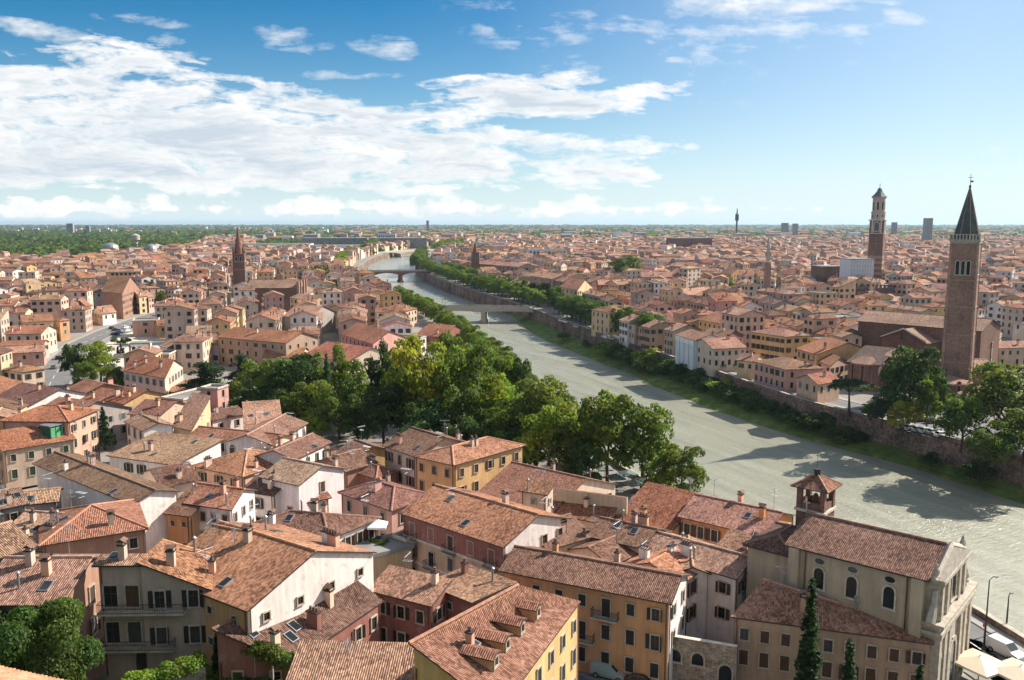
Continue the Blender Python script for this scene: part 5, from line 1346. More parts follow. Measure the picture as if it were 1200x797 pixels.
mb = MB(); mb.lathe([(5.0, 54.7), (5.0, 59.5), (5.4, 59.7), (5.4, 60.3), (4.5, 60.4), (4.5, 70), (5.3, 70.4), (5.5, 71.2)], 8, rot=PI/8, mi=0)
oc = mb.build('octagon', ['stone'], tl)
ow2 = archwin(1.5, 5.2, 'pale_stone', fr=.3); ow3 = archwin(1.3, 1.6, 'pale_stone', fr=.3)
for i in range(8):
    a = PI/4*i; o = obj('belfry_window', ow2, oc, (math.cos(a)*4.17, math.sin(a)*4.17, 64.3), a+PI/2); obj('belfry_window', ow3, oc, (math.cos(a)*4.64, math.sin(a)*4.64, 57), a+PI/2)
mb = MB(); mb.lathe([(5.7, 71.2), (3.6, 73.2), (2.2, 75), (1.2, 77.4), (.3, 78)], 8, rot=PI/8); mb.tube([(0, 0, 78), (0, 0, 81)], .15, 5); mb.lathe([(.1, 79), (.5, 79.4), (.1, 79.8)], 7); mb.build('cap', ['slate'], tl)
# --- left bank church with spire tower
q = quad((288, 337.5), (347, 337.5), 22, 22); base = Vector((*sum(q, Vector((0, 0)))/4, ZG))
lc = thing('brick_church', 'long brown brick church with pale buttressed front in the left bank quarter', 'church', base)
hall(lc, base, q, 22, 'g', 20, ZG-1, 'brick', (.30, .18, .13), wname='nave_wall', rname='nave_roof')
dd = (q[1]-q[0]).normalized(); e_ = (q[1]+q[2])/2; fa = math.atan2(dd.y, dd.x)+PI/2
mb = MB(); mb.box((0, 0, 8.4), (21, .5, 17), 0)
for x in (-9.5, -3.6, 3.6, 9.5): mb.box((x, -.5, 9), (1.6, 1.4, 18), 1)
mb.build('front_wall', ['brick_pale', 'brick_pale'], lc, Vector((*e_, ZG))-base+Vector((*(dd*.35), 0)), fa)
mb = MB(); mb.lathe([(2.2, -.1), (2.2, .2), (1.6, .25), (1.6, .1)], 16); rm = mb.build('rose_window', ['pane_glass'], lc, Vector((*e_, ZG+12))-base+Vector((*(dd*.75), 0))); rm.rotation_euler = (PI/2, 0, fa)
q = quad((352, 347), (372, 340), 17, 30); hall(lc, base, q, 17, 'g', 18, ZG-1, 'plaster', RC, (.55, .47, .36), wname='cloister_wall', rname='cloister_roof')
p = P(281, 325, 20); TB = Vector((p.x, p.y, 0))*(560/p.y); TB.z = ZG
st = thing('bell_tower', 'brick bell tower with pointed brick cone and corner pinnacles on the left bank', 'bell tower', TB, math.radians(12))
mb = MB(); mb.box((0, 0, 16), (7.6, 7.6, 32), 0, taper=.97); mb.build('shaft', ['brick'], st)
mb = MB()
for z in (22, 27, 32): mb.box((0, 0, z), (8.1, 8.1, .5))
mb.build('cornice', ['brick_pale'], st)
bw3 = archwin(1.3, 2.4, 'pale_stone')
for a in range(4):
    for x in (-1.3, 1.3): obj('belfry_window', bw3, st, (math.cos(a*PI/2)*x+math.sin(a*PI/2)*3.75, math.sin(a*PI/2)*x-math.cos(a*PI/2)*3.75, 28.7), a*PI/2)
mb = MB(); mb.lathe([(3.1, 32.2), (.1, 49.5)], 12); mb.tube([(0, 0, 49), (0, 0, 51)], .12, 4); mb.build('spire', ['brick_dark'], st)
for x in (-1, 1):
    for y in (-1, 1): mb = MB(); mb.box((x*3.1, y*3.1, 33.3), (1.2, 1.2, 2.2)); mb.lathe([(.85, 34.4), (.05, 38)], 6, (x*3.1, y*3.1, 0)); mb.build('pinnacle', ['brick_dark'], st)
p = P(557, 309, 20); TB = Vector((p.x, p.y, 0))*(760/p.y); TB.z = ZG
st = thing('bell_tower', 'small dark spired bell tower on the far bank near the arched bridge', 'bell tower', TB, .4)
mb = MB(); mb.box((0, 0, 13), (5.6, 5.6, 26), 0, taper=.97); mb.build('shaft', ['brick_dark'], st)
for a in range(4): obj('belfry_window', bw3, st, (math.sin(a*PI/2)*2.8, -math.cos(a*PI/2)*2.8, 22.5), a*PI/2)
mb = MB(); mb.box((0, 0, 26.2), (6.2, 6.2, .5)); mb.lathe([(2.6, 26.4), (.1, 36.5)], 8); mb.tube([(0, 0, 36), (0, 0, 38)], .1, 4); mb.build('spire', ['brick_dark'], st)
# --- other single landmarks: (label, category, px, py base, distance, builder)
def far_at(px, Y):
    return Vector(((px-600)/FPX*Y*1.0, Y, ZG))
def block(name, label, cat, px, Y, w, d, h, mat, rz=0, color=None, rows=0, cols=0, roof=None, group=None):
    t = thing(name, label, cat, far_at(px, Y), rz, group)
    mb = MB(); mb.box((0, 0, h/2-.5), (w, d, h+1)); mb.build('wall', [mat], t, color=color)
    mb = MB(); mb.box((0, 0, h+.25), (w+.6, d+.6, .5)); mb.build('roof', [roof or 'asphalt_roof'], t, color=(.4, .24, .17))
    if rows:
        wm = MB(); wm.box((0, -.04, 0), (w/cols*.5, .1, h/rows*.5)); me = wm.mesh('window', ['pane_glass'])
        for i in range(rows):
            for j in range(cols): obj('window', me, t, (-w/2+w*(j+.5)/cols, -d/2, h*(i+.5)/rows))
    return t
sb = block('scaffolded_building', 'building wrapped in white scaffold sheeting left of the striped civic tower', 'scaffold', 1003, 600, 17, 15, 27, 'sheet', .15)
mb = MB()
for i in range(9): mb.box((-8+i*2, -7.75, 13.5), (.15, .15, 27)); mb.box((0, -7.75, 1.5+i*3), (17, .15, .12))
mb.build('scaffold_poles', ['zinc'], sb)
block('brick_block', 'plain dark red brick block left of the white scaffold sheeting', 'building', 971, 640, 20, 18, 20, 'brick', .1)
pal = block('brick_palace', 'long low crenellated brick palace below the civic tower', 'palace', 985, 520, 60, 16, 13, 'brick', .08)
mb = MB()
for i in range(24): mb.box((-29+i*2.52, -7.9, 14.2), (1.4, .5, 1.6)); mb.box((-29+i*2.52, 7.9, 14.2), (1.4, .5, 1.6))
mb.build('battlements', ['brick'], pal)
block('brick_hall', 'long ochre brick hall with flat top right of the civic tower', 'building', 1063, 560, 50, 16, 12, 'brick_pale', -.05, rows=1, cols=12)
# slender pole-like chimney tower
t = thing('slender_tower', 'slender pale brick tower rising above roofs left of the crenellated brick palace', 'tower', far_at(899, 520)); mb = MB()
mb.box((0, 0, 13.5), (3.6, 3.6, 29), 0, taper=.85); mb.build('shaft', ['brick_pale'], t)
mb = MB(); mb.box((0, 0, 28.6), (3.8, 3.8, .6)); mb.box((0, 0, 33), (1.6, 1.6, 8)); mb.lathe([(1.4, 37), (.05, 45)], 6); mb.build('lantern', ['stone'], t)
t = thing('radio_mast', 'tall slim radio mast on the horizon right of centre', 'mast', far_at(861, 2600)); mb = MB(); mb.tube([(0, 0, 0), (0, 0, 80), (0, 0, 96)], [3, 2.4, .8], 6); mb.lathe([(2.5, 58), (5.5, 61), (5.5, 78), (2.5, 81)], 10); mb.build('mast_shaft', ['iron'], t)
for nm, px, Y, w_, h_, lab in (('apartment_tower', 1083, 2000, 16, 63, 'grey high-rise between the civic tower and the campanile spire'), ('apartment_tower', 1044, 2600, 13, 54, 'small dark high-rise just right of the civic tower'), ('apartment_tower', 917, 3000, 20, 52, 'twin dark high-rise on the right horizon'), ('apartment_tower', 929, 3050, 16, 50, 'right one of the dark twin high-rises'), ('apartment_tower', 87, 3300, 22, 50, 'lone blue-grey high-rise on the left horizon'), ('apartment_tower', 107, 3700, 18, 40, 'lower grey high-rise right of the lone one on the left horizon'), ('apartment_tower', 502, 3600, 10, 62, 'pale thin high-rise on the horizon above the bridges')):
    block(nm, lab, 'high-rise', px, Y, w_, w_*.8, h_, 'plaster', .2, (.34, .33, .34), 14, 4, group='high-rises on the horizon')
for px, Y, w_, d_, h_, mt, lab in ((395, 1750, 130, 60, 22, 'asphalt_roof', 'long dark exhibition hall on the left horizon'), (470, 1800, 110, 60, 21, 'asphalt_roof', 'right dark exhibition hall beside the river bend'), (372, 1520, 170, 60, 13, 'white_paint', 'very long white market shed before the dark halls'), (330, 1650, 120, 50, 13, 'white_paint', 'white shed left behind the very long white market shed'), (454, 2050, 44, 30, 27, 'sheet', 'white-grey office block beside the sheds'), (806, 1500, 70, 40, 26, 'brick_dark', 'broad dark hall on the right horizon'), (728, 2400, 40, 25, 28, 'white_paint', 'white slab block on the centre horizon'), (640, 1150, 50, 24, 17, 'sheet', 'pale blue-grey apartment slab above the tree row'), (880, 1300, 120, 40, 12, 'brick_pale', 'long pale flat-roofed block right of the broad dark hall'), (575, 1500, 60, 25, 18, 'sheet', 'grey flat block beyond the far bank spire')):
    block('large_hall', lab, 'building', px, Y, w_, d_, h_, mt, .1, rows=2 if mt in ('sheet',) else 0, cols=10)
for px, Y, r_, h_, lab in ((132, 1250, 11, 17, 'pale domed rotunda, larger of the two by the left woods'), (179, 1260, 8, 15, 'smaller pale domed rotunda by the left woods')):
    t = thing('rotunda', lab, 'domed building', far_at(px, Y)); mb = MB(); mb.lathe([(r_*1.5, -.5), (r_*1.5, h_*.45), (r_, h_*.5), (r_, h_)], 16); mb.build('drum', ['plaster'], t, color=(.5, .42, .33)); mb = MB(); mb.lathe([(r_*1.05, h_), (r_*.9, h_+3.5), (r_*.5, h_+6), (.3, h_+7)], 16); mb.build('dome', ['zinc'], t)
t = thing('water_tower', 'round pale water tower between the left rotundas', 'water tower', far_at(162, 1500)); mb = MB(); mb.lathe([(3, 0), (3, 20), (7, 23), (7, 31), (1, 34)], 14); mb.build('tank', ['stone'], t)
# the scaffolded riverside house with bluish sheet
q = quad((792, 394), (814, 401), 17.5, 12); base = Vector((*sum(q, Vector((0, 0)))/4, ZG))
t = thing('scaffolded_house', 'riverside house behind blue-grey scaffold sheeting with a white top strip', 'scaffold', base)
F, R, wl = roof_faces(q, 18, 'g', math.radians(18), .3); wallbox(q, ZG-1, wl, base, 'sheet', t); mb = MB(); slab(mb, [[p_-base for p_ in f] for f in F], .15); mb.build('roof', ['tile', 'gutter'], t, color=ROOFC['pinkish'])
dd = (q[1]-q[0]).normalized(); md = (q[0]+q[1])/2; L = (q[1]-q[0]).length
mb = MB(); mb.box((0, -.25, 9), (L, .1, 1.8), 0)
for i in range(5): mb.box((-L/2+L*i/4, -.3, 4.5), (.12, .12, 11), 1)
mb.build('sheet_strip', ['white_paint', 'zinc'], t, Vector((*md, ZG))-base, math.atan2(dd.y, dd.x))
# ------------------------------------------------------------------ trees
def leaf_mesh(name, pos, nrm, size, cols, mat='leaf'):
    """one quad per leaf clump, lying roughly along the crown surface"""
    k = len(pos); rg = np.random.default_rng(k)
    nrm = nrm+rg.normal(0, .55, (k, 3)); nrm /= np.linalg.norm(nrm, axis=1)[:, None]
    t = np.cross(nrm, rg.normal(0, 1, (k, 3))); t /= np.linalg.norm(t, axis=1)[:, None]
    b = np.cross(nrm, t)
    s1 = (size*rg.uniform(.6, 1.25, k))[:, None]; s2 = s1*rg.uniform(.55, .9, (k, 1))
    sag = nrm*s1*.25
    v = np.empty((k, 4, 3)); v[:, 0] = pos-t*s1-sag*.6; v[:, 1] = pos-b*s2+sag*.4; v[:, 2] = pos+t*s1-sag*.6; v[:, 3] = pos+b*s2+sag*.4
    me = bpy.data.meshes.new(name); me.vertices.add(k*4); me.vertices.foreach_set('co', v.reshape(-1))
    me.loops.add(k*4); me.loops.foreach_set('vertex_index', np.arange(k*4, dtype=np.int32))
    me.polygons.add(k); me.polygons.foreach_set('loop_start', np.arange(0, k*4, 4, dtype=np.int32)); me.polygons.foreach_set('loop_total', np.full(k, 4, dtype=np.int32))
    a = me.color_attributes.new('Col', 'FLOAT_COLOR', 'CORNER'); c4 = np.ones((k, 4, 4)); c4[:, :, :3] = cols[:, None, :]
    a.data.foreach_set('color', c4.reshape(-1)); me.materials.append(M[mat]); me.update(); me.validate(); return me
def crown_points(rg, lobes, k):
    """lobes: centre, radii (3). points mostly near the lobes' skins, a few inside"""
    vol = np.array([np.prod(np.power(r, .72)) for c, r in lobes]); pick = rg.choice(len(lobes), k, p=vol/vol.sum())
    C = np.array([c for c, r in lobes])[pick]; R = np.array([r for c, r in lobes])[pick]
    d = rg.normal(0, 1, (k, 3)); d /= np.linalg.norm(d, axis=1)[:, None]
    d[:, 2] = np.where(d[:, 2] < -.45, -d[:, 2], d[:, 2])
    rad = np.clip(rg.normal(.93, .13, k), .35, 1.14)[:, None]
    tone = rg.uniform(.72, 1.28, len(lobes))[pick]*rg.uniform(.65, 1.4, k)
    warm = rg.uniform(-.12, .16, len(lobes))[pick]+rg.uniform(-.08, .08, k)
    cols = np.stack([tone*(1+warm), tone, tone*(1-.6*warm)], 1)
    n_ = d/R; n_ /= np.linalg.norm(n_, axis=1)[:, None]
    return C+d*R*rad, n_, cols
def crown(kind, seed, k=3600):
    rg = np.random.default_rng(seed); L = []
    if kind == 'round':        # broad deciduous crown, unit height, radius .5
        L.append(((0, 0, .56), (.27, .27, .30)))
        for i in range(26):
            a, z = rg.uniform(0, 6.28), rg.uniform(.26, .93); rr = .36*math.sqrt(max(.05, 1-((z-.55)/.5)**2))*rg.uniform(.65, 1.08)
            s = rg.uniform(.085, .155); L.append(((math.cos(a)*rr, math.sin(a)*rr, z), (s, s, s*rg.uniform(.75, 1.0))))
        sz = .024
    elif kind == 'tall':
        for i in range(24):
            a, z = rg.uniform(0, 6.28), rg.uniform(.16, .95); rr = .2*math.sin(PI*min(1, max(.08, (z*.92+.06))))*rg.uniform(.4, 1.25)
            s = rg.uniform(.08, .13); L.append(((math.cos(a)*rr, math.sin(a)*rr, z), (s, s, s*1.35)))
        L.append(((0, 0, .5), (.13, .13, .34))); sz = .022
    elif kind == 'cedar':      # flat tiers
        for i in range(20):
            z = .25+.7*i/20; a = rg.uniform(0, 6.28); rr = .42*(1-.75*((z-.25)/.75)**1.3)*rg.uniform(.35, 1)
            s = rg.uniform(.11, .2)*(1.2-z*.6); L.append(((math.cos(a)*rr, math.sin(a)*rr, z), (s, s, s*.3)))
        L.append(((0, 0, .55), (.1, .1, .38))); sz = .022
    elif kind == 'conifer':
        for i in range(26):
            z = .1+.86*i/26; a = i*2.4; rr = .24*(1.02-z)*rg.uniform(.5, 1.1); s = .13*(1.15-z)
            L.append(((math.cos(a)*rr, math.sin(a)*rr, z), (s, s, s*.75)))
        L.append(((0, 0, .5), (.08, .08, .42))); sz = .02
    elif kind == 'cypress':
        for i in range(22):
            z = .04+.92*i/22; a = i*2.4; w = .5*min(1, (1.02-z)/.62)**.8*min(1, .55+z*2); s = max(.05, w*.62)
            L.append(((math.cos(a)*w*.4, math.sin(a)*w*.4, z), (s, s, .07)))
        sz = .10
    elif kind == 'umbrella':
        for i in range(24):
            a, rr = rg.uniform(0, 6.28), .42*math.sqrt(rg.uniform(0, 1)); s = rg.uniform(.1, .16)
            L.append(((math.cos(a)*rr, math.sin(a)*rr, .86-.5*rr*rr), (s, s, s*.55)))
        sz = .022
    elif kind == 'bush':
        for i in range(16):
            a, rr = rg.uniform(0, 6.28), .36*math.sqrt(rg.uniform(0, 1)); z = rg.uniform(.15, .75)*(1-rr*.8); s = rg.uniform(.13, .22)
            L.append(((math.cos(a)*rr, math.sin(a)*rr, z), (s, s, s*.9)))
        sz = .04
    p, nn_, c = crown_points(rg, L, k)
    if kind == 'cypress':
        me = leaf_mesh('crown', p*np.array([1, 1, 10]), nn_, np.full(k, sz), c); me.transform(Matrix.Diagonal((1, 1, .1, 1))); return me
    return leaf_mesh('crown', p, nn_, np.full(k, sz), c)
CR = {'round': [crown('round', i, 5200) for i in range(5)], 'tall': [crown('tall', 20+i, 3600) for i in range(3)], 'cedar': [crown('cedar', 30, 4200), crown('cedar', 31, 4200)], 'conifer': [crown('conifer', 40, 3600)],
    'cypress': [crown('cypress', 50, 4200), crown('cypress', 51, 4200)], 'umbrella': [crown('umbrella', 60, 4200)], 'bush': [crown('bush', 70+i, 1300) for i in range(4)], 'fine': [crown('round', 90, 26000)]}
for me in CR['fine']:      # smaller leaves for the trees next to the viewer
    co = np.empty(len(me.vertices)*3); me.vertices.foreach_get('co', co); q = co.reshape(-1, 4, 3); c = q.mean(1, keepdims=True); me.vertices.foreach_set('co', (c+(q-c)*.55).reshape(-1)); me.update()
def trunk(kind, seed):
    r = random.Random(seed); mb = MB()
    top = {'round': .55, 'fine': .55, 'tall': .75, 'cedar': .9, 'conifer': .92, 'umbrella': .8, 'cypress': .5, 'bush': .4}[kind]; w = .028 if kind not in ('cypress',) else .08
    pts = [Vector((0, 0, -.05)), Vector((r.uniform(-.02, .02), r.uniform(-.02, .02), top*.4)), Vector((r.uniform(-.03, .03), r.uniform(-.03, .03), top))]
    mb.tube(pts, [w*1.25, w*.8, w*.3], 7)
    if kind in ('round', 'fine', 'umbrella', 'cedar', 'tall'):
        for i in range(6):
            a = i*1.05+r.uniform(-.3, .3); z0 = top*(.45+.08*i) if kind != 'umbrella' else .62; R_ = .28 if kind != 'tall' else .12
            b = pts[1].lerp(pts[2], max(0, (z0-top*.4)/(top*.6))); e = Vector((math.cos(a)*R_, math.sin(a)*R_, z0+.2))
            mb.tube([b, b.lerp(e, .5)+Vector((0, 0, .03)), e], [w*.5, w*.35, w*.12], 5)
    return mb.mesh('trunk', ['bark'])
TK = {k: trunk(k, i) for i, k in enumerate(CR)}
rt = random.Random(77)
def tree(name, label, cat, loc, h, w, kind, col, group=None, crown_i=None):
    t = thing(name, label, cat, loc, rt.random()*6.28, group)
    me = CR[kind][crown_i if crown_i is not None else rt.randrange(len(CR[kind]))]
    if kind == 'cypress': pass
    for nm, m_ in (('trunk', TK[kind]), ('crown', me)):
        o = obj(nm, m_, t, color=jit(col, .12, rt) if nm == 'crown' else None); o.scale = (w, w, h)
    return t
def T(px, yb, yt, wpx, kind, col, z=None):
    """ground point at the pixel (px, yb); the crown's top at row yt; width in pixels"""
    g_ = P(px, yb, ZG); g_.z = ground_z(g_.x, g_.y) if z is None else z
    a = math.atan((398.5-yt)/FPX); top = CZ+g_.y*math.tan(a-PIT); h = max(1.5, top-g_.z)
    dep = g_.y*CT-(g_.z+h*.6-CZ)*ST
    return g_, h, wpx*dep/FPX
GRN, LIME, DARK, MID, OLIVE, BRIGHT = (.13, .185, .029), (.28, .275, .034), (.05, .092, .025), (.105, .16, .03), (.125, .17, .036), (.20, .255, .033)
park = [ # px, ground row, top row, width, kind, colour, words
 (490, 520, 398, 62, 'round', LIME, 'large yellow-green tree'), (452, 500, 408, 34, 'tall', DARK, 'slim dark tree'), (545, 520, 411, 66, 'round', GRN, 'large fresh green tree'), (520, 500, 425, 46, 'round', BRIGHT, 'bright green tree'),
 (595, 530, 440, 60, 'round', BRIGHT, 'bright green tree'), (628, 545, 443, 66, 'round', OLIVE, 'broad olive green tree'), (570, 515, 445, 50, 'round', GRN, 'large fresh green tree'), (600, 545, 475, 62, 'round', MID, 'mid green round tree'), (645, 560, 470, 70, 'round', BRIGHT, 'bright green tree'),
 (668, 568, 490, 56, 'round', MID, 'mid green round tree'), (712, 568, 462, 62, 'round', GRN, 'large fresh green tree'), (752, 574, 476, 62, 'round', MID, 'mid green round tree'), (798, 590, 524, 50, 'round', OLIVE, 'broad olive green tree'), (772, 586, 530, 40, 'round', GRN, 'small fresh green tree'),
 (690, 545, 468, 46, 'round', DARK, 'dark round tree'), (655, 530, 462, 46, 'round', MID, 'mid green round tree'), (540, 535, 458, 52, 'round', MID, 'mid green round tree'), (500, 535, 470, 52, 'round', DARK, 'dark round tree'), (560, 550, 490, 48, 'round', DARK, 'dark round tree'),
 (615, 555, 505, 44, 'round', DARK, 'dark round tree'), (450, 525, 452, 50, 'round', DARK, 'dark round tree'), (470, 520, 440, 44, 'round', MID, 'mid green round tree'), (420, 510, 425, 46, 'tall', MID, 'leafy upright tree'), (437, 500, 415, 40, 'cedar', DARK, 'dark tiered conifer'),
 (400, 495, 412, 44, 'tall', GRN, 'leafy upright tree'), (385, 500, 410, 36, 'conifer', DARK, 'dark pointed conifer'), (372, 490, 415, 40, 'tall', MID, 'leafy upright tree'), (350, 500, 418, 52, 'round', DARK, 'dark round tree'), (330, 490, 420, 50, 'round', MID, 'mid green round tree'), (305, 480, 426, 52, 'round', GRN, 'large fresh green tree'),
 (320, 505, 450, 48, 'round', DARK, 'dark round tree'), (368, 508, 447, 44, 'round', OLIVE, 'broad olive green tree'), (398, 515, 462, 44, 'round', MID, 'mid green round tree'), (345, 510, 462, 40, 'round', MID, 'mid green round tree'), (420, 520, 470, 46, 'round', DARK, 'dark round tree'), (295, 500, 455, 40, 'round', DARK, 'dark round tree'),
 (242, 478, 421, 56, 'cedar', (.03, .065, .03), 'spreading dark cedar'), (268, 478, 448, 34, 'round', GRN, 'small fresh green tree'), (285, 470, 412, 40, 'cedar', (.05, .075, .06), 'bluish tiered cedar'), (372, 518, 482, 30, 'round', GRN, 'small fresh green tree'), (470, 490, 412, 40, 'round', DARK, 'dark round tree'),
 (590, 500, 420, 40, 'round', GRN, 'large fresh green tree'), (560, 490, 405, 44, 'round', MID, 'mid green round tree'), (525, 485, 395, 40, 'round', GRN, 'large fresh green tree'), (612, 500, 425, 30, 'round', DARK, 'dark round tree'), (580, 552, 500, 40, 'round', MID, 'mid green round tree'), (480, 545, 500, 40, 'round', DARK, 'dark round tree'), (530, 552, 502, 40, 'round', DARK, 'dark round tree'), (682, 578, 525, 36, 'round', DARK, 'dark round tree')]
by = {}
for t_ in park: by.setdefault(t_[6], []).append(t_)
for wds, l in by.items():
    l.sort(key=lambda t_: dist_line(LB, *P(t_[0], t_[1], ZG).xy))
    for i, t_ in enumerate(l):
        g_, h, w_ = T(*t_[:6])
        tree('park_tree', f'{wds} in the riverside park'+('' if len(l) == 1 else f', {ORD[i]} from the river wall'), 'tree', g_, h, w_*1.32, t_[4], t_[5], 'trees of the riverside park')
single = [(123, 527, 474, 34, 'conifer', (.025, .05, .022), 'dark bushy conifer left of the three arched windows'), (215, 427, 399, 34, 'round', OLIVE, 'round olive green tree beside the bright red roof'), (88, 452, 404, 26, 'round', DARK, 'dark tree by the curving street'), (118, 452, 404, 40, 'round', BRIGHT, 'bright green tree by the paved square'), (135, 462, 428, 26, 'round', OLIVE, 'olive tree below the paved square'), (100, 458, 424, 26, 'round', MID, 'mid green tree behind the bright one at the square'),
 (733, 336, 300, 40, 'round', MID, 'lone big round tree rising over far bank roofs'), (847, 350, 323, 26, 'round', MID, 'second round tree over far bank roofs'), (765, 342, 324, 12, 'round', DARK, 'small dark tree beside the wide cream palazzo'),
 (1064, 500, 411, 62, 'round', DARK, 'great dark tree before the gothic apse'), (1085, 505, 440, 30, 'round', GRN, 'sunlit green tree right of the great dark one'), (995, 486, 443, 48, 'umbrella', (.04, .08, .025), 'umbrella pine beside the small peach house'), (1058, 508, 472, 34, 'round', LIME, 'little yellowing tree over the embankment'), (1033, 500, 463, 30, 'round', (.05, .075, .05), 'bluish tree behind the embankment'), (1126, 528, 467, 50, 'round', MID, 'round green tree right of the car park'),
 (1182, 522, 428, 92, 'round', OLIVE, 'tallest olive green tree at the right picture edge'), (1200, 540, 478, 72, 'round', GRN, 'green tree cut by the right picture edge'), (1162, 545, 506, 50, 'round', MID, 'low green tree under the tall olive one'), (1100, 480, 452, 24, 'round', DARK, 'dark tree at the foot of the campanile'), (1020, 492, 472, 24, 'round', DARK, 'dark low tree by the umbrella pine')]
for px, yb, yt, w_, kd, col, lab in single:
    g_, h, ww = T(px, yb, yt, w_, kd, col); tree('city_tree', lab, 'tree', g_, h, ww*1.25, kd, col)
g_ = Vector((-40.5, 73, 15)); tree('garden_tree', 'big leafy garden tree in the bottom left corner', 'tree', (-41.5, 71, 13.5), 13.0, 10.5, 'fine', (.075, .12, .028))
tree('garden_tree', 'darker second tree behind the big one in the bottom left corner', 'tree', (-49, 75, 14.5), 10, 8.5, 'fine', (.05, .085, .028))
for px, py, Y, lab, ww in ((953, 672, 80, 'tallest slim cypress before the shuttered house', 2.7), (997, 746, 77, 'middle slim cypress before the shuttered house', 2.3), (1079, 775, 76, 'shortest slim cypress at the church front', 2.2)):
    v = (398.5-py)/FPX; r_ = (-ST+v*CT)/(CT+v*ST); top = CZ+Y*r_; x = (px-600)/FPX*(Y*CT-(top-CZ)*ST)
    tree('cypress', lab, 'cypress', (x, Y, ZG), top-ZG, ww, 'cypress', (.032, .065, .022))
# tree rows along both banks, named by their place in the row
def row(line, off, i0, i1, step, hs, ws, col, what, start, kind='round'):
    ln = offset(dense(line[i0:i1], 2), off); acc = 0; pts = [ln[0]]
    for a, b in zip(ln, ln[1:]):
        acc += (b-a).length
        if acc >= step: pts.append(b); acc = 0
    for i, p in enumerate(pts):
        tree('plane_tree', f'{what}, {ORD[i]} from {start}', 'tree', (p.x, p.y, ZG), hs*rt.uniform(.85, 1.12), ws*rt.uniform(.9, 1.15), kind, col, what+'s')
row(LB, -6, 6, 11, 7.5, 9.2, 10.5, GRN, 'leafy tree in the near bank row', 'the park')
row(RB, 8, 10, 9+0, 8, 11, 10, MID, 'x', 'x') if 0 else None
row(RB[8:11], 7.5, 0, 3, 7.0, 12.5, 12.5, (.085, .14, .03), 'dark plane tree above the embankment wall', 'the round corner house')
row(RB[11:16], 8, 0, 5, 9.5, 11.5, 13.5, GRN, 'plane tree in the far row between bridges', 'the flat bridge')
row(RB[11:15], 21, 0, 4, 24, 13, 12, OLIVE, 'plane tree in the back row between bridges', 'the flat bridge')
row([P(x, y, ZG).xy for x, y in ((396, 318), (404, 309), (418, 300))], 0, 0, 3, 17, 15, 17, BRIGHT, 'bright tree beside the arched bridge', 'the bridge')
row([P(x, y, ZG).xy for x, y in ((428, 297), (440, 292), (446, 289))], 0, 0, 3, 26, 20, 22, OLIVE, 'tall tree by the long pale bridge', 'the bridge')
row([P(x, y, ZG).xy for x, y in ((488, 316), (494, 306), (497, 303))], 0, 0, 3, 22, 17, 18, MID, 'riverside tree across from the bright trees', 'the bridge')
row([P(x, y, ZG).xy for x, y in ((512, 294), (528, 289), (545, 287))], 0, 0, 3, 50, 17, 30, BRIGHT, 'bright tree behind the long pale bridge', 'the bridge')
# shrubs on the grassy shelf
shr = [(705, 412, 14), (713, 416, 18), (722, 420, 12), (748, 427, 22), (762, 432, 26), (776, 436, 24), (790, 440, 26), (806, 446, 24), (822, 452, 26), (838, 458, 22), (852, 464, 24), (868, 470, 22), (884, 476, 22), (897, 480, 16), (930, 486, 26), (918, 482, 18), (970, 500, 16), (1143, 560, 24), (660, 398, 12), (690, 406, 10), (1010, 516, 14), (1090, 545, 16)]
for x in range(724, 1000, 12):
    i_ = 0
    while i_ < len(R_px)-2 and R_px[i_+1][0] > x: i_ += 1
    (x1, y1, _), (x0, y0, _) = R_px[i_], R_px[i_+1]; shr.append((x+.5, y0+(y1-y0)*(x-x0)/(x1-x0)+rt.uniform(2, 6), rt.uniform(14, 24)))
for i, (x, y, w_) in enumerate(shr):
    p = P(x, y, 2.0); dep = p.length
    ln = 'willow shrub on the grassy shelf' ; nth = sum(1 for s_ in shr if s_[0] < x)
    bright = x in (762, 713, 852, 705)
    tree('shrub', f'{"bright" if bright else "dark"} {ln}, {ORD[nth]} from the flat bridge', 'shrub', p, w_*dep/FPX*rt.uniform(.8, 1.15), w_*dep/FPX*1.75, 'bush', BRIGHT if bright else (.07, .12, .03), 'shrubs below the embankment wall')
# garden and courtyard trees between the houses
GARDENS.sort(key=lambda c: c.length)
vis = [c for c in GARDENS if abs(c.x) < .6*c.y and c.y < 2600]
near_g = [c for c in vis if c.length < 900]
ng = 0
for i, c in enumerate(near_g):
    if ng >= 45: break
    h = rt.uniform(8, 13)
    if not seen(Vector((c.x, c.y, ZG+h)), None, 3): continue
    ng += 1; px_, py_ = proj((c.x, c.y, ZG+h))
    side = 'left bank' if c.x < at(LB, .6).x and px_ < 560 else 'far bank'
    tree('courtyard_tree', None, 'tree', (c.x, c.y, ZG), h, rt.uniform(7, 11), 'round', rt.choice((MID, GRN, DARK, OLIVE)), 'courtyard trees among the houses')['side'] = side
ct = [o for o in S.objects if o.name.startswith('courtyard_tree')]
used = {}
for o in ct:
    nb_ = min((s for s in IND if s.get('lab')), key=lambda s: (s['c']-o.location.xy).length)
    used.setdefault(nb_['lab'], []).append(o)
for l, os_ in used.items():
    os_.sort(key=lambda o: o.location.length); ws = l.replace(', ', ' with ', 1).split()
    for i, o in enumerate(os_): o['label'] = ('courtyard tree by the ', 'farther courtyard tree by the ', 'third courtyard tree by the ', 'fourth courtyard tree by the ')[min(i, 3)]+' '.join(ws if len(ws) < 12 else [w_ for w_ in ws if w_ not in ('the', 'with', 'a', 'and')][:12])
    for o in os_: o['label'] = ' '.join(o['label'].rstrip(',').split()[:16])
for o in ct: del o['side']
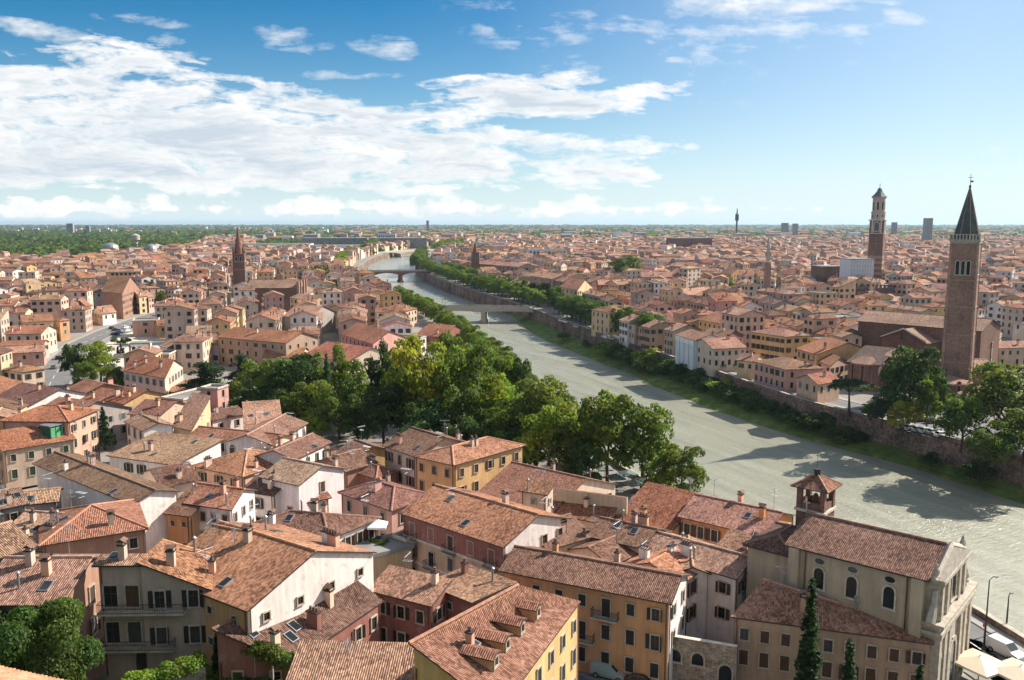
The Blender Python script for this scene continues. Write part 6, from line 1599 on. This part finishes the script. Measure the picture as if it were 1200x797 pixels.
# distant trees and woods, a mass no one could count
rw = np.random.default_rng(3); pp, ss, tn = [], [], []
def far_tree(x, y, h, w_):
    k = 16 if y < 2500 else 10
    d = rw.normal(0, 1, (k, 3)); d /= np.linalg.norm(d, axis=1)[:, None]; d[:, 2] = np.abs(d[:, 2])*1.0-.15
    pp.append(np.array([x, y, ZG+h*.45])+d*np.array([w_*.5, w_*.5, h*.55])*rw.uniform(.6, 1.05, (k, 1))); ss.append(np.full(k, w_*.26)); t_ = rw.uniform(.6, 1.45); tn.append(np.repeat(np.array([[t_*1.05, t_, t_]]), k, 0)*rw.uniform(.75, 1.3, (k, 1)))
for c in vis:
    if c.length >= 900 or c in near_g[60:]:
        for _ in range(2 if c.y > 1200 else 1): far_tree(c.x+rt.uniform(-8, 8), c.y+rt.uniform(-8, 8), rt.uniform(7, 12), rt.uniform(8, 12))
fx = [p.x for p in FIELD]; fy = [p.y for p in FIELD]
for _ in range(5200):
    y = 1050*math.exp(rt.uniform(0, 1.5)); x = -rt.uniform(.33, .80)*y
    if inside(FIELD, x, y): far_tree(x, y, rt.uniform(9, 17), rt.uniform(12, 22))
for _ in range(900):
    y = 1400*math.exp(rt.uniform(0, .65)); x = -rt.uniform(.12, .33)*y
    if inside(MARKET, x, y) and rt.random() < .8: far_tree(x, y, rt.uniform(7, 13), rt.uniform(10, 18))
for _ in range(5200):
    y = 2500*math.exp(rt.uniform(0, 2.0)); x = rt.uniform(-.8, .8)*y; far_tree(x, y, rt.uniform(9, 17), rt.uniform(16, 30)*(1+y/6000))
pp = np.concatenate(pp); ss = np.concatenate(ss); tn = np.concatenate(tn)
nn_ = rw.normal(0, 1, pp.shape); nn_[:, 2] = np.abs(nn_[:, 2])+.3; nn_ /= np.linalg.norm(nn_, axis=1)[:, None]
o = obj('distant_woodland', leaf_mesh('distant_woodland', pp, nn_, ss, tn), color=(.085, .125, .035)); tag(o, 'far green woods and gardens out to the horizon', 'woodland', kind='stuff')
# suburbs beyond the old town
sub = MB(); rb = random.Random(8)
for _ in range(2600):
    y = 2300*math.exp(rb.uniform(0, 1.5)); x = rb.uniform(-.75, .75)*y
    if inside(FIELD, x, y) or (x < -.2*y and rb.random() < .6): continue
    w_, d_, h_ = rb.uniform(12, 45), rb.uniform(10, 18), rb.choice((7, 9, 10, 12, 15, 20)); a = rb.uniform(-.5, .5)
    wc = jit(rb.choice((WALLC['white'], WALLC['cream'], WALLC['salmon'], WALLC['grey'], WALLC['beige'])), .2, rb); c0 = (x, y, ZG+h_/2)
    sub.box(c0, (w_, d_, h_), 0, a, wc, bottom=False)
    co, si = math.cos(a), math.sin(a); q = lambda u, v, z: Vector((x+u*co-v*si, y+u*si+v*co, z)); rc = jit(rb.choice((ROOFC['orange'], ROOFC['pinkish'], ROOFC['tan'], ROOFC['grey'])), .2, rb); z0, z1 = ZG+h_+.02, ZG+h_+d_*.2; W2, D2 = w_/2+.3, d_/2+.4
    sub.face([q(-W2, -D2, z0), q(W2, -D2, z0), q(W2, 0, z1), q(-W2, 0, z1)], 1, None, rc); sub.face([q(W2, D2, z0), q(-W2, D2, z0), q(-W2, 0, z1), q(W2, 0, z1)], 1, None, rc)
    sub.face([q(W2, -D2, z0), q(W2, D2, z0), q(W2, 0, z1)], 0, None, wc); sub.face([q(-W2, D2, z0), q(-W2, -D2, z0), q(-W2, 0, z1)], 0, None, wc)
tag(sub.build('distant_suburbs', ['plaster_far', 'plaster_far']), 'pale suburban blocks scattered out to the horizon', 'houses', kind='stuff')
# ------------------------------------------------------------------ vehicles and street furniture
def loft(sections):
    """closed skin through rings of equal length"""
    mb = MB(); k = len(sections[0])
    for a, b in zip(sections, sections[1:]):
        for j in range(k): mb.face([a[j], a[(j+1) % k], b[(j+1) % k], b[j]])
    mb.face(sections[0][::-1]); mb.face(sections[-1]); return mb
def carset(kind):
    if kind == 'van': L, Wd, prof, cab = 4.3, 1.75, [(-2.15, .95), (-2.1, 1.0), (.9, 1.02), (1.5, .98), (2.1, .78), (2.15, .6)], [(-2.08, 1.0, 0), (-1.95, 1.75, .1), (.35, 1.78, .12), (1.25, 1.02, .03)]
    elif kind == 'minibus': L, Wd, prof, cab = 5.2, 1.95, [(-2.6, 1.05), (-2.55, 1.1), (1.6, 1.1), (2.2, 1.05), (2.55, .85), (2.6, .6)], [(-2.5, 1.1, 0), (-2.4, 2.0, .1), (1.3, 2.02, .12), (2.1, 1.1, .03)]
    else: L, Wd, prof, cab = 4.1, 1.7, [(-2.05, .72), (-2.0, .86), (-1.2, .92), (.8, .9), (1.9, .74), (2.05, .55)], [(-1.75, .88, .02), (-1.2, 1.38, .14), (.2, 1.42, .15), (1.0, .9, .05)]
    hw = Wd/2; secs = []
    for x, z in prof:
        t = .93 if abs(x) > L*.46 else 1.0
        secs.append([(x, -hw*t*.96, .28), (x, -hw*t, .55), (x, -hw*t*.95, z), (x, hw*t*.95, z), (x, hw*t, .55), (x, hw*t*.96, .28)])
    body = loft(secs)
    R_ = []
    for x, z, ins in cab: R_.append([(x, -hw*.95+ins*.3, .8), (x, -hw*.93+ins, z), (x, hw*.93-ins, z), (x, hw*.95-ins*.3, .8)])
    b2 = loft(R_); 
    for f, mi in zip(b2.f, b2.mi): body.face([b2.v[i] for i in f])
    bm_ = body.mesh('body', ['paint'])
    gl = MB(); (x0, z0, i0), (x1, z1, i1), (x2, z2, i2), (x3, z3, i3) = cab
    e = .012
    for s_ in (-1, 1):
        y = lambda i, z, zz: s_*(hw*.95-i*.3-(i*.7+hw*.02)*(z-.8)/max(.1, zz-.8)+e)
        za, zb = .95 if kind == 'car' else 1.12, min(z1, z2)-.1
        xm = (x1+x2)/2
        for a, b in ((x1+.02, xm-.06), (xm+.06, x2+.05)):
            q = [(a, y(.14, za, z1), za), (b+.12 if b > xm else b, y(.14, za, z1), za), (b, y(.14, zb, z1), zb), (a, y(.14, zb, z1), zb)]
            gl.face(q if s_ < 0 else q[::-1])
    def scr(xa, za, ia, xb, zb, ib, out):
        q = []
        for t, s_ in ((.12, -1), (.12, 1), (.9, 1), (.9, -1)):
            q.append((xa+(xb-xa)*t+out, s_*(hw*.8), za+(zb-za)*t+.012))
        gl.face(q)
    scr(x3, z3, i3, x2, z2, i2, .012); scr(x0, z0, i0, x1, z1, i1, -.012)
    gm = gl.mesh('windows', ['pane_glass'])
    wb = MB(); wb.v = []
    for prof_, mi in (([(.2, -.1), (.32, -.1), (.33, 0), (.32, .1), (.2, .1)], 0), ([(.02, -.105), (.2, -.105), (.2, .105), (.02, .105)], 1)):
        k = 14
        for (r0, h0), (r1, h1) in zip(prof_, prof_[1:]):
            for j in range(k):
                a, b = 2*PI*j/k, 2*PI*(j+1)/k
                wb.face([(r0*math.cos(a), h0, r0*math.sin(a)), (r0*math.cos(b), h0, r0*math.sin(b)), (r1*math.cos(b), h1, r1*math.sin(b)), (r1*math.cos(a), h1, r1*math.sin(a))], mi)
    wm_ = wb.mesh('wheel', ['rubber', 'zinc'])
    hl = MB(); hl.box((0, 0, 0), (.1, .34, .16)); hm = hl.mesh('headlight', ['white_paint'])
    tl_ = MB(); tl_.box((0, 0, 0), (.08, .2, .3)); tm = tl_.mesh('tail_light', ['glow_red'])
    return bm_, gm, wm_, hm, tm, L, Wd
CS = {k: carset(k) for k in ('car', 'van', 'minibus')}
def car(kind, label, cat, p, rz, col, group=None):
    b, g_, w_, h_, tl_, L, Wd = CS[kind]
    t = thing('parked_'+kind if cat != 'moving' else kind, label, kind, p, rz, group)
    obj('body', b, t, color=col); obj('windows', g_, t)
    for x in (-L*.31, L*.32):
        for y in (-Wd*.46, Wd*.46): obj('wheel', w_, t, (x, y, .33))
    for y in (-Wd*.36, Wd*.36): obj('headlight', h_, t, (L/2-.04, y, .66)); obj('tail_light', tl_, t, (-L/2+.02, y*1.1, .74))
    return t
def heading(p, q): return math.atan2(q.y-p.y, q.x-p.x)
SILV, WHT, BLK, RED_, BLU, GRY = (.42, .45, .43), (.75, .75, .74), (.02, .021, .024), (.35, .03, .03), (.03, .07, .18), (.16, .17, .18)
a_, b_ = P(697, 782, 9), P(730, 790, 9); hz = heading(a_, b_)
gz = lambda p, dz=.04: Vector((p.x, p.y, ground_z(p.x, p.y)+dz))
car('van', 'pale green-grey small van parked under the ochre house', 'van', gz(P(714, 784, 9)), hz, (.30, .38, .35))
car('car', 'dark brown car parked in front of the van', 'car', gz(P(754, 794, 9)), hz, (.06, .045, .03))
car('car', 'blue car at the foot of the dormered house', 'car', gz(P(676, 798, 9)), hz+.3, BLU)
car('van', 'white minibus parked by the river road at lower right', 'van', gz(P(1178, 768, 8)), heading(P(1160, 758, 8), P(1196, 776, 8)), WHT)
for i, (x, y, c, lab) in enumerate(((1060, 503, GRY, 'grey car at the left end of the embankment car park'), (1068, 504, WHT, 'white car second from the left end of the embankment car park'), (1078, 506, SILV, 'silver car in the middle of the embankment car park'), (1086, 507.5, WHT, 'white car right of the silver one on the embankment'), (1095, 509, SILV, 'silver car second from the right end of the embankment car park'), (1104, 512, WHT, 'white car at the right end of the embankment car park'), (1080, 494, BLU, 'dark blue car in the shade behind the embankment car park'), (1092, 496, BLK, 'black car in the shade behind the embankment car park'))):
    car('car', lab, 'car', gz(P(x, y, ZG)), heading(P(1060, 503, ZG), P(1104, 512, ZG))+1.2, c, 'cars parked on the far bank')
for i, (x, y, c, lab) in enumerate(((136, 388, BLK, 'black car parked by the flat-roofed pink-grey block, front of the row'), (140, 391, BLU, 'dark blue car parked behind the black one by the square'), (135, 393, BLK, 'second black car parked by the square hedge'), (148, 385, WHT, 'white car parked before the flat-roofed block'), (149, 389, WHT, 'second white car parked before the flat-roofed block'), (173, 419, WHT, 'white car at the corner of the paved square'), (176, 417.5, WHT, 'white car further right at the corner of the paved square'))):
    car('car', lab, 'car', gz(P(x, y, ZG)), .5+.2*i, c, 'cars parked round the square')
car('car', 'dark car driving along the curving street', 'car', gz(P(68, 421, ZG)), heading(P(64, 440, ZG), P(78, 420, ZG)), BLK)
car('car', 'grey car lower on the curving street', 'car', gz(P(63, 432, ZG)), heading(P(64, 440, ZG), P(78, 420, ZG)), GRY)
car('car', 'dark car far up the curving street', 'car', gz(P(131, 385.5, ZG)), heading(P(128, 388, ZG), P(165, 374, ZG)), BLK)
for i, (x, y, c, lab) in enumerate(((657, 377, WHT, 'white car under the plane row, nearest the flat bridge'), (662, 378.5, WHT, 'second white car under the plane row'), (675, 384, SILV, 'silver car under the plane row'), (708, 396.5, WHT, 'white car at the end of the plane row'), (716, 398, SILV, 'silver car before the round corner house'))):
    car('car', lab, 'car', gz(P(x, y, ZG)), heading(P(657, 377, ZG), P(708, 396, ZG)), c, 'cars parked under the plane row')
def scooter_parts():
    s_ = MB(); s_.box((-.35, 0, .62), (.7, .28, .2), taper=.85); s_.box((.15, 0, .3), (.6, .3, .08)); s_.box((-.4, 0, .42), (.6, .34, .28), taper=.8); b = s_.mesh('body', ['paint'])
    f = MB(); f.tube([(.42, 0, .3), (.6, 0, .3), (.5, 0, .75), (.42, 0, 1.02)], [.06, .05, .05, .03], 5); f.box((.48, 0, .6), (.08, .36, .55)); f.tube([(.42, -.32, 1.03), (.42, .32, 1.03)], .025, 5)
    w_ = MB(); k = 12
    for (r0, h0), (r1, h1) in zip([(.06, -.06), (.25, -.06), (.25, .06), (.06, .06)], [(.25, -.06), (.25, .06), (.06, .06), (.06, -.06)]):
        for j in range(k):
            a, c = 2*PI*j/k, 2*PI*(j+1)/k; w_.face([(r0*math.cos(a), h0, r0*math.sin(a)), (r0*math.cos(c), h0, r0*math.sin(c)), (r1*math.cos(c), h1, r1*math.sin(c)), (r1*math.cos(a), h1, r1*math.sin(a))])
    st_ = MB(); st_.box((-.3, 0, .76), (.75, .3, .1), taper=.85)
    return b, f.mesh('steering_column', ['iron']), w_.mesh('wheel', ['rubber']), st_.mesh('seat', ['rubber'])
SC = scooter_parts()
def scooter(label, p, rz, col):
    t = thing('parked_scooter', label, 'scooter', p, rz, 'parked scooters')
    obj('body', SC[0], t, color=col); obj('steering_column', SC[1], t); obj('seat', SC[3], t)
    for x in (-.55, .6): obj('wheel', SC[2], t, (x, 0, .25))
for x, y, c, lab in ((1152, 770, RED_, 'red scooter by the green lamp post'), (1162, 776, BLK, 'black scooter between red one and white minibus'), (1178, 780, BLK, 'black scooter before the minibus door'), (1188, 781, GRY, 'grey scooter right of the minibus door'), (686, 779, BLK, 'black scooter left of the pale green-grey van'), (692, 781, RED_, 'dark red scooter against the ochre house')):
    scooter(lab, gz(P(x, y, ground_z(*P(x, y, 8.5).xy))), .9+rnd.uniform(-.3, .3), c)
def parasol(label, p, w_, col, h=2.9, rz=0, group=None):
    t = thing('parasol', label, 'parasol', p, rz, group)
    mb = MB(); e = w_/2
    c8 = [(math.cos(PI/4*i)*e*(1.0 if i % 2 == 0 else 1.36), math.sin(PI/4*i)*e*(1.0 if i % 2 == 0 else 1.36), h-.75) for i in range(8)]
    for i in range(8):
        mb.face([c8[i], c8[(i+1) % 8], (0, 0, h)]); mb.face([c8[(i+1) % 8], c8[i], (c8[i][0], c8[i][1], h-1.0), (c8[(i+1) % 8][0], c8[(i+1) % 8][1], h-1.0)])
        mb.face([(c8[i][0], c8[i][1], h-.79), (0, 0, h-.04), (c8[(i+1) % 8][0], c8[(i+1) % 8][1], h-.79)])
    mb.build('canopy', ['paint'], t, color=col)
    mb = MB(); mb.tube([(0, 0, 0), (0, 0, h+.15)], .05, 6); mb.box((0, 0, .06), (.8, .8, .12)); mb.build('pole', ['iron'], t)
    mb = MB()
    for i in range(8): mb.tube([(0, 0, h-.1), (c8[i][0]*.97, c8[i][1]*.97, h-.84)], .02, 4)
    mb.build('ribs', ['wood'], t)
CNV = (.72, .62, .47)
parasol('large cream square parasol nearest the church front', gz(P(1146, 800, 8)), 5.0, CNV, 3.2, .5, 'cream parasols of the terrace')
parasol('large cream square parasol at the bottom right corner', gz(P(1194, 812, 8)), 5.0, CNV, 3.2, .5, 'cream parasols of the terrace')
parasol('round white parasol on the roof terrace by the pink house', P(443, 630, 17.2), 2.6, (.78, .78, .78), 2.6)
for i, (x, y, lab) in enumerate(((694, 569, 'closest to the slotted parapet'), (708, 560, 'highest in the picture'), (722, 571, 'beside the thick tree trunk'), (736, 566, 'under the middle trunk'), (742, 578, 'nearest the red roofs'), (756, 574, 'nearest the quay wall'))):
    parasol('grey-green parasol under the riverside trees, '+lab, gz(P(x, y, ZG)), 3.2, (.20, .24, .22), 2.8, rnd.random(), 'parasols under the riverside trees')
def lamp(label, p, h, arm=1.2, rz=0):
    t = thing('street_lamp', label, 'street lamp', p, rz); mb = MB(); mb.lathe([(.22, 0), (.22, .5), (.11, .7), (.09, h*.6), (.06, h)], 8); mb.tube([(0, 0, h), (arm*.6, 0, h+.35), (arm, 0, h+.3)], .045, 5); mb.build('pole', ['iron'], t)
    mb = MB(); mb.box((arm+.1, 0, h+.25), (.6, .26, .14), taper=.8); mb.build('lamp_head', ['zinc'], t)
lamp('tall dark green street lamp beside the white minibus', gz(P(1153, 762, 8)), 9.0, 1.0, .4)
lamp('shorter lamp post standing at the quay wall', gz(P(1179, 738, 8)), 4.6, .3, .4)
lamp('lamp post by the trunks at the riverside terrace', gz(P(757, 590, 8)), 7, 1.0, 2)
lamp('lamp post right of the terrace trunks near the orange building', gz(P(776, 588, 8)), 7, .8, 1)
lamp('lamp post in front of the round corner house', gz(P(706, 400, 8)), 8, 1.2, 2)
lamp('lamp post at the bright tree by the paved square', gz(P(97, 442, 8)), 9, 1.0, 0)
t = thing('road_sign', 'small round road sign on a thin pole beside the tall lamp', 'sign', gz(P(1152, 757, 8)), .5); mb = MB(); mb.tube([(0, 0, 0), (0, 0, 3)], .04, 5); mb.build('pole', ['zinc'], t); mb = MB(); mb.tube([(0, -.03, 2.75), (0, .03, 2.75)], .35, 14); mb.build('disc', ['glow_red'], t)
# monument on the square
t = thing('monument', 'dark bronze group statue on a pedestal in the paved square', 'statue', gz(P(142, 419, ZG)))
mb = MB(); mb.box((0, 0, .8), (5, 4, 1.6), taper=.8); mb.build('pedestal', ['stone'], t); mb = MB()
for x, y, h in ((-1.2, 0, 3.0), (0, .4, 4.6), (1.1, -.3, 2.6), (.3, -1, 2.2)): mb.lathe([(.5, 1.5), (.55, 1.5+h*.35), (.35, 1.5+h*.55), (.55, 1.5+h*.72), (.2, 1.5+h*.82), (.26, 1.5+h*.92), (.1, 1.5+h)], 8, (x, y, 0)); mb.tube([(x, y, 1.5+h*.7), (x+.9, y+.2, 1.5+h*.95)], [.2, .1], 5)
mb.build('bronze_figures', ['iron'], t)
block('kiosk', 'small white flat-roofed kiosk beside the grey-pink block', 'kiosk', 0, 1, 7, 5, 4, 'white_paint', .2, rows=1, cols=3).location = gz(P(166, 414, ZG))
for i, (x, lab) in enumerate(((135, 'leftmost'), (142, 'middle'), (149, 'rightmost'))): tree('clipped_bush', f'{lab} of three clipped round bushes on the paved square', 'bush', gz(P(x, 403.5, ZG)), 4, 4, 'bush', MID, 'clipped round bushes')
# ------------------------------------------------------------------ walls, hedges and the garden below the castle hill
def wall_thing(name, label, pts, z0, z1, th, mats, cat='wall'):
    mb = MB(); ribbon(mb, [Vector(p) for p in pts], z0, z1, th, 0, 1); return tag(mb.build(name, mats), label, cat)
sp0, sp1 = P(783, 742.5, 13.6).xy, P(864, 756, 13.6).xy
sw_ = wall_thing('rubble_wall', 'rough stone wall with three small arched openings between ochre house and church house', [sp0, sp1], 7, 13.5, .6, ['rubble', 'pale_stone'])
dd = (Vector(sp1)-Vector(sp0)); L = dd.length; dd.normalize(); wa = math.atan2(dd.y, dd.x)
for f_, w_, h_, nm in ((.12, 1.3, .8, 'opening'), (.45, 1.3, .8, 'opening'), (.85, 1.4, 2.2, 'doorway')):
    p = Vector(sp0)+dd*L*f_; o = obj(nm, archwin(w_, h_, 'stone'), sw_, (p.x+dd.y*.31, p.y-dd.x*.31, 11.0 if nm == 'opening' else 9.4), wa)
pw0, pw1 = P(652, 566, 19).xy, P(735, 588, 17.5).xy
wall_thing('parapet_wall', 'slotted parapet wall topped with tiles above the orange lean-to roof', [pw0, pw1], 8, 18.2, .5, ['plaster', 'brick']).color = (.5, .42, .32, 1)
def hedge(label, a, b, h, w_, zb, col, name='hedge', cat='hedge', k=2600):
    rg = np.random.default_rng(int(abs(a.x*100))); a, b = Vector((a.x, a.y)), Vector((b.x, b.y)); L = (b-a).length; d = (b-a).normalized(); nv = Vector((-d.y, d.x))
    lob = []
    n_ = max(4, int(L/.7))
    for i in range(n_):
        c = a.lerp(b, (i+.5)/n_)+nv*rg.uniform(-.2, .2); s_ = rg.uniform(.8, 1.2)
        lob.append(((c.x, c.y, zb+h*.55*rg.uniform(.85, 1.15)), (.75*s_, w_*.55*s_, h*.5*s_)))
    p, q, c = crown_points(rg, lob, k)
    o = obj(name, leaf_mesh(name, p, q, np.full(k, .13), c), color=col); return tag(o, label, cat)
wp = [(128, 800), (170, 790), (205, 778), (236, 768)]; W3 = [P(x, y, 17) for x, y in wp]
wall_thing('garden_wall', 'pinkish rubble garden wall under a trimmed hedge, bottom left', [p.xy for p in [P(165, 812, 18.8), P(205, 794, 18.8), P(238, 780, 18.8)]], 12, 18.7, .8, ['rubble', 'rubble'])
hedge('bright trimmed hedge growing along the pinkish garden wall', P(140, 806, 20), P(237, 772, 20), 1.7, 1.6, 18.8, (.16, .24, .03), k=6200)
hedge('darker clipped hedge on the little lawn below the garden wall', P(248, 788, 17.6), P(330, 802, 17.6), 1.3, 1.4, 16.4, (.09, .16, .03))
mb = MB(); mb.face([(*P(x, y, 16.6).xy, 16.6) for x, y in ((180, 850), (225, 800), (245, 772), (350, 800), (380, 850))]); struct('lawn', mb, ['grass_bank'])
for i, (x, y, lab) in enumerate(((253, 742, 'left one of three thin garden cypresses'), (261, 739, 'middle one of three thin garden cypresses'), (268, 742, 'right one of three thin garden cypresses'))):
    p = P(x, y, 21.2); tree('garden_cypress', lab, 'cypress', (p.x, p.y, 16), 5.3, 1.1, 'cypress', (.04, .075, .02), 'thin garden cypresses')
t = thing('pergola', 'vine-covered pergola on pale posts below the low dark brown roof', 'pergola', P(305, 775, 16)); b0 = Vector(t.location)
pa_, pb_ = P(274, 750, 20.6), P(344, 782, 20.0)
for f_ in (.05, .35, .65, .95):
    p = pa_.lerp(pb_, f_); mb = MB(); mb.tube([(0, 0, -4.6), (0, 0, 0)], .12, 6); mb.build('post', ['stone'], t, p-b0)
h_ = hedge('x', pa_, pb_, 1.7, 1.8, 19.4, (.11, .15, .03), 'vine_canopy', None, 4200); h_.parent = t; h_.location = -b0; del h_['label']
# the eave of the house under the viewer, bottom left corner
c4 = [P(-40, 776, 42), P(112, 812, 42), P(100, 860, 42.5), P(-60, 860, 42.5)]
s_ = thing('near_house', 'corner of a close tiled roof at the very bottom left', 'house', (c4[0].x, c4[0].y-6, 30)); nb_ = Vector(s_.location)
e0, e1 = P(-60, 770, 41), P(125, 812, 41); e0.z = e1.z = 41; u_ = (e1-e0).normalized(); v_ = Vector((u_.y, -u_.x, 0))
mb = MB(); A3, B3 = e0, e1; C3, D3 = e1+v_*7+Vector((0, 0, 1.6)), e0+v_*7+Vector((0, 0, 1.6))
slab(mb, [[q-nb_ for q in (A3, D3, C3, B3)]], .18)
L = (e1-e0).length; k = int(L/.22); up = (D3-A3)
for i in range(k):            # real cover tiles: they are close enough to count
    x0 = A3+u_*(i+.5)*L/k
    for j in range(16):
        a3 = x0+up*(j/16)+Vector((0, 0, .05+rnd.uniform(0, .03)))-nb_; b3 = x0+up*((j+1.15)/16)+Vector((0, 0, .085))-nb_
        mb.tube([a3, b3], [.105, .085], 6, 2, caps=False)
mb.build('roof', ['tile', 'gutter', 'ridge_tile'], s_, color=(.42, .19, .11))
w4 = [e0+v_*.5, e1+v_*.5, e1+v_*7, e0+v_*7]; mb = MB()
for i in range(4): p_, q_ = w4[i], w4[(i+1) % 4]; mb.face([Vector((p_.x, p_.y, 25))-nb_, Vector((q_.x, q_.y, 25))-nb_, Vector((q_.x, q_.y, 41.0))-nb_, Vector((p_.x, p_.y, 41.0))-nb_])
mb.build('wall', ['plaster'], s_, color=WALLC['cream'])
# terrace of potted plants on the flat roof by the pink house
for i, (x, y) in enumerate(((439, 640), (447, 643), (455, 641))):
    p = P(x, y, 16.5); tree('potted_shrub', ('left', 'middle', 'right')[i]+' potted shrub on the roof terrace below the white parasol', 'plant', p, 1.6, 1.4, 'bush', GRN, 'potted shrubs on the roof terrace')
block('terrace_house', 'small house with planted roof terrace and white parasol', 'house', 0, 1, 6.5, 5, 8.4, 'plaster', .6, (.5, .36, .22)).location = (*P(447, 638, 17).xy, 8.2)
